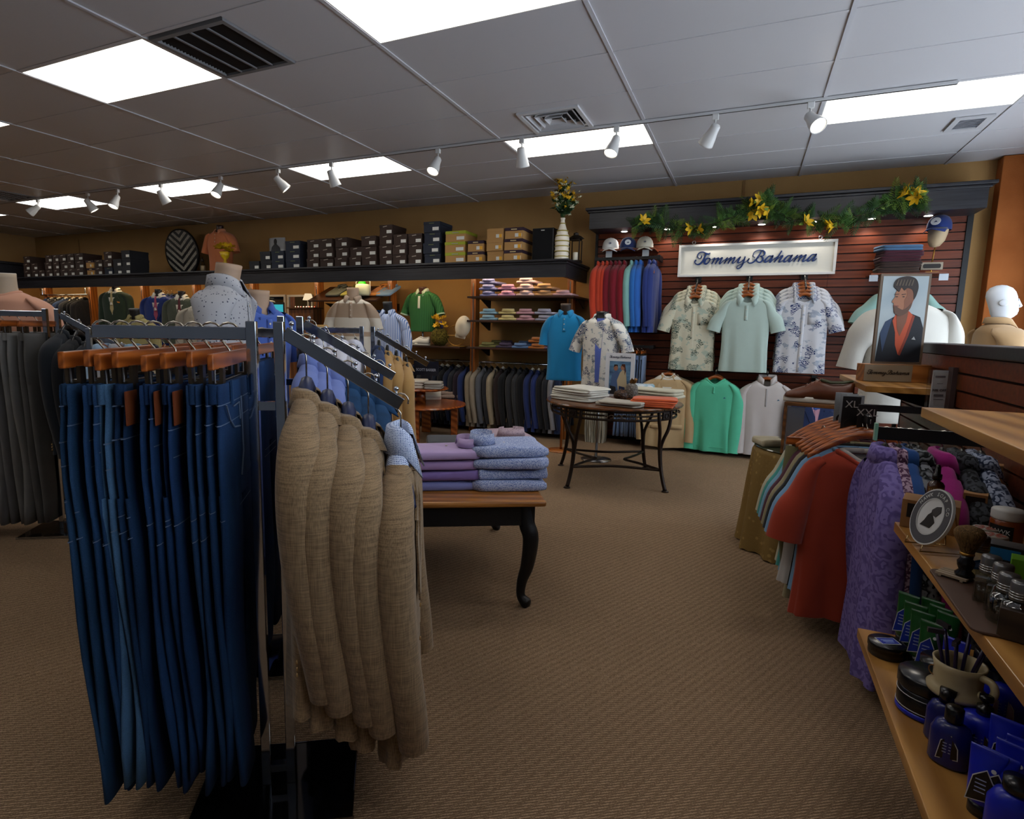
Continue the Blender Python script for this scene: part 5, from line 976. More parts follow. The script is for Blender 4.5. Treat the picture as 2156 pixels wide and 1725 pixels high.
# rail of coloured pullovers under the caps
zr = atY(1320, 541, 6.74).z
t = thing('hang_rail', 'dark hanging rail under the cap shelf', 'rail', (atY(1320, 541, 6.74).x, 6.74, zr)); put(MB().b2((-.36, -.006, -.03), (.36, .006, 0)), 'bar', black, t)
for sx in (-.34, .34): put(MB().b2((sx-.015, .006, -.045), (sx+.015, .258, .01)), 'bracket', black, t)
gm_ = [(1262, 'orange-red', 'b23c26'), (1271, 'orange-red', 'b5402a'), (1281, 'coral red', 'a8341f'), (1289, 'maroon', '6a1622'), (1298, 'maroon', '651420'), (1307, 'wine red', '701826'), (1317, 'dark red', '731622'), (1332, 'mint', '77a6a2'), (1341, 'bright blue', '2a66b2'), (1351, 'royal blue', '2b5fae'), (1369, 'deep navy', '2b3b7c'), (1379, 'indigo', '283670')]
pull0 = None
for k, (px, nm, c) in enumerate(gm_):
    p = atY(px, 541, 6.74); p.z = zr+.001
    hanger('wooden hanger in the %s pullover, %s from the left' % (nm, ORD[k]), woodh, p, PI/2, 'hangers under the cap shelf', half=.16, drop=.08)
    lab = '%s pullover on the rail under the caps, %s from the left' % (nm, ORD[k])
    if pull0 is None:
        t = pull0 = thing('pullover', lab, 'pullover', p, PI/2, 'pullovers under the cap shelf'); pm = cloth(c, .15); s = Top(t, pm, sw=.215, L=.74, th=.036, z0=-.09, seed=2, dip=.02, hem=1.02); s.sleeves('long', .6, .02, r=.045).collar('stand', h=.045)
    else: dup(pull0, p, PI/2+R.uniform(-.1, .1), lab, swap={pm: cloth(c, .15)})
# trousers under the pullovers
zt = atY(1340, 727, 6.74).z; t = thing('hang_rail', 'dark rail holding slate blue trousers below the pullovers', 'rail', (atY(1338, 727, 6.74).x, 6.74, zt)); put(MB().b2((-.22, -.006, -.03), (.2, .006, 0)), 'bar', black, t); put(MB().b2((-.2, .006, -.04), (-.17, .258, 0)).b2((.15, .006, -.04), (.18, .258, 0)), 'bracket', black, t)
for k, px in enumerate((1308, 1317, 1326, 1336, 1346, 1356)):
    p = atY(px, 727, 6.74); p.z = zt+.001; clip_hanger('wooden clip hanger with slate blue trousers, %s from the left' % ORD[k], p, PI/2, 'hangers with slate trousers', half=.15); trousers('slate blue trousers below the pullovers, %s from the left' % ORD[k], cloth(['667a9c', '5c7094', '7286a6'][k % 3]), p, PI/2, 'slate blue trousers', name='trousers', L=.92, hw=.13, b=.012, seed=80+k)
zt2 = atY(1258, 800, 6.74).z; t = thing('hang_rail', 'dark low rail holding beige trousers behind the round table', 'rail', (atY(1262, 800, 6.74).x, 6.74, zt2)); put(MB().b2((-.2, -.006, -.03), (.2, .006, 0)), 'bar', black, t); put(MB().b2((-.015, .006, -.04), (.015, .258, 0)), 'bracket', black, t)
for k, px in enumerate((1244, 1252, 1260, 1268, 1275)):
    p = atY(px, 800, 6.74); p.z = zt2+.001; clip_hanger('wooden clip hanger with beige trousers, %s from the left' % ORD[k], p, PI/2, 'hangers with beige trousers', half=.15); trousers('beige trousers behind the round table, %s from the left' % ORD[k], cloth(['9c9484', 'a79f8c', '8f8877'][k % 3]), p, PI/2, 'beige trousers', name='trousers', L=.66, hw=.13, b=.012, seed=90+k)
# three waterfalls of short sleeved shirts
palm = tropic('c2bfa9', '4c5a52', '8aa59c', 'b4b9a6', .9); mintp = cloth('a9bbb2', .08); navyp_ = tropic('bcbcc0', '2e3a60', '68788c', '9aa4b0', .8)
for fi, (px, py, nm, m, col_) in enumerate(((1464, 611, 'cream shirt with green palm islands', palm, 'shirt'), (1576, 607, 'pale mint polo shirt', mintp, 'polo'), (1697, 605, 'white shirt with navy palm leaves', navyp_, 'camp'))):
    Y0 = 6.60 if fi == 1 else 6.67; p = atY(px, py, Y0); t = thing('waterfall_arm', 'black sloping arm carrying %ss' % nm, 'display arm', (p.x, 6.999, p.z)); d_ = 6.999-Y0+.03
    put(MB().box((0, -d_/2, .07), (.012, math.hypot(d_, .16), .03), rx=-math.atan2(-.16, d_)*-1 if False else math.atan2(.16, d_)), 'arm', black, t); put(MB().b2((-.03, -.02, .1), (.03, 0, .2)), 'wall_plate', black, t)
    for k in range(4):
        q = Vector((p.x+R.uniform(-.006, .006), Y0+.075*k, p.z+.040*k+.015)); pos = ['front', 'second', 'third', 'rearmost'][k]
        hanger('wooden hanger in the %s, %s' % (nm, pos), woodh, q, 0, 'hangers on the sloping arms', half=.16, drop=.07, z0=-.075, th=.009, sag=.13)
        if k == 0:
            s0 = thing('shirt', nm+', front one on its arm', 'shirt', q, .0, 'shirts on sloping arms'); s = Top(s0, m, sw=.228, L=.76, th=.04, z0=-.1, sd=.085, neck=.085, dip=.075, hem=1.0, seed=fi, rip=.006, nth=.7, waist=.97)
            s.sleeves('short', .24, .055, r=.042, wide=1.7); s.collar('shirt', h=.03, fall=.05, gap=.38 if fi < 2 else .6, pt=.05)
            if fi == 1: s.placket(bot=-.34, nb=2)
            else: s.placket(nb=6); s.pocket(.1, -.26, .11, .12)
        else: dup(s0, q, R.uniform(-.04, .04), '%s, %s on its arm' % (nm, pos))
# lower row
def arm(label, x, y0, z): t = thing('faceout_arm', label, 'display arm', (x, 6.999, z)); put(MB().b2((-.006, y0-6.999-.03, -.028), (.006, -.01, .0)), 'bar', black, t); put(MB().b2((-.025, -.012, -.06), (.025, 0, .03)), 'wall_plate', black, t)
low = []
for px, py, nm in ((1408, 772, 'tan blazer'), (1508, 778, 'mint sweatshirt'), (1617, 781, 'pale grey quarter zip'), (1723, 797, 'navy jacket')):
    p = atY(px, py, 6.62); low.append(p); arm('short black arm carrying the '+nm, p.x, 6.62, p.z-.022)
    for k in range(3): hanger('wooden hanger inside the %s, %s' % (nm, ['front', 'middle', 'rear'][k]), woodh, (p.x, 6.62+.1*k, p.z), 0, 'hangers in the lower row', half=.16, drop=.075)
p = low[0]; t, s = blazer('tan cotton blazer over a white shirt on the slat wall', cloth('b59a72', .15), p, .12, None, L=.78, sw=.23, th=.055, spread=.02, slen=.62, sd=.085, r=.05, rip=.008); shirt_insert(s, cloth('c4c0b4', .1)); s2 = Top(t, cloth('c4c0b4', .1), sw=.16, L=.3, th=.045, z0=-.09, sd=.06, neck=.07, dip=.05); s2.collar('stand', h=.02); o = blazer('second tan blazer behind the front one on the slat wall', cloth('9a8362', .15), (p.x+.02, 6.74, p.z), .1, None, L=.78, sw=.235, th=.05, slen=.62)
p = low[1]; mint = cloth('58bd98', .12)
def sweat(label, m, loc, rz, seed, zip_=False, mesh_L=.77, spread=.0, sl=.66):
    t = thing('sweatshirt', label, 'sweatshirt', loc, rz); s = Top(t, m, sw=.22, L=mesh_L, th=.06, z0=-.1, sd=.1, neck=.09 if not zip_ else .085, dip=.065, hem=.98, seed=seed, rip=.009, nth=.7); s.sleeves('long', sl, spread, r=.05, wide=1.45, cuff=(m, .05))
    if zip_: s.collar('stand', h=.06, gap=.35); s.placket(plain((150, 146, 144), .5), w=.014, bot=-.36, nb=0)
    else: s.collar('crew'); s.placket(bot=-.25, nb=0, w=.02)
    rows = [[(x, s.fy(x, z_, .004), z_) for x in (-.2, -.1, 0, .1, .2)] for z_ in (-.1-mesh_L+.055, -.1-mesh_L+.05)]
    put(MB().loft([[Vector(v) for v in r] for r in rows], closed=False), 'hem_band_seam', m, t, solid=.003); put(MB().prism([(-.012, -.006), (.014, -.002), (.0, .01)], .002, Matrix.Translation((.11, s.fy(.11, -.29, .004), -.29)) @ Matrix.Rotation(PI/2, 4, 'X')), 'emblem', plain((36, 90, 120), .6), t); return t
sweat('mint green sweatshirt, front one in the lower slat wall row', mint, p, -.12, 1); sweat('mint green sweatshirt behind the front mint one', cloth('4fae8b', .12), (p.x-.02, 6.73, p.z-.01), -.05, 2); sweat('third mint sweatshirt nearest the slat wall', cloth('49a582', .12), (p.x+.01, 6.83, p.z-.02), 0, 3)
p = low[2]; gq = cloth('bab3af', .1); sweat('pale grey quarter zip pullover, front one in the lower row', gq, p, .05, 4, True); sweat('second pale grey quarter zip behind the front one', cloth('a9a4a2', .1), (p.x+.01, 6.73, p.z-.015), .0, 5, True); sweat('third pale grey quarter zip nearest the slat wall', cloth('9d9896', .1), (p.x-.01, 6.83, p.z-.03), .03, 6, True)
p = low[3]; t, s = blazer('navy jacket over pink plaid shirt left of the white polo', cloth('212c4c', .2), p, .25, None, L=.74, sw=.225, th=.05, slen=.58); plp = plaid('b07a84', '56608c', 'c4a4a8', 34); shirt_insert(s, cloth('37508a', .2)); s2 = Top(t, plp, sw=.2, L=.4, th=.05, z0=-.085, sd=.07, neck=.08, dip=.06); s2.collar('shirt', h=.03, fall=.055, gap=.5, pt=.04)
# right hand shelf with folded knitwear and the cap stand
z = atY(1915, 574, 6.72).z; xa, xb = atY(1834, 575, 6.72).x, atY(1997, 569, 6.72).x
t = thing('shelf_board', 'thin cherry shelf with folded knitwear and cap stand', 'shelf', ((xa+xb)/2, 6.72, z)); put(MB().b2((-(xb-xa)/2, 0, -.014), ((xb-xa)/2, .278, 0)), 'board', cherry, t, bevel=.002)
for sx in (-.27, .27): put(MB().b2((sx-.035, .01, -.075), (sx+.035, .016, -.015)), 'acrylic_bracket', plain((170, 176, 184), .2, .5), t)
for k, (nm, c) in enumerate((('brown', '3c2c26'), ('dark brown', '382824'), ('maroon', '3e1a24'), ('wine', '421c28'), ('denim blue', '456484'))):
    p = atY(1886, 570, 6.84); folded('%s knit folded on the right slat shelf, %s from the bottom' % (nm, ORD[k]), cloth(c, .2), (p.x+.015*(k % 2), 6.85, z+.0015+.052*k), .06*k, .34, .24, .05, 'folded knits on the slat shelf', layers=2, seed=k, name='folded_sweater', cat='sweater')
p = atY(1962, 565, 6.82); t = thing('cap_stand', 'mannequin head on gold rod over a plaque on the shelf', 'display stand', (p.x, 6.84, z)); put(MB().b2((-.085, -.012, .03), (.085, .012, .1)), 'plaque', plain((150, 138, 120), .5), t, bevel=.004); put(MB().prism([(-.06, -.02), (-.068, -.01), (-.068, .01), (-.06, .02), (.06, .02), (.068, .01), (.068, -.01), (.06, -.02)], .002, Matrix.Translation((0, -.012, .065)) @ Matrix.Rotation(PI/2, 4, 'X')), 'name_plate', plain((30, 24, 20), .4), t)
put(MB().b2((-.05, -.05, 0), (.05, .05, .01)).tube([(0, 0, .01), (0, 0, .03)], .006, 8), 'foot', gold, t); put(MB().tube([(0, .0, .1), (.01, 0, .24)], .006, 8), 'rod', gold, t, True)
put(MB().loft([[(.012+r*.07*math.cos(2*PI*k/20)+dx, r*.085*math.sin(2*PI*k/20), zz) for k in range(20)] for r, zz, dx in ((.1, .235, -.01), (.55, .245, -.008), (.9, .29, 0), (1.05, .35, .005), (1.1, .42, .01), (.9, .48, .01), (.2, .5, .01))]), 'head_form', plain((178, 156, 124), .7), t, True)
cap('navy baseball cap with round white badge on the mannequin head', (p.x+.02, 6.83, z+.385), -.5, cloth('1f2f66', .15), (plain((206, 208, 214), .6), .034), 1.12)
# mint shirts behind the white polo
p = atY(1905, 586, 6.66); arm('black arm above the mint shirts at the right of the slat wall', p.x, 6.66, p.z)
for k in range(3):
    q = (p.x, 6.66+.08*k, p.z+.002); hanger('wooden hanger in a mint shirt behind the white polo, %s' % ['front', 'middle', 'rear'][k], woodh, q, 0, 'hangers right of the slat wall'); t = thing('shirt', 'mint green shirt behind the white polo, %s one' % ['front', 'middle', 'rear'][k], 'shirt', q, 0, 'mint shirts at right'); s = Top(t, cloth('86a79e', .1), sw=.23, L=.74, th=.04, z0=-.1, dip=.06, seed=k); s.sleeves('short', .23, .08, r=.044, wide=1.7).collar('shirt'); s.placket(nb=3, bot=-.35)
# garland along the canopy
gl = thing('garland', 'fern garland with yellow lilies hung along the black canopy', 'garland', (0, 6.54, 0))
fern = [plain((38, 70, 30), .6), plain((62, 98, 38), .6), plain((26, 52, 26), .6), plain((96, 120, 44), .6)]
def frond_mb(n=9, L=.15):
    mb = MB().tube([(0, 0, 0), (0, .012, L*.5), (0, .0, L)], .0018, 5)
    for k in range(n):
        u = (k+1)/(n+.5); z = L*u; l = .045*(1-u)**.7+.008; y = .012*4*u*(1-u)
        for sx in (-1, 1): mb.add([(0, y, z-.006), (sx*l*.6, y+.004, z+.004), (sx*l, y, z+.02), (sx*l*.55, y-.003, z+.014)], [(0, 1, 2, 3)])
    return mb
FR = [frond_mb().mesh('frond'), frond_mb(7, .11).mesh('frond')]
path = [(1332, 478), (1362, 462), (1385, 470), (1405, 478), (1440, 480), (1475, 480), (1510, 470), (1540, 458), (1565, 450), (1590, 432), (1615, 425), (1635, 445), (1665, 462), (1700, 462), (1735, 466), (1770, 468), (1800, 458), (1830, 448), (1860, 430), (1890, 422), (1920, 418), (1945, 412)]
gp = [atY(x, y, 6.55) for x, y in path]; gp = [Vector((q.x, 0, q.z)) for q in gp]
put(MB().tube(gp, .006, 6), 'vine', plain((40, 46, 22), .7), gl, True)
dens = {1: 1.5, 9: 2, 10: 2.2, 11: 1.4, 19: 2, 20: 2, 18: 1.6}
for i in range(len(gp)-1):
    for k in range(int(12*dens.get(i, 1.0))):
        o = put(FR[k % 2], 'frond', fern[R.choice((0, 0, 1, 1, 2, 3))], gl); u = R.random(); o.location = gp[i].lerp(gp[i+1], u)+Vector((0, R.uniform(-.03, .02), R.uniform(-.03, .03)))
        up = R.uniform(-PI, PI); o.rotation_euler = (R.uniform(-.7, .35), up, R.uniform(-.6, .6)); s_ = R.uniform(.7, 1.25); o.scale = (s_,)*3
lily = plain((206, 164, 26), .5); LILY = flower_mb(6, 2.0, .75).mesh('lily')
for px, py in ((1353, 468), (1459, 480), (1468, 486), (1589, 428), (1597, 442), (1620, 442), (1585, 448), (1605, 420), (1693, 470), (1751, 470), (1758, 476), (1912, 408), (1932, 415), (1925, 410)):
    q = atY(px, py, 6.50); o = put(LILY, 'lily', lily, gl); o.location = (q.x, -.05, q.z); o.rotation_euler = (1.5+R.uniform(-.5, .5), R.uniform(-.6, .6), R.uniform(0, 6))
    for j in range(2): e = put(LEAF, 'leaf', fern[3], gl); e.location = (q.x, -.03, q.z); e.rotation_euler = (R.uniform(.8, 2), R.uniform(-3, 3), 0); e.scale = (1.3,)*3

# ================================================================== ROUND IRON TABLE
iron = plain((40, 29, 23), .4, .5, .7); walnut = wood('3a2010', '6b3e1c', 0, 2.2, .25, .5)
TC = Vector((-1.03, 5.10, 0)); TZ = .69
rt = thing('round_table', 'round wooden display table on curved dark iron legs', 'table', TC)
put(MB().lathe([(0, .665), (.54, .665), (.575, .672), (.582, .682), (.575, .69), (0, .69)], 56), 'tabletop', walnut, rt)
for z in (.655, .625, .592): put(MB().tube([(.53*math.cos(2*PI*k/48), .53*math.sin(2*PI*k/48), z) for k in range(49)], .008 if z < .6 else .006, 6, flat=1.4), 'apron_ring', iron, rt, True)
legs = [Vector((-1.28, 4.56, 0)), Vector((-.51, 4.83, 0)), Vector((-.79, 5.65, 0)), Vector((-1.55, 5.34, 0))]
lp = []
for q in legs:
    d = (q-TC).normalized(); a = math.atan2(d.y, d.x); lp.append(a); lg = MB()
    for off in (-.13, .13):
        def pt(r, z, k): b = a+off*k; return (r*math.cos(b), r*math.sin(b), z)
        lg.tube(catmull([pt(.53, .655, 1.15), pt(.535, .58, 1.1), pt(.53, .5, .8), pt(.51, .42, .4), pt(.5, .34, .14), pt(.515, .2, .06), pt(.545, .08, .05), pt(.57, .012, .05)], 4), .0135, 8)
    lg.lathe([(0, 0), (.03, 0), (.024, .012), (0, .014)], 12, (.572*math.cos(a), .572*math.sin(a), 0)); put(lg, 'leg', iron, rt, True)
    put(MB().box((.535*math.cos(a), .535*math.sin(a), .622), (.018, .085, .062), rz=a), 'rosette', plain((34, 26, 22), .5, .4, .5), rt, bevel=.006)
    put(MB().tube([Vector((.548*math.cos(a), .548*math.sin(a), .622))+Matrix.Rotation(a, 3, 'Z') @ Vector((0, .024*math.cos(2*PI*k/16), .018*math.sin(2*PI*k/16))) for k in range(17)], .004, 5), 'rosette_relief', iron, rt, True)
for i in range(4):
    a0, a1 = lp[i], lp[(i+1) % 4]; p0 = Vector((.52*math.cos(a0), .52*math.sin(a0), .17)); p1 = Vector((.52*math.cos(a1), .52*math.sin(a1), .17)); pts = []
    for k in range(17):
        u = k/16; m_ = p0.lerp(p1, u); bw = .22 if i % 2 == 0 else .66; pts.append(m_*(1-bw*math.sin(PI*u))+Vector((0, 0, .17*bw*math.sin(PI*u))))
    put(MB().tube(pts, .011, 8), 'stretcher', iron, rt, True)
    am = a0+((a1-a0) % (2*PI))/2; mb = MB()
    for sx in (-1, 1):
        sp = [(sx*(.02+.05*k/9+.0), .018*math.sin(k*.7)) for k in range(10)]
        for ph, rr in ((0, .02), (.06, .016), (.1, .012)):
            mb.tube([Matrix.Rotation(am, 3, 'Z') @ Vector((.54, sx*(.02+ph+rr*math.cos(2*PI*k/12)), .622+rr*.8*math.sin(2*PI*k/12))) for k in range(11)], .004, 5)
    put(mb, 'scroll', plain((92, 76, 60), .4, .5, .6), rt, True)
# goods on the round table
whp = cloth('c9c6bb', .08)
def on(px, py, z): return atZ(px, py, z)
p = on(1215, 842, TZ)
for k in range(6): folded('white trousers in the stack on the round table, %s from the bottom' % ORD[k], whp, (p.x+.006*k, p.y+.02, TZ+.002+.0185*k), -.45+.05*math.sin(k), .44, .30, .018, 'white trousers stack', seed=k, name='folded_trousers', cat='trousers', soft=.008)
p = on(1305, 856, TZ); folded('crumpled stone coloured trousers at the round table front', cloth('aba496', .15), (p.x, p.y+.06, TZ+.002), -.15, .36, .22, .04, None, seed=9, name='folded_trousers', cat='trousers', layers=2, soft=.014)
p = on(1368, 857, TZ)
for k in range(4): folded('coral orange shorts on the round table, %s from the bottom' % ORD[k], cloth('cf6038', .1), (p.x+.008*k, p.y+.06, TZ+.002+.0165*k), .05*k, .36, .24, .016, 'coral shorts stack', seed=k+20, name='folded_shorts', cat='shorts', soft=.007)
p = on(1405, 838, TZ)
for k in range(3): folded('cream trousers at the right of the round table, %s from the bottom' % ORD[k], cloth('c4bfa9', .08), (p.x-.08, p.y+.03, TZ+.002+.026*k), -.35, .42, .26, .025, 'cream trousers stack', seed=k+30, name='folded_trousers', cat='trousers', soft=.008)
p = on(1349, 832, TZ)
for k in range(3): folded('white shorts with turquoise print, %s in the pile on the round table' % ORD[k], tropic('c6cdd4', '3f8aa6', '6fb2c4', '9fc2cc', 1.5), (p.x, p.y+.12, TZ+.002+.031*k), .2, .2, .22, .03, 'printed shorts pile', seed=k+40, name='folded_shorts', cat='shorts')
a, b = on(1268, 838, TZ), on(1326, 838, TZ)
t = thing('poster_stand', 'white tabletop poster of a couple by the sea', 'poster', ((a.x+b.x)/2, (a.y+b.y)/2+.1, TZ+.002), -.1); w_, h_ = .27, .40
put(MB().b2((-w_/2, 0, 0), (w_/2, .012, h_)), 'board', plain((200, 202, 206), .4), t); put(MB().b2((-w_/2+.04, -.002, .02), (w_/2-.035, 0, h_-.075)), 'sea_print', M('sea', lambda t_: (t_.col(t_.ramp(t_.noise(5, 3, t_.obj((1, 1, 2.5))), [(.35, '223a5c'), (.6, '5d86a4'), (.75, '9cb4c2')])), t_.fin(.4, .4))[1]), t)
def blob(o, m, nm, y): put(MB().prism(o, .001, Matrix.Translation((0, y, 0)) @ Matrix.Rotation(PI/2, 4, 'X')), nm, m, t)
blob([(-.06, .02), (.0, .02), (.02, .12), (-.01, .23), (-.04, .24), (-.07, .2), (-.08, .1)], plain((70, 92, 128), .6), 'blue_figure_print', -.0022); blob([(.0, .02), (.07, .02), (.075, .1), (.06, .23), (.03, .25), (.005, .22), (-.02, .15)], plain((176, 160, 128), .6), 'cream_figure_print', -.0034)
blob([(.0, .02), (.06, .02), (.055, .09), (.0, .1)], plain((36, 52, 86), .6), 'denim_print', -.0046); blob([(-.08, .02), (-.02, .02), (-.03, .09), (-.085, .1)], plain((24, 24, 28), .6), 'dark_print', -.0046)
for x, z, m in ((-.035, .262, (150, 104, 80)), (.03, .27, (160, 112, 86))): put(MB().lathe([(0, 0), (.02, 0), (.02, .001), (0, .001)], 16, (x, -.0034, z), (0, -1, 0), sy=1.25), 'face_print', plain(m, .6), t)
blob([(.01, .25), (.02, .3), (.05, .3), (.06, .24), (.05, .2), (.045, .27), (.02, .285)], plain((70, 36, 22), .6), 'hair_print', -.0046); blob([(-.055, .27), (-.05, .295), (-.02, .295), (-.015, .275), (-.03, .285)], plain((40, 26, 20), .6), 'hair_print', -.0046)
o = put(ribbon(LET, .00017, .001, 1.15), 'script_lettering', plain((26, 36, 60), .5), t); o.location = (0, -.0012, h_-.038)
p = on(1329, 838, TZ); t = thing('pineapple_jar', 'grey pineapple shaped jar with brown crown on the round table', 'jar', (p.x, p.y, TZ+.001)); put(MB().lathe([(0, 0), (.045, .002), (.055, .03), (.058, .07), (.05, .11), (.032, .13), (0, .132)], 18), 'body', M('pineapple', lambda t_: (t_.col(t_.ramp(t_.vor(60).outputs[0], [(.1, '8e8880'), (.5, '5a544e')])), t_.bump(t_.vor(60).outputs[0], .8, .01), t_.fin(.6, .3))[2]), t, True)
for k in range(10): o = put(LEAF, 'crown_leaf', plain((122, 86, 44), .6), t); a_ = k*.63; o.location = (.016*math.cos(a_), .016*math.sin(a_), .128); o.rotation_euler = (.45*-math.sin(a_)*-1, .45*math.cos(a_), a_); o.scale = (1.2, 1.2, .9)
p = on(1307, 842, TZ); t = thing('carved_ornament', 'dark brown carved round ornament beside the pineapple jar', 'ornament', (p.x, p.y, TZ+.001)); put(MB().lathe([(0, 0), (.05, .004), (.066, .035), (.06, .065), (.03, .085), (.012, .09), (0, .1)], 16), 'body', M('carved', lambda t_: (t_.col(t_.ramp(t_.vor(50).outputs[0], [(.1, '6a4426'), (.5, '2c1a10')])), t_.bump(t_.vor(50).outputs[0], .8, .01), t_.fin(.5, .3))[2]), t, True); put(MB().tube([(0, 0, .09), (.01, 0, .11)], .005, 6), 'stalk', dm, t)

# ================================================================== OAK TOPPED TABLE WITH DRESS SHIRTS
fl, bl_ = Vector((-.88, 2.46, 0)), Vector((-1.40, 3.35, 0)); dy = (bl_-fl).length; ang = math.atan2((bl_-fl).y, (bl_-fl).x)-PI/2
wt = thing('display_table', 'oak topped table with black cabriole legs holding dress shirts', 'table', fl, ang)
oak = wood('7a4a1c', 'a86e30', 0, 2.2, .3, .5); TW = 1.15; ZT = .525
put(MB().b2((-TW, -.07, ZT-.028), (.09, dy+.07, ZT)), 'tabletop', oak, wt, bevel=.01); put(MB().b2((-TW+.04, -.03, ZT-.125), (.045, -.005, ZT-.029)).b2((.02, -.005, ZT-.125), (.045, dy+.03, ZT-.029)).b2((-TW+.04, dy+.005, ZT-.125), (.045, dy+.03, ZT-.029)), 'apron', black, wt)
for x in (0, -TW+.09):
    for y in (0, dy):
        sx = 1 if x == 0 else -1; sy = -1 if y == 0 else 1; pts = catmull([(x, y, ZT-.03), (x+.012*sx, y+.01*sy, ZT-.12), (x+.03*sx, y+.026*sy, ZT-.19), (x+.02*sx, y+.016*sy, ZT-.32), (x, y, .12), (x-.004*sx, y, .05), (x+.02*sx, y+.02*sy, .018), (x+.028*sx, y+.028*sy, .012)], 4)
        rr = [v[0] for v in catmull([(.036,), (.038,), (.037,), (.031,), (.024,), (.021,), (.027,), (.018,)], 4)]; put(MB().tube(pts, rr, 10), 'leg', black, wt, True)
def tl(px, py): return atZ(px, py, ZT)
blfl = M('blue_floral', lambda t: (t.col(t.ramp(t.vor(190).outputs['Distance'], [(.15, '39508e'), (.4, '8492ba'), (.62, 'a9b2cc')])), t.bump(t.noise(40, 3), .3, .006), t.fin(.85, .2))[2])
p = tl(1047, 1030)
for k in range(4): folded('blue floral dress shirt in the right hand stack, %s from the bottom' % ORD[k], blfl, (p.x-.0+.008*(k % 2), p.y+.1, ZT+.002+.054*k), ang+.07*(k % 2)-.03+PI/2*3, .27, .36, .046, 'blue floral shirts on the oak table', collar=(.085, .055 if k == 3 else .034), seed=k, soft=.013)
p = tl(915, 1032)
for k, (nm, c) in enumerate((('periwinkle', '7c80b4'), ('purple', '806aa4'), ('orchid', 'a486b4'), ('pale lavender', 'ac94bc'))): folded('%s dress shirt in the left stack on the oak table, %s from the bottom' % (nm, ORD[k]), cloth(c, .12), (p.x-.02+.008*(k % 2), p.y+.1, ZT+.002+.05*k), ang+.06*(k % 2)+PI/2, .26, .34, .042, 'lavender shirts on the oak table', collar=(.08, .045 if k == 3 else .034), seed=k+10, soft=.013)
p = tl(1020, 985)
for k, (nm, m) in enumerate((('taupe', cloth('8a7672')), ('taupe striped', cloth('94827c')), ('pale pink dotted', dots('a9949e', '6f6070', 160, .3)))): folded('%s dress shirt behind the blue floral stack, %s from the bottom' % (nm, ORD[k]), m, (p.x+.02*k-.05, p.y+.30, ZT+.002+.05*k), ang+.1*k, .27, .34, .048, 'back stack on the oak table', collar=(.075, .05), seed=k+20)
p = tl(885, 985)
for k in range(3): folded('charcoal folded tee behind the lavender stack, %s from the bottom' % ORD[k], cloth('303034', .2), (p.x, p.y+.35, ZT+.002+.035*k), ang, .27, .3, .033, 'charcoal tees on the oak table', seed=k+30, name='folded_tee', cat='tee')
# ================================================================== TWO TIER WOODEN TABLE
C2 = Vector((-3.44, 5.92, 0)); t2 = thing('tiered_table', 'round two tier cherry wood table before the suits', 'table', C2); chw = wood('6a3214', '9a5424', 0, 2.2, .25, .5)
ZA, ZB = .415, .60
put(MB().lathe([(0, ZA-.03), (.5, ZA-.03), (.53, ZA-.015), (.52, ZA), (0, ZA)], 44), 'lower_top', chw, t2); put(MB().lathe([(0, ZB-.025), (.30, ZB-.025), (.325, ZB-.012), (.315, ZB), (0, ZB)], 40), 'upper_top', chw, t2); put(MB().lathe([(0, ZA), (.06, ZA), (.05, ZB-.025), (0, ZB-.025)], 16), 'column', chw, t2, True)
for k in range(4): a_ = k*PI/2+.35; put(MB().box((.4*math.cos(a_), .4*math.sin(a_), (ZA-.03)/2), (.075, .11, ZA-.031), rz=a_), 'leg', chw, t2, bevel=.006)
p = atZ(895, 800, ZB)
for k in range(3): folded('white knit folded on the upper tier, %s from the bottom' % ORD[k], cloth('b9b2a6', .1), (C2.x-.04, C2.y-.08, ZB+.002+.031*k), .3, .27, .3, .03, 'white knits on the upper tier', seed=k, name='folded_sweater', cat='sweater')
for k in range(3): folded('light grey knit folded on the upper tier, %s from the bottom' % ORD[k], cloth('8f8b84', .1), (C2.x+.2, C2.y-.05, ZB+.002+.026*k), .35, .2, .26, .025, 'grey knits on the upper tier', seed=k+5, name='folded_sweater', cat='sweater')
p = atZ(900, 842, ZA); shoe('white lace sneaker on the lower tier of the cherry table', plain((196, 188, 172), .5), plain((186, 176, 158), .6), (p.x, p.y+.04, ZA+.001), .45, 1.0, lm=plain((120, 112, 104), .6))
p = atZ(955, 838, ZA); wpl = plaid('8a7264', '5a4438', 'b8a898', 40)
for k in range(2): folded('brown plaid shirt folded on the lower tier, %s' % ['under', 'on top'][k], wpl, (p.x-.06, p.y+.05, ZA+.002+.042*k), .5, .3, .26, .04, 'plaid shirts on the lower tier', seed=k+7, soft=.012)
folded('pale blue shirt folded on the lower tier edge', cloth('7f92a8', .1), (p.x+.1, p.y+.2, ZA+.002), .6, .2, .2, .06, None, seed=3)
a = atY(884, 774, 5.95); t = thing('brand_sign', 'dark navy sign reading SCOTT BARBER on the upper tier', 'sign', (a.x+.02, 6.06, ZB+.001), .1); hh = a.z+.07-ZB; put(MB().b2((-.16, 0, hh-.17), (.16, .008, hh)), 'panel', plain((16, 20, 34), .3, .5), t); put(MB().b2((-.06, 0, 0), (.06, .008, hh-.17)).b2((-.08, -.04, 0), (.08, .05, .006)), 'foot', plain((16, 20, 34), .3, .5), t); text_obj('SCOTT BARBER', 'lettering', plain((170, 176, 190), .5), t, .045, (0, -.001, hh-.105), (PI/2, 0, 0), font_w=.82)
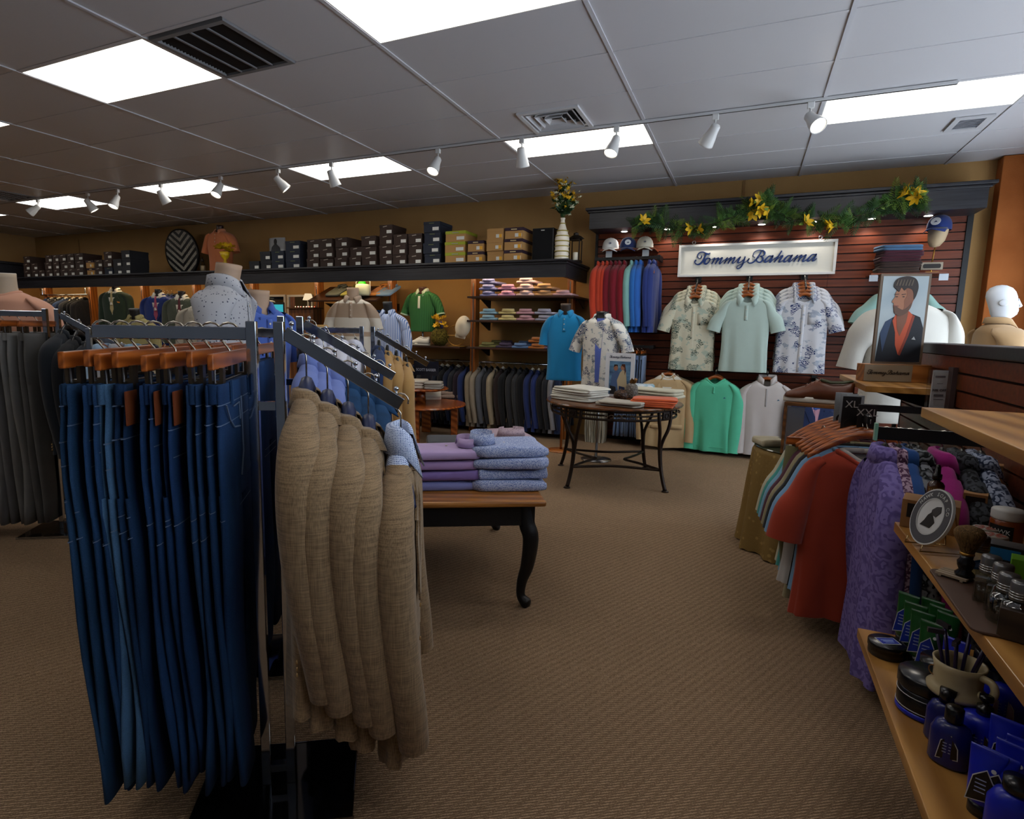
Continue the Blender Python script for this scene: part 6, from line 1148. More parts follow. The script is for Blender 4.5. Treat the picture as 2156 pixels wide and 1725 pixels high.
# ================================================================== SLAT PARTITION WITH OAK SHELVES, RIGHT FOREGROUND
PXF = .87; PY0, PY1 = .2, 4.25
pt_ = struct(put(MB().b2((PXF+.02, PY0, 0), (PXF+.12, PY1, 1.20)), 'wall_partition', plain((20, 11, 8), .6)))
ppit = .0772
ps_me = MB().b2((0, PY0, 0), (.02, PY1, ppit-.010)).mesh('slat')
for k in range(15): o = put(ps_me, 'slat', slatm, pt_); o.location = (PXF, 0, 1.205-ppit*(k+1)+.005)
put(MB().b2((PXF-.02, PY0, 1.205), (PXF+.15, PY1+.02, 1.255)), 'cap', blackw, pt_, bevel=.004); put(MB().b2((PXF-.002, PY1, 0), (PXF+.122, PY1+.02, 1.204)), 'end_trim', black, pt_)
oakl = wood('8a5c26', 'b98645', 1, 1.6, .3, .5)
def oshelf(label, x0, y0, y1, z, th=.03):
    t = thing('oak_shelf', label, 'shelf', (x0, y0, z)); put(MB().b2((0, 0, -th), (PXF-x0-.001, y1-y0, 0)), 'board', oakl, t, bevel=.002)
    for y in (.12, y1-y0-.06): put(MB().prism([(0, 0), (PXF-x0-.04, 0), (PXF-x0-.04, -.09)], .008, Matrix.Translation((.038, y, -th-.001)) @ Matrix.Rotation(PI/2, 4, 'X')), 'bracket', black, t)
ZL, ZM, ZU = .40, .72, 1.07
oshelf('lowest oak shelf with green and blue grooming tubes', .37, .62, 2.02, ZL); oshelf('middle oak shelf with cologne bottles and shaving brush', .452, .8, 2.12, ZM); oshelf('upper empty oak shelf at the right edge', .505, 1.0, 2.21, ZU); oshelf('far oak shelf with the portrait poster', .53, 3.31, 4.2, 1.05)
# portrait poster in its wooden block
woodb = wood('7c4a20', 'a66a34', 0, 3); p = atZ(1858, 800, 1.05); q = atZ(1898, 803, 1.05)
t = thing('poster_block', 'wooden block with script lettering under the portrait poster', 'sign', (.715, 3.72, 1.051), .25)
put(MB().b2((-.165, -.045, 0), (.165, .045, .09)), 'block', woodb, t, bevel=.002); put(MB().b2((-.165, -.049, .002), (.06, -.0455, .088)), 'etched_plate', plain((128, 114, 94), .5, .4), t); o = put(ribbon(LET, .00017, .0015, 1.3), 'script_lettering', plain((38, 28, 20), .6), t); o.location = (-.052, -.049, .045)
t = thing('portrait_poster', 'tall framed portrait of a dark haired man in black jacket', 'poster', (.715, 3.72, 1.142), .25)
W2, H2 = .235, .465; fm = plain((96, 78, 60), .5)
put(MB().b2((-W2/2, -.008, 0), (W2/2, .008, H2)), 'frame', fm, t); put(MB().b2((-W2/2+.012, -.0095, .012), (W2/2-.012, -.008, H2-.012)), 'backdrop_print', M('print_sky', lambda t_: (t_.col(t_.ramp(t_.noise(4, 2), [(.3, '7c8a90'), (.7, '9aa2a2')])), t_.fin(.35, .4))[1]), t)
def pb(o, m, nm, k, smooth_=False): put(MB().prism(o, .0006, Matrix.Translation((0, -.0096-.0007*k, 0)) @ Matrix.Rotation(PI/2, 4, 'X')), nm, m, t)
def ell(cx, cz, rx, rz_, n=24, a0=0, a1=2*PI): return [(cx+rx*math.cos(a0+(a1-a0)*k/n), cz+rz_*math.sin(a0+(a1-a0)*k/n)) for k in range(n)]
def cm(o): return [tuple(q) for q in catmull([tuple(p_) for p_ in o]+[tuple(o[0])], 4)][:-1]
pb([(-.105, .013), (.105, .013), (.105, .19), (.085, .245), (.045, .262), (-.03, .25), (-.075, .22), (-.095, .16)], plain((17, 19, 26), .6), 'jacket_print', 0)
pb([(-.095, .16), (-.075, .22), (-.045, .238), (-.06, .15), (-.075, .06)], plain((44, 60, 86), .6), 'jacket_sheen_print', 1)
pb([(-.018, .10), (.0, .05), (.028, .15), (.05, .255), (.03, .275), (-.03, .26), (-.042, .225), (-.024, .165)], plain((170, 70, 38), .6), 'orange_collar_print', 1); pb([(.0, .05), (.01, .045), (.04, .15), (.06, .25), (.05, .255), (.028, .15)], plain((120, 44, 24), .6), 'collar_shadow_print', 2)
pb([(-.018, .185), (-.002, .145), (.022, .22), (.028, .28), (-.028, .27)], plain((112, 70, 50), .6), 'neck_print', 2)
pb(cm([(-.03, .395), (-.043, .365), (-.043, .348), (-.055, .322), (-.046, .314), (-.047, .300), (-.044, .288), (-.038, .264), (-.015, .250), (.014, .262), (.034, .292), (.042, .325), (.05, .345), (.044, .37), (.03, .40)]), plain((146, 98, 72), .6), 'face_print', 3)
pb(cm([(.0, .40), (.012, .36), (.002, .33), (.004, .295), (-.006, .262), (.014, .262), (.034, .292), (.042, .325), (.05, .345), (.044, .37), (.03, .40)]), plain((118, 76, 56), .6), 'cheek_shadow_print', 4)
pb(cm([(-.046, .30), (-.042, .282), (-.038, .264), (-.015, .250), (.014, .262), (.034, .292), (.036, .318), (.022, .298), (.0, .282), (-.02, .290), (-.036, .302)]), plain((86, 60, 46), .6), 'beard_print', 5)
pb(cm([(-.04, .385), (-.054, .40), (-.05, .425), (-.03, .445), (.01, .452), (.045, .438), (.06, .40), (.054, .355), (.044, .335), (.04, .365), (.03, .385), (.008, .392), (-.004, .38), (-.018, .395), (-.028, .372)]), plain((40, 31, 26), .6), 'hair_print', 5)
for q_ in range(6): pb([(-.046+.014*q_, .405), (-.038+.014*q_, .436), (-.034+.014*q_, .435), (-.04+.014*q_, .403)], plain((86, 74, 60), .6), 'hair_highlight_print', 6)
for x in (-.036, -.004): pb(ell(x, .348, .006, .0026, 10), plain((34, 27, 24), .6), 'eye_print', 5); pb([(x-.010, .357), (x+.010, .360), (x+.010, .363), (x-.010, .361)], plain((46, 34, 28), .6), 'brow_print', 5)
pb([(-.047, .304), (-.022, .302), (-.024, .298), (-.046, .299)], plain((104, 56, 48), .6), 'mouth_print', 6); pb([(.055, .13), (.075, .128), (.066, .146)], plain((150, 152, 150), .6), 'emblem_print', 3)
# profile mannequin in the window, tan jacket
p = atD(2100, 690, 4.6); jk = cloth('a98a64', .12); wm = plain((205, 208, 212), .35, .4)
t, s = form('white head mannequin in tan jacket looking out of the window', 'mannequin', (p.x, p.y, 0), 1.75, jk, 1.40, sw=.2, th=.12, L=.62, neckm=wm, ntop=.06, neck=.055, sleeve='long', slen=.55, collar='shirt', h=.05, fall=.05, pk=False, gap=.5)
rings = []
for z, cy, ry, rx in ((1.38, .0, .052, .052), (1.43, -.005, .055, .054), (1.455, -.025, .072, .058), (1.475, -.03, .088, .064), (1.505, -.028, .094, .07), (1.54, -.022, .1, .073), (1.575, -.012, .103, .076), (1.61, -.002, .104, .077), (1.645, .004, .096, .072), (1.675, .008, .075, .056), (1.695, .01, .035, .028), (1.699, .01, .005, .005)):
    rings.append([(rx*math.cos(a), cy+ry*math.sin(a)*(1.0 if math.sin(a) > 0 else .93), z) for a in [2*PI*k/28 for k in range(28)]])
put(MB().loft(rings), 'head', wm, t, True)
put(MB().loft([[(sx*w_, y, z) for sx, y in ((-1, y0+.02), (0, y0), (1, y0+.02))] for w_, y0, z in ((.006, -.118, 1.585), (.009, -.13, 1.56), (.014, -.142, 1.54), (.015, -.134, 1.532), (.01, -.112, 1.528))], closed=False), 'nose', wm, t, True, solid=.008)
for z, y in ((1.508, -.118), (1.498, -.117)): put(MB().tube([(-.022, y+.014, z), (0, y-.003, z), (.022, y+.014, z)], .005, 8), 'lip', wm, t, True)
for sx in (-1, 1): put(MB().lathe([(0, -.008), (.02, -.006), (.026, 0), (.02, .006), (0, .004)], 14, (sx*.076, .018, 1.56), (sx, .25, 0), sy=1.3), 'ear', wm, t, True); put(MB().lathe([(0, -.006), (.014, -.004), (.016, 0), (0, .004)], 12, (sx*.032, -.1, 1.585), (sx*.3, -1, 0), sy=.6), 'eye', wm, t, True)
# straight arm with long sleeved shirts
AY, AZ = 2.50, .962
t = thing('faceout_arm', 'black straight arm carrying the purple and floral shirts', 'display arm', (PXF, AY, AZ)); put(MB().b2((-.42, -.008, -.045), (-.01, .008, 0)), 'bar', black, t); put(MB().b2((-.012, -.04, -.08), (0, .04, .03)), 'wall_plate', black, t); put(MB().b2((-.43, -.012, -.05), (-.42, .012, .012)), 'end_stop', plain((120, 170, 150), .3), t)
sl_ = [(.478, 'lavender swirl', swirl('584b82', '7668a2', 34)), (.518, 'plum floral', swirl('4a2c46', 'a48a9a', 60)), (.548, 'cobalt blue', cloth('23477e', .15)), (.578, 'black and grey brush', swirl('0f1114', '6d7074', 40)), (.645, 'bright magenta', cloth('8e1c6a', .12)), (.70, 'dark floral', swirl('0f1012', '3c3f44', 50)), (.752, 'blue and white paisley', swirl('232c42', '8c93a4', 55))]
for k, (x, nm, m) in enumerate(sl_):
    q = (x, AY, AZ+.001); hanger('black hanger in the %s shirt on the right' % nm, blkp, q, PI/2+.0, 'hangers on the straight arm', half=.16, drop=.09, sag=.13)
    t = thing('shirt', nm+' long sleeved shirt on the straight arm', 'shirt', q, PI/2+R.uniform(-.06, .06), 'long sleeved shirts on the straight arm'); s = Top(t, m, sw=.215, L=.80, th=.036 if k else .045, z0=-.1, sd=.11, seed=k, dip=.03, rip=.006); s.sleeves('long', .60, .01, r=.045 if k else .055).collar('shirt', h=.035, fall=.055, gap=.35); s.placket(nb=6)
# tee shirts on the second arm with size dividers
t = thing('tee_rail', 'black rail with tee shirts beside the gold table', 'rail', (.467, 2.78, .965)); put(MB().b2((-.008, -.02, -.03), (.008, .52, 0)), 'bar', black, t); put(MB().b2((.008, .48, -.03), (.418, .5, 0)), 'cross_bar', black, t)
tee = [('rust red', cloth('9c3a26', .12)), ('light blue', cloth('6d93b4', .1)), ('black', cloth('18181a', .2)), ('khaki', cloth('8c8263', .12)), ('maroon', cloth('4a2230', .12)), ('sky blue', cloth('6f9cb4', .1)), ('teal', cloth('3c8c84', .12)), ('cream', cloth('b3ad92', .1))]
for k, (nm, m) in enumerate(tee):
    q = (.467-.007*k, 2.78+.06*k, .966); hanger('wooden hanger in the %s tee' % nm, woodh, q, .2, 'hangers on the tee rail', half=.215, drop=.085, th=.012, sag=.10)
    t = thing('tee_shirt', nm+' crew neck tee on the rail beside the gold table', 'tee', q, .2+.02*k, 'tees on the rail'); s = Top(t, m, sw=.225, L=.72 if k in (0, 3) else .64, th=.04, z0=-.15, sd=.085, neck=.10, dip=.06, seed=k, rip=.008 if k == 0 else .006, nth=.7); s.sleeves('short', .28, .03, r=.05, wide=1.5).collar('crew')
    if k == 0: Top(t, cloth('a8a29a', .1), sw=.12, L=.2, th=.03, z0=-.145, sd=.05, neck=.085, dip=.05).collar('crew')
t = thing('white_tee', 'white tee hanging lower behind the rust red tee', 'tee', (.40, 2.90, .78), .2); s = Top(t, cloth('aca7a2', .1), sw=.2, L=.52, th=.035, z0=-.08); s.sleeves('short', .2); hanger('wooden hanger in the low white tee', woodh, (.40, 2.90, .78), .2)
t = thing('khaki_trousers_pair', 'olive khaki trousers hanging behind the white tee', 'trousers', (.34, 3.02, .88), .2); put(MB().loft(sheet([-.1, -.3, -.5, -.72], [.15, .16, .15, .12], [0]*4, .03, [0]*4), True, True), 'legs', cloth('5c5638', .2), t, True); clip_hanger('clip hanger with the olive khaki trousers', (.34, 3.02, .88), .2, None, half=.15)
for k in range(5):
    big = k > 2; t = thing('size_divider', ('black size divider reading XL' if k == 3 else 'black size divider reading XXL') if big else 'grey blank size divider on the tee rail, %s from the front' % ORD[2-k], 'size divider', (.485-.014*(5-k)-(.035 if k == 3 else 0), 2.79+.06*(5-k), .885+(.025 if k < 4 else 0)), .2); put(MB().b2((-.035, 0, -.03), (.035, .003, .12)), 'card', plain((26, 22, 22), .4) if big else plain((128, 130, 132), .3), t, bevel=.002); put(MB().lathe([(.016, 0), (.024, 0), (.024, .005), (.016, .005)], 16, (0, -.001, .0), (0, 1, 0)), 'ring', plain((20, 20, 20), .4), t)
    if big: text_obj('XL' if k == 3 else 'XXL', 'lettering', plain((150, 140, 134), .5), t, .042, (0, -.0015, .085), (PI/2, 0, 0))
# gold cloth table, riser and brown shoe
GC = Vector((.40, 3.90, 0)); gcl = M('gold_cloth', lambda t: (t.col(t.mix(t.ramp(t.vor(26).outputs['Distance'], [(.2, 1.0), (.3, 0.0)]), lin((122, 96, 48)), lin((150, 122, 70)))), t.bump(t.noise(60, 3), .3, .006), t.fin(.7, .3))[2])
t = thing('cloth_table', 'round table under a scalloped gold cloth by the tee rail', 'table', GC); rings = []
for z, r_, am in ((.618, .0, 0), (.619, .29, 0), (.614, .318, 0), (.59, .326, .004), (.4, .335, .016), (.2, .345, .024), (.02, .36, .03), (.008, .362, .03)):
    rings.append([((r_+am*math.sin(11*a))*math.cos(a), (r_+am*math.sin(11*a))*math.sin(a), z+(.006*math.sin(40*a) if z < .01 else 0)) for a in [2*PI*k/88 for k in range(88)]])
put(MB().loft(rings, False, False), 'tablecloth', gcl, t, True); put(MB().lathe([(0, .6195), (.315, .6195), (.32, .624), (.315, .628), (0, .628)], 48), 'glass_top', M('table_glass', lambda t_: (t_.col(lin((60, 66, 50))), t_.fin(.08, .6))[1]), t)
# riser with a mirrored side
rp = atZ(1730, 935, .63)
t = thing('shoe_riser', 'wooden riser with mirrored side under the brown shoe', 'riser', (.37, 3.66, .629), -.2); wr_ = wood('4e3018', '7a4e28', 0, 3)
put(MB().b2((-.15, -.075, .27), (.15, .075, .29)).b2((-.15, -.075, 0), (-.135, .075, .27)).b2((.135, -.075, 0), (.15, .075, .27)), 'frame', wr_, t, bevel=.002); put(MB().b2((-.133, -.065, .01), (-.05, -.06, .265)), 'mirror', plain((150, 158, 176), .12, .5, .8), t)
shoe('brown leather sneaker with white sole on the wooden riser', M('brown_leather', lambda t_: (t_.col(t_.mix(t_.noise(30, 3), lin((106, 56, 30)), lin((78, 38, 20)))), t_.fin(.35, .45))[1]), plain((196, 190, 178), .5), (.37, 3.66, .92), -.15, 1.12, lm=plain((88, 46, 24), .5), collar=plain((60, 62, 40), .6))
p = atZ(1660, 925, .63); folded('cream folded cloth on the gold table', cloth('a89e84', .12), (.17, 3.86, .63), .4, .17, .15, .035, None, seed=5, name='folded_cloth', cat='cloth', soft=.012)
# acrylic sale sign on the partition
p = atX(1970, 868, .80); t = thing('sale_sign', 'clear acrylic holder with a 30% OFF card on the slat partition', 'sign', (.80, p.y, p.z), .3); put(MB().b2((-.045, -.012, 0), (.045, .012, .20)), 'acrylic_holder', clear((.92, .93, .94, 1), .12, .05, 'acrylic'), t); put(MB().b2((-.03, -.004, .005), (.03, .004, .19)), 'card', plain((176, 176, 174), .5), t); put(MB().b2((.04, -.016, 0), (.062, .016, .205)), 'post', plain((110, 96, 96), .15, .5, .5), t)
text_obj('30% OFF', 'lettering', plain((40, 40, 44), .5), t, .016, (-.0, -.0052, .1), (PI/2, 0, 0)); put(MB().b2((-.022, -.0048, .158), (.02, -.0042, .166)).b2((-.012, -.0048, .13), (.012, -.0042, .132)).b2((-.02, -.0048, .072), (.02, -.0042, .082)).b2((-.02, -.0048, .058), (.02, -.0042, .061)), 'small_print', plain((96, 98, 102), .5), t)

# ================================================================== GROOMING GOODS
whitep = plain((196, 196, 196), .5); blk = plain((14, 14, 17), .25, .5); blue = plain((16, 32, 168), .3, .5); blued = plain((18, 24, 92), .25, .5); greenp = plain((14, 74, 26), .3, .5)
def diamond(t, m, loc, w_, h_, axis_rz=0.0, tilt=PI/2, wb=whitep, lines=4):
    """printed panel with a pale outline and lines of small print"""
    mt = Matrix.Translation(loc) @ Matrix.Rotation(axis_rz, 4, 'Z') @ Matrix.Rotation(tilt, 4, 'X')
    o = [(-w_/2, -h_/2), (w_/2, -h_*.32), (w_/2*.9, h_*.1), (w_*.1, h_/2), (-w_*.35, h_*.22)]
    lo_ = put(MB().prism([(x*1.1, y*1.08) for x, y in o], .0006, mt), 'label_outline', wb, t); put(MB().prism(o, .0011, mt), 'label_panel', m, lo_)
    mb = MB()
    for k in range(lines): y = -h_*.2+h_*.12*k; mb.prism([(-w_*.25, y), (w_*.15, y+.02*h_), (w_*.15, y+h_*.05), (-w_*.25, y+h_*.03)], .0015, mt)
    put(mb, 'small_print', plain((150, 160, 190), .5), lo_)
def sq_tube(label, px, py, z, m, capm, lab, H=.145, W=.05, rz=-.5, grp=None, X=None, lean=0.0):
    p = atZ(px, py, z); t = thing('squeeze_tube', label, 'tube', (p.x, p.y, z+.001), rz, grp); n = 24
    put(MB().lathe([(0, 0), (W*.42, 0), (W*.42, .026), (0, .026)], 20), 'cap', capm, t, True); rings = []
    for u, a, b in ((0, .44, .44), (.05, .48, .46), (.3, .5, .42), (.6, .52, .27), (.85, .54, .1), (.93, .55, .03), (1, .55, .025)): rings.append([(W*a*math.cos(2*PI*k/n), W*b*math.sin(2*PI*k/n)+lean*u, .026+(H-.026)*u) for k in range(n)])
    put(MB().loft(rings), 'tube_body', m, t, True); diamond(t, lab, (0, -W*.475+.001, H*.50), W*.78, H*.5, tilt=PI/2-.07)
    put(MB().lathe([(0, 0), (.004, 0), (.004, .0008), (0, .0008)], 10, (W*.25, -W*.3, H*.76), (0, -1, .15)), 'seal', whitep, t); return t
def bottle(label, px, py, z, prof, m, capprof=None, capm=None, lab=None, rz=-.5, grp=None, sx=1.0, sy=1.0, name='bottle', cat='bottle', n=24, lw=.03, lh=.04, lz=.05, ly=None, y=0.0, ribs=()):
    p = atZ(px, py, z); t = thing(name, label, cat, (p.x, p.y+y, z+.001), rz, grp); put(MB().lathe(prof, n, sx=sx, sy=sy), 'body', m, t, n > 8)
    if capprof: put(MB().lathe(capprof, 24), 'cap', capm, t, True)
    for r_, z_ in ribs: put(MB().lathe([(r_-.002, -.002), (r_+.0008, -.0012), (r_+.0008, .0012), (r_-.002, .002)], 24, (0, 0, z_)), 'cap_rib', plain((160, 160, 160), .2, .5, .9), t, True)
    if lab: diamond(t, lab, (0, -(ly or prof[1][0]*sy)-.0006, lz), lw, lh)
    return t
greens = [(1902, 1354, 'at the back left of the green tubes'), (1916, 1378, 'second from the left in the green row'), (1931, 1398, 'third from the left in the green row'), (1950, 1424, 'front centre of the green tubes'), (1952, 1368, 'at the back right of the green tubes'), (1968, 1386, 'behind the mug in the green group'), (1984, 1402, 'right of the front green tube')]
for x, y, d in greens: sq_tube('green squeeze tube with blue label '+d, x, y, ZL, greenp, blk, plain((20, 44, 140), .4), H=.15, grp='green tubes on the lowest shelf', rz=-.55+R.uniform(-.1, .1))
p = atZ(1866, 1378, ZL); t = thing('tin', 'round black tin with blue square label on the shelf end', 'tin', (p.x, p.y, ZL+.001), .4); put(MB().lathe([(0, 0), (.044, 0), (.045, .004), (.045, .022), (.047, .022), (.047, .036), (.044, .038), (0, .038)], 32), 'tin_body', blk, t, True); put(MB().b2((-.026, -.018, .0382), (.026, .018, .039)), 'label_border', whitep, t); put(MB().b2((-.0235, -.0155, .0385), (.0235, .0155, .0395)), 'label_panel', plain((18, 42, 150), .4), t); put(MB().b2((-.014, -.004, .0395), (.014, .0, .0398)).b2((-.017, .003, .0395), (.017, .006, .0398)).b2((-.012, -.01, .0395), (.012, -.008, .0398)), 'small_print', plain((150, 170, 220), .5), t)
bottle('large black jar with navy base ring under the mug', 1948, 1500, ZL, [(0, 0), (.058, 0), (.06, .004), (.06, .06), (.056, .064), (0, .064)], blk, [(0, .064), (.06, .064), (.062, .068), (.062, .092), (.058, .096), (0, .096)], blk, rz=-.6, name='jar', cat='jar')
t = [o for o in COL.objects if o.get('label') == 'large black jar with navy base ring under the mug'][0]; put(MB().lathe([(.0585, .001), (.0607, .003), (.0607, .014), (.06, .014)], 28), 'blue_ring', blue, t, True)
for z_ in (.018, .05): put(MB().lathe([(.06, z_), (.0609, z_), (.0609, z_+.0015), (.06, z_+.0015)], 28), 'white_line', whitep, t, True)
bottle('second black jar behind the large one on the lowest shelf', 2000, 1490, ZL, [(0, 0), (.052, 0), (.054, .004), (.054, .055), (0, .06)], blk, [(0, .06), (.056, .06), (.056, .09), (0, .092)], blk, rz=-.6, name='jar', cat='jar', y=.05)
# mug with razors on top of the jars
mp = atZ(2012, 1462, ZL+.098); cre = plain((172, 156, 120), .3, .5)
t = thing('shaving_mug', 'cream ceramic shaving mug standing on the black jars', 'mug', (mp.x, mp.y, ZL+.0985), -.9); put(MB().lathe([(0, .004), (.05, .002), (.054, .006), (.055, .014), (.047, .022), (.044, .03), (.045, .06), (.049, .078), (.045, .078), (.041, .06), (.04, .02), (0, .014)], 32), 'body', cre, t, True)
put(MB().tube(catmull([(.044, 0, .066), (.066, 0, .066), (.074, 0, .05), (.066, 0, .03), (.046, 0, .028)], 5), .0065, 8, flat=1.3), 'handle', cre, t, True); put(MB().tube([(.012*math.cos(2*PI*k/16)-.028, -.0335, .045+.011*math.sin(2*PI*k/16)) for k in range(17)], .0012, 5), 'crest', plain((120, 80, 30), .5), t)
for k in range(6): a_ = k*1.05; q = thing('razor', 'dark purple handled razor standing in the shaving mug, %s clockwise' % ORD[k], 'razor', Vector((mp.x+.018*math.cos(a_), mp.y+.018*math.sin(a_), ZL+.115))); put(MB().tube([(0, 0, 0), (.014*math.cos(a_), .014*math.sin(a_), .06), (.03*math.cos(a_), .03*math.sin(a_), .12)], .0038, 8), 'handle', plain((32, 22, 60), .3, .5), q, True); put(MB().box((.032*math.cos(a_), .032*math.sin(a_), .122), (.03, .008, .01), rz=a_), 'blade_head', plain((60, 60, 70), .3, .5, .6), q)
sq_tube('blue tube with black label standing in front of the shaving mug', 2000, 1460, ZL+.02, blue, blk, blk, H=.14, rz=-.6)
bottle('tall black cylinder bottle with blue label behind the mug', 2095, 1530, ZL, [(0, 0), (.036, 0), (.038, .004), (.038, .12), (.034, .125), (0, .125)], plain((14, 16, 30), .25, .5), [(0, .125), (.039, .125), (.039, .152), (.036, .155), (0, .155)], blk, plain((24, 50, 160), .4), lw=.04, lh=.06, lz=.07, rz=-.7, y=.05)
bottle('dark navy flask bottle at the front of the lowest shelf', 1995, 1608, ZL, [(0, 0), (.03, 0), (.033, .006), (.033, .07), (.026, .09), (.014, .096), (0, .096)], blued, [(0, .096), (.015, .096), (.016, .1), (.016, .125), (.013, .128), (0, .128)], blk, blk, sx=1.1, sy=.75, rz=-.45, lw=.034, lh=.055, lz=.045)
bottle('dark flask bottle behind the navy one on the lowest shelf', 1988, 1575, ZL, [(0, 0), (.028, 0), (.031, .006), (.031, .07), (.024, .09), (.014, .096), (0, .096)], blued, [(0, .096), (.015, .096), (.015, .125), (0, .127)], blk, blk, sx=1.1, sy=.75, rz=-.45, lw=.034, lh=.055, lz=.045, y=.02)
bottle('bright blue pump bottle with black nozzle in the lowest shelf', 2058, 1600, ZL, [(0, 0), (.034, 0), (.037, .006), (.037, .085), (.03, .1), (.013, .105), (0, .105)], blue, [(0, .105), (.014, .105), (.014, .122), (.006, .124), (.006, .135), (.012, .137), (.012, .145), (0, .146)], blk, blk, sx=1.1, sy=.8, rz=-.4, lw=.038, lh=.06, lz=.05)
bottle('blue pump bottle at the right edge of the lowest shelf', 2130, 1560, ZL, [(0, 0), (.034, 0), (.037, .006), (.037, .085), (.03, .1), (.013, .105), (0, .105)], blue, [(0, .105), (.014, .105), (.014, .13), (0, .132)], blk, plain((150, 140, 160), .4), sx=1.1, sy=.8, rz=-.4, lw=.038, lh=.06, lz=.05, y=.06)
for k, (x, y) in enumerate(((2064, 1712), (2088, 1722), (2118, 1700), (2140, 1690), (2105, 1640))): sq_tube('blue squeeze tube with black label, %s' % ['leftmost at the bottom right corner', 'second at the bottom right corner', 'third at the bottom right corner', 'at the right edge', 'behind the corner tubes'][k], x, y, ZL, blue, blk, blk, H=.13, grp='blue tubes at the corner', rz=-.45+R.uniform(-.1, .1))
bottle('blue rounded lotion bottle with black cap in the corner', 2125, 1770, ZL, [(0, 0), (.03, 0), (.035, .006), (.035, .07), (.026, .09), (.016, .096), (0, .096)], blue, [(0, .096), (.02, .096), (.021, .1), (.021, .12), (0, .122)], blk, plain((130, 120, 150), .4), sx=1.1, sy=.8, rz=-.3, lw=.034, lh=.055, lz=.045)
for k, (x, y) in enumerate(((2060, 1470), (2142, 1490))): p = atZ(x+40, y, ZL); q = thing('orange_box', 'orange carton behind the bottles, %s' % ['left one', 'right one'][k], 'carton', (p.x+.02, p.y+.12, ZL+.001), -.3); put(MB().b2((-.025, -.02, 0), (.025, .02, .16)), 'carton', plain((170, 58, 22), .5), q, bevel=.001); put(MB().b2((-.02, -.0215, .03), (.02, -.0205, .09)), 'label_panel', blk, q)
# middle shelf
krf = plain((138, 98, 58), .8)
def carton(label, px, py, z, w_, d_, h_, rz, m, face=None, txt=None, y=0.0, z0=0.0):
    p = atZ(px, py, z); t = thing('carton', label, 'carton', (p.x, p.y+y, z+.001+z0), rz); put(MB().b2((-w_/2, -d_/2, 0), (w_/2, d_/2, h_)), 'box', m, t, bevel=.001)
    if face: put(MB().b2((-w_*.4, -d_/2-.0008, h_*.38), (w_*.4, -d_/2-.0001, h_*.88)), 'label_panel', face, t)
    if txt: text_obj(txt, 'lettering', plain((150, 128, 92), .5), t, h_*.28, (0, -d_/2-.0012, h_*.63), (PI/2, 0, 0), .0003, font_w=.95)
    return t
hb = carton('kraft carton reading HAWK at the end of the middle shelf', 1965, 1122, ZM, .135, .095, .085, -.28, krf, plain((26, 22, 20), .5), 'HAWK', y=.05)
p = Vector(hb.location)+Vector((.005, .0, .086)); t = thing('dropper_bottle', 'amber dropper bottle standing on the kraft carton', 'bottle', p, -.2); amb = plain((58, 30, 14), .15, .6); put(MB().lathe([(0, 0), (.019, 0), (.021, .003), (.021, .045), (.016, .054), (.009, .058), (.009, .064), (0, .064)], 24), 'body', amb, t, True); put(MB().lathe([(0, .062), (.012, .062), (.012, .078), (.008, .08), (.007, .1), (.004, .106), (0, .107)], 18), 'dropper', blk, t, True); put(MB().loft([[(.0214*math.cos(a), .0214*math.sin(a), z_) for a in [-2.6+2.1*k/10 for k in range(11)]] for z_ in (.01, .042)], closed=False), 'label', plain((96, 64, 20), .5), t, True); text_obj('HAWK', 'lettering', plain((190, 180, 160), .5), t, .011, (-.0, -.0222, .033), (PI/2, 0, 0), .0002)
# round plaque on its wire easel
p = atZ(1960, 1163, ZM); t = thing('round_plaque', 'round grey and white logo plaque on a wire easel', 'plaque', (p.x+.0, p.y+.02, ZM+.001), -1.3); t.scale = (1.18,)*3; Rr = .066
tm = Matrix.Translation((0, 0, .075)) @ Matrix.Rotation(PI/2-.3, 4, 'X')
def disc(r0, r1, h0, h1, m, nm):
    n = 40; mb = MB(); prof = [(r0, h0), (r1, h0), (r1, h1), (r0, h1)]; mb.loft([[tm @ Vector((r*math.cos(2*PI*k/n), r*math.sin(2*PI*k/n), h)) for k in range(n)] for r, h in prof], False, False); put(mb, nm, m, t)
disc(.0005, Rr, 0, .006, plain((196, 196, 194), .25, .5), 'plaque_disc'); disc(.044, .0625, .0061, .0068, plain((74, 74, 78), .5), 'outer_band'); disc(.0405, .0435, .0061, .0072, plain((176, 176, 174), .5), 'inner_ring')
for k, ch in enumerate('HAWK SOAP CO'):
    a_ = PI/2+1.15-k*.21
    if ch != ' ':
        o = text_obj(ch, 'letter', plain((190, 190, 186), .5), t, .0125, (0, 0, 0), (0, 0, 0), .0003); o.matrix_basis = tm @ Matrix.Translation((.0525*math.cos(a_), .0525*math.sin(a_), .0072)) @ Matrix.Rotation(a_-PI/2, 4, 'Z')
pp = lambda o, m, nm: put(MB().prism(o, .0008, tm @ Matrix.Translation((0, 0, .0066))), nm, m, t)
pp([(-.02, -.026), (.014, -.024), (.022, -.008), (.008, .004), (.002, .012), (-.008, .002), (-.012, -.012)], plain((34, 32, 32), .5), 'emblem_bust'); pp([(.0, .006), (.018, .004), (.028, .018), (.022, .03), (.008, .026), (-.002, .016)], plain((60, 58, 58), .5), 'emblem_plume')
wire = plain((170, 140, 96), .25, .5, .9); put(MB().tube([(-.03, -.03, .02), (-.03, -.035, .004), (-.03, .05, .003), (-.012, .03, .11), (.012, .03, .11), (.03, .05, .003), (.03, -.035, .004), (.03, -.03, .02)], .0018, 6), 'wire_easel', wire, t, True)
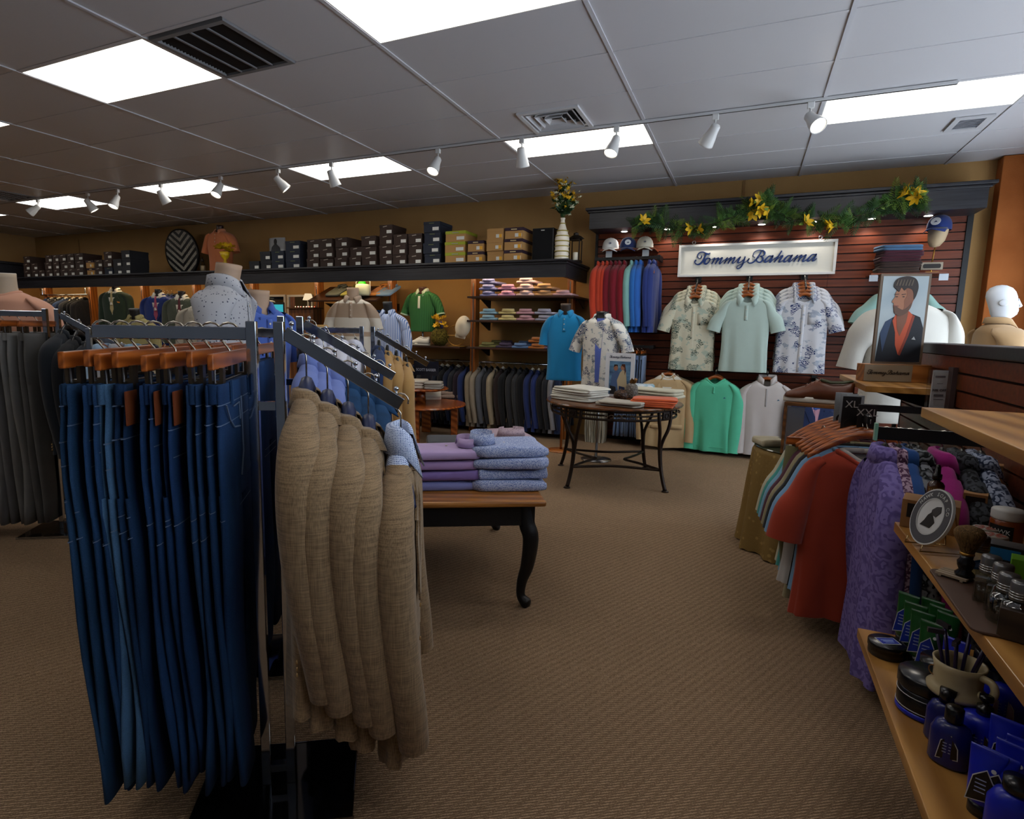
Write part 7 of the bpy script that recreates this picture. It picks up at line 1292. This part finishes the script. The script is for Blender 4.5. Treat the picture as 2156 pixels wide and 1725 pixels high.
# tray, brush, soap dish, bottles
p = atZ(2055, 1270, ZM); t = thing('leather_tray', 'flat brown leather tray with rounded corners on the middle shelf', 'tray', (p.x+.045, p.y+.0, ZM+.001), -.02); put(MB().prism([(x+sx*.075, y+sy*.15) for sx, sy, a0 in ((1, 1, 0), (-1, 1, PI/2), (-1, -1, PI), (1, -1, 1.5*PI)) for x, y in [(.02*math.cos(a0+PI/2*k/5), .02*math.sin(a0+PI/2*k/5)) for k in range(6)]], .006), 'mat', plain((74, 52, 40), .6), t, bevel=.002)
TZ_ = ZM+.008
p = atZ(2010, 1215, TZ_); t = thing('soap_dish', 'small pale wooden soap dish under the brush', 'soap dish', (p.x, p.y, TZ_), -.6)
for k in range(4): put(MB().b2((-.03, -.025+k*.0135, .004), (.03, -.0155+k*.0135, .009)), 'slat', plain((150, 132, 110), .6), t)
put(MB().b2((-.024, -.025, 0), (-.018, .025, .004)).b2((.018, -.025, 0), (.024, .025, .004)), 'runner', plain((140, 122, 100), .6), t)
p = atZ(2030, 1212, TZ_+.01); t = thing('shaving_brush', 'shaving brush with black turned handle and brown bristles', 'brush', (p.x, p.y, TZ_+.01)); put(MB().lathe([(0, 0), (.018, 0), (.019, .006), (.012, .014), (.016, .024), (.017, .034), (.012, .042), (.013, .05), (0, .05)], 20), 'handle', blk, t, True); put(MB().lathe([(0, .05), (.014, .05), (.014, .056), (0, .056)], 20), 'collar_ring', gold, t, True)
brm = M('bristle', lambda t_: (t_.col(t_.ramp(t_.noise(1, 3, t_.obj((300, 300, 20))), [(.3, '3a2a16'), (.7, '7a5c34')])), t_.bump(t_.noise(1, 3, t_.obj((400, 400, 20))), .8, .004), t_.fin(.8, .2))[2]); put(MB().lathe([(.012, .054), (.02, .075), (.029, .095), (.03, .104), (.024, .113), (.012, .118), (0, .119)], 28), 'bristles', brm, t, True)
glassb = clear((.86, .90, .88, 1), .14, .03, 'bottle_glass'); capg = plain((112, 112, 112), .3, .5, .8)
capp = [(0, .062), (.0165, .062), (.017, .064), (.017, .096), (.0155, .099), (.008, .101), (0, .1005)]
bp_ = [(2055, 1215, 'at the back left with blue label', plain((40, 110, 160), .5), 8), (2075, 1265, 'with square glass body and red label', plain((150, 40, 34), .5), 4), (2100, 1285, 'behind the square bottle with blue label', plain((30, 60, 100), .5), 4), (2112, 1310, 'with round glass body', None, 24), (2138, 1330, 'nearest in the cologne row', None, 24)]
for k, (x, y, d, lab, n) in enumerate(bp_):
    t = bottle('clear cologne bottle with grey metal cap '+d, x, y, TZ_, [(0, 0), (.026, 0), (.028, .003), (.028, .05), (.024, .056), (.012, .06), (.012, .064), (0, .064)] if n > 8 else [(0, 0), (.03, 0), (.032, .003), (.032, .054), (.028, .058), (.012, .06), (.012, .064), (0, .064)], glassb, capp, capg, lab, rz=-.3+(PI/4 if n == 4 else 0), grp='cologne bottles on the tray', n=n, lw=.03, lh=.026, lz=.038, ly=.0235 if n == 4 else None, ribs=[(.0172, .068+.005*j) for j in range(3)])
    put(MB().lathe([(0, .004), (.02, .004), (.02, .032), (0, .032)], 20), 'liquid', clear((.74, .76, .66, 1), .05, .05, 'cologne'), t, True)
p = atZ(2150, 1360, ZM); t = thing('wooden_block', 'dark wooden block box at the front of the middle shelf', 'box', (p.x+.02, p.y+.03, ZM+.001), -.35); put(MB().prism([(-.045, -.03), (.045, -.03), (.05, 0), (.045, .035), (-.045, .035)], .06), 'block', wood('1c1612', '3a2e24', 0, 4, .4, .4), t, bevel=.002)
carton('dark carton with orange emblem behind the jars', 2088, 1118, ZM, .06, .05, .075, -.3, krf, plain((30, 20, 20), .5), None, y=.16); carton('dark tall carton with orange emblem at the right edge', 2138, 1085, ZM, .06, .05, .12, -.3, krf, plain((30, 20, 20), .5), None, y=.24)
bottle('amber jar with white lid reading WK at the right edge', 2140, 1165, ZM, [(0, 0), (.036, 0), (.038, .004), (.038, .066), (.034, .072), (0, .072)], M('amber_jar', lambda t_: (t_.col(lin((126, 62, 22))), t_.fin(.2, .5))[1]), [(0, .07), (.037, .07), (.038, .074), (.038, .094), (.036, .097), (0, .097)], plain((190, 188, 184), .5), rz=-.5, name='jar', cat='jar', y=.08)
t = [o for o in COL.objects if str(o.get('label', '')).startswith('amber jar with white lid')][0]; put(MB().loft([[(.0384*math.cos(a), .0384*math.sin(a), z_) for a in [-2.6+1.6*k/10 for k in range(11)]] for z_ in (.016, .056)], closed=False), 'label', plain((20, 20, 22), .5), t, True); text_obj('HAWK', 'lettering', plain((196, 196, 190), .5), t, .017, (-.009, -.0392, .04), (PI/2, 0, -.2), .0002)
for k, (x, y, d) in enumerate(((2090, 1160, 'left one'), (2112, 1178, 'front one'))):
    bottle('small dark glass tin with printed lid behind the brush, '+d, x, y, ZM, [(0, 0), (.026, 0), (.028, .003), (.028, .026), (0, .028)], plain((34, 24, 20), .2, .5), [(0, .028), (.029, .028), (.029, .04), (.027, .042), (0, .042)], plain((150, 140, 128), .4), rz=-.4, name='tin', cat='tin', y=.07)
    t = [o for o in COL.objects if str(o.get('label', '')).endswith('behind the brush, '+d)][0]
    for q in range(6): put(MB().prism([(.004, -.002), (.022, -.005), (.022, .005), (.004, .002)], .0005, Matrix.Translation((0, 0, .0422)) @ Matrix.Rotation(q*PI/3, 4, 'Z')), 'lid_ray', plain((150, 56, 34), .5), t)
carton('black and blue carton right of the colognes', 2128, 1205, ZM, .075, .06, .055, -.35, plain((26, 22, 24), .4), plain((26, 96, 150), .5), None, y=.05)
carton('lime green carton corner at the right edge', 2165, 1230, ZM, .05, .05, .05, -.3, plain((96, 150, 30), .5), None, None, y=.03)
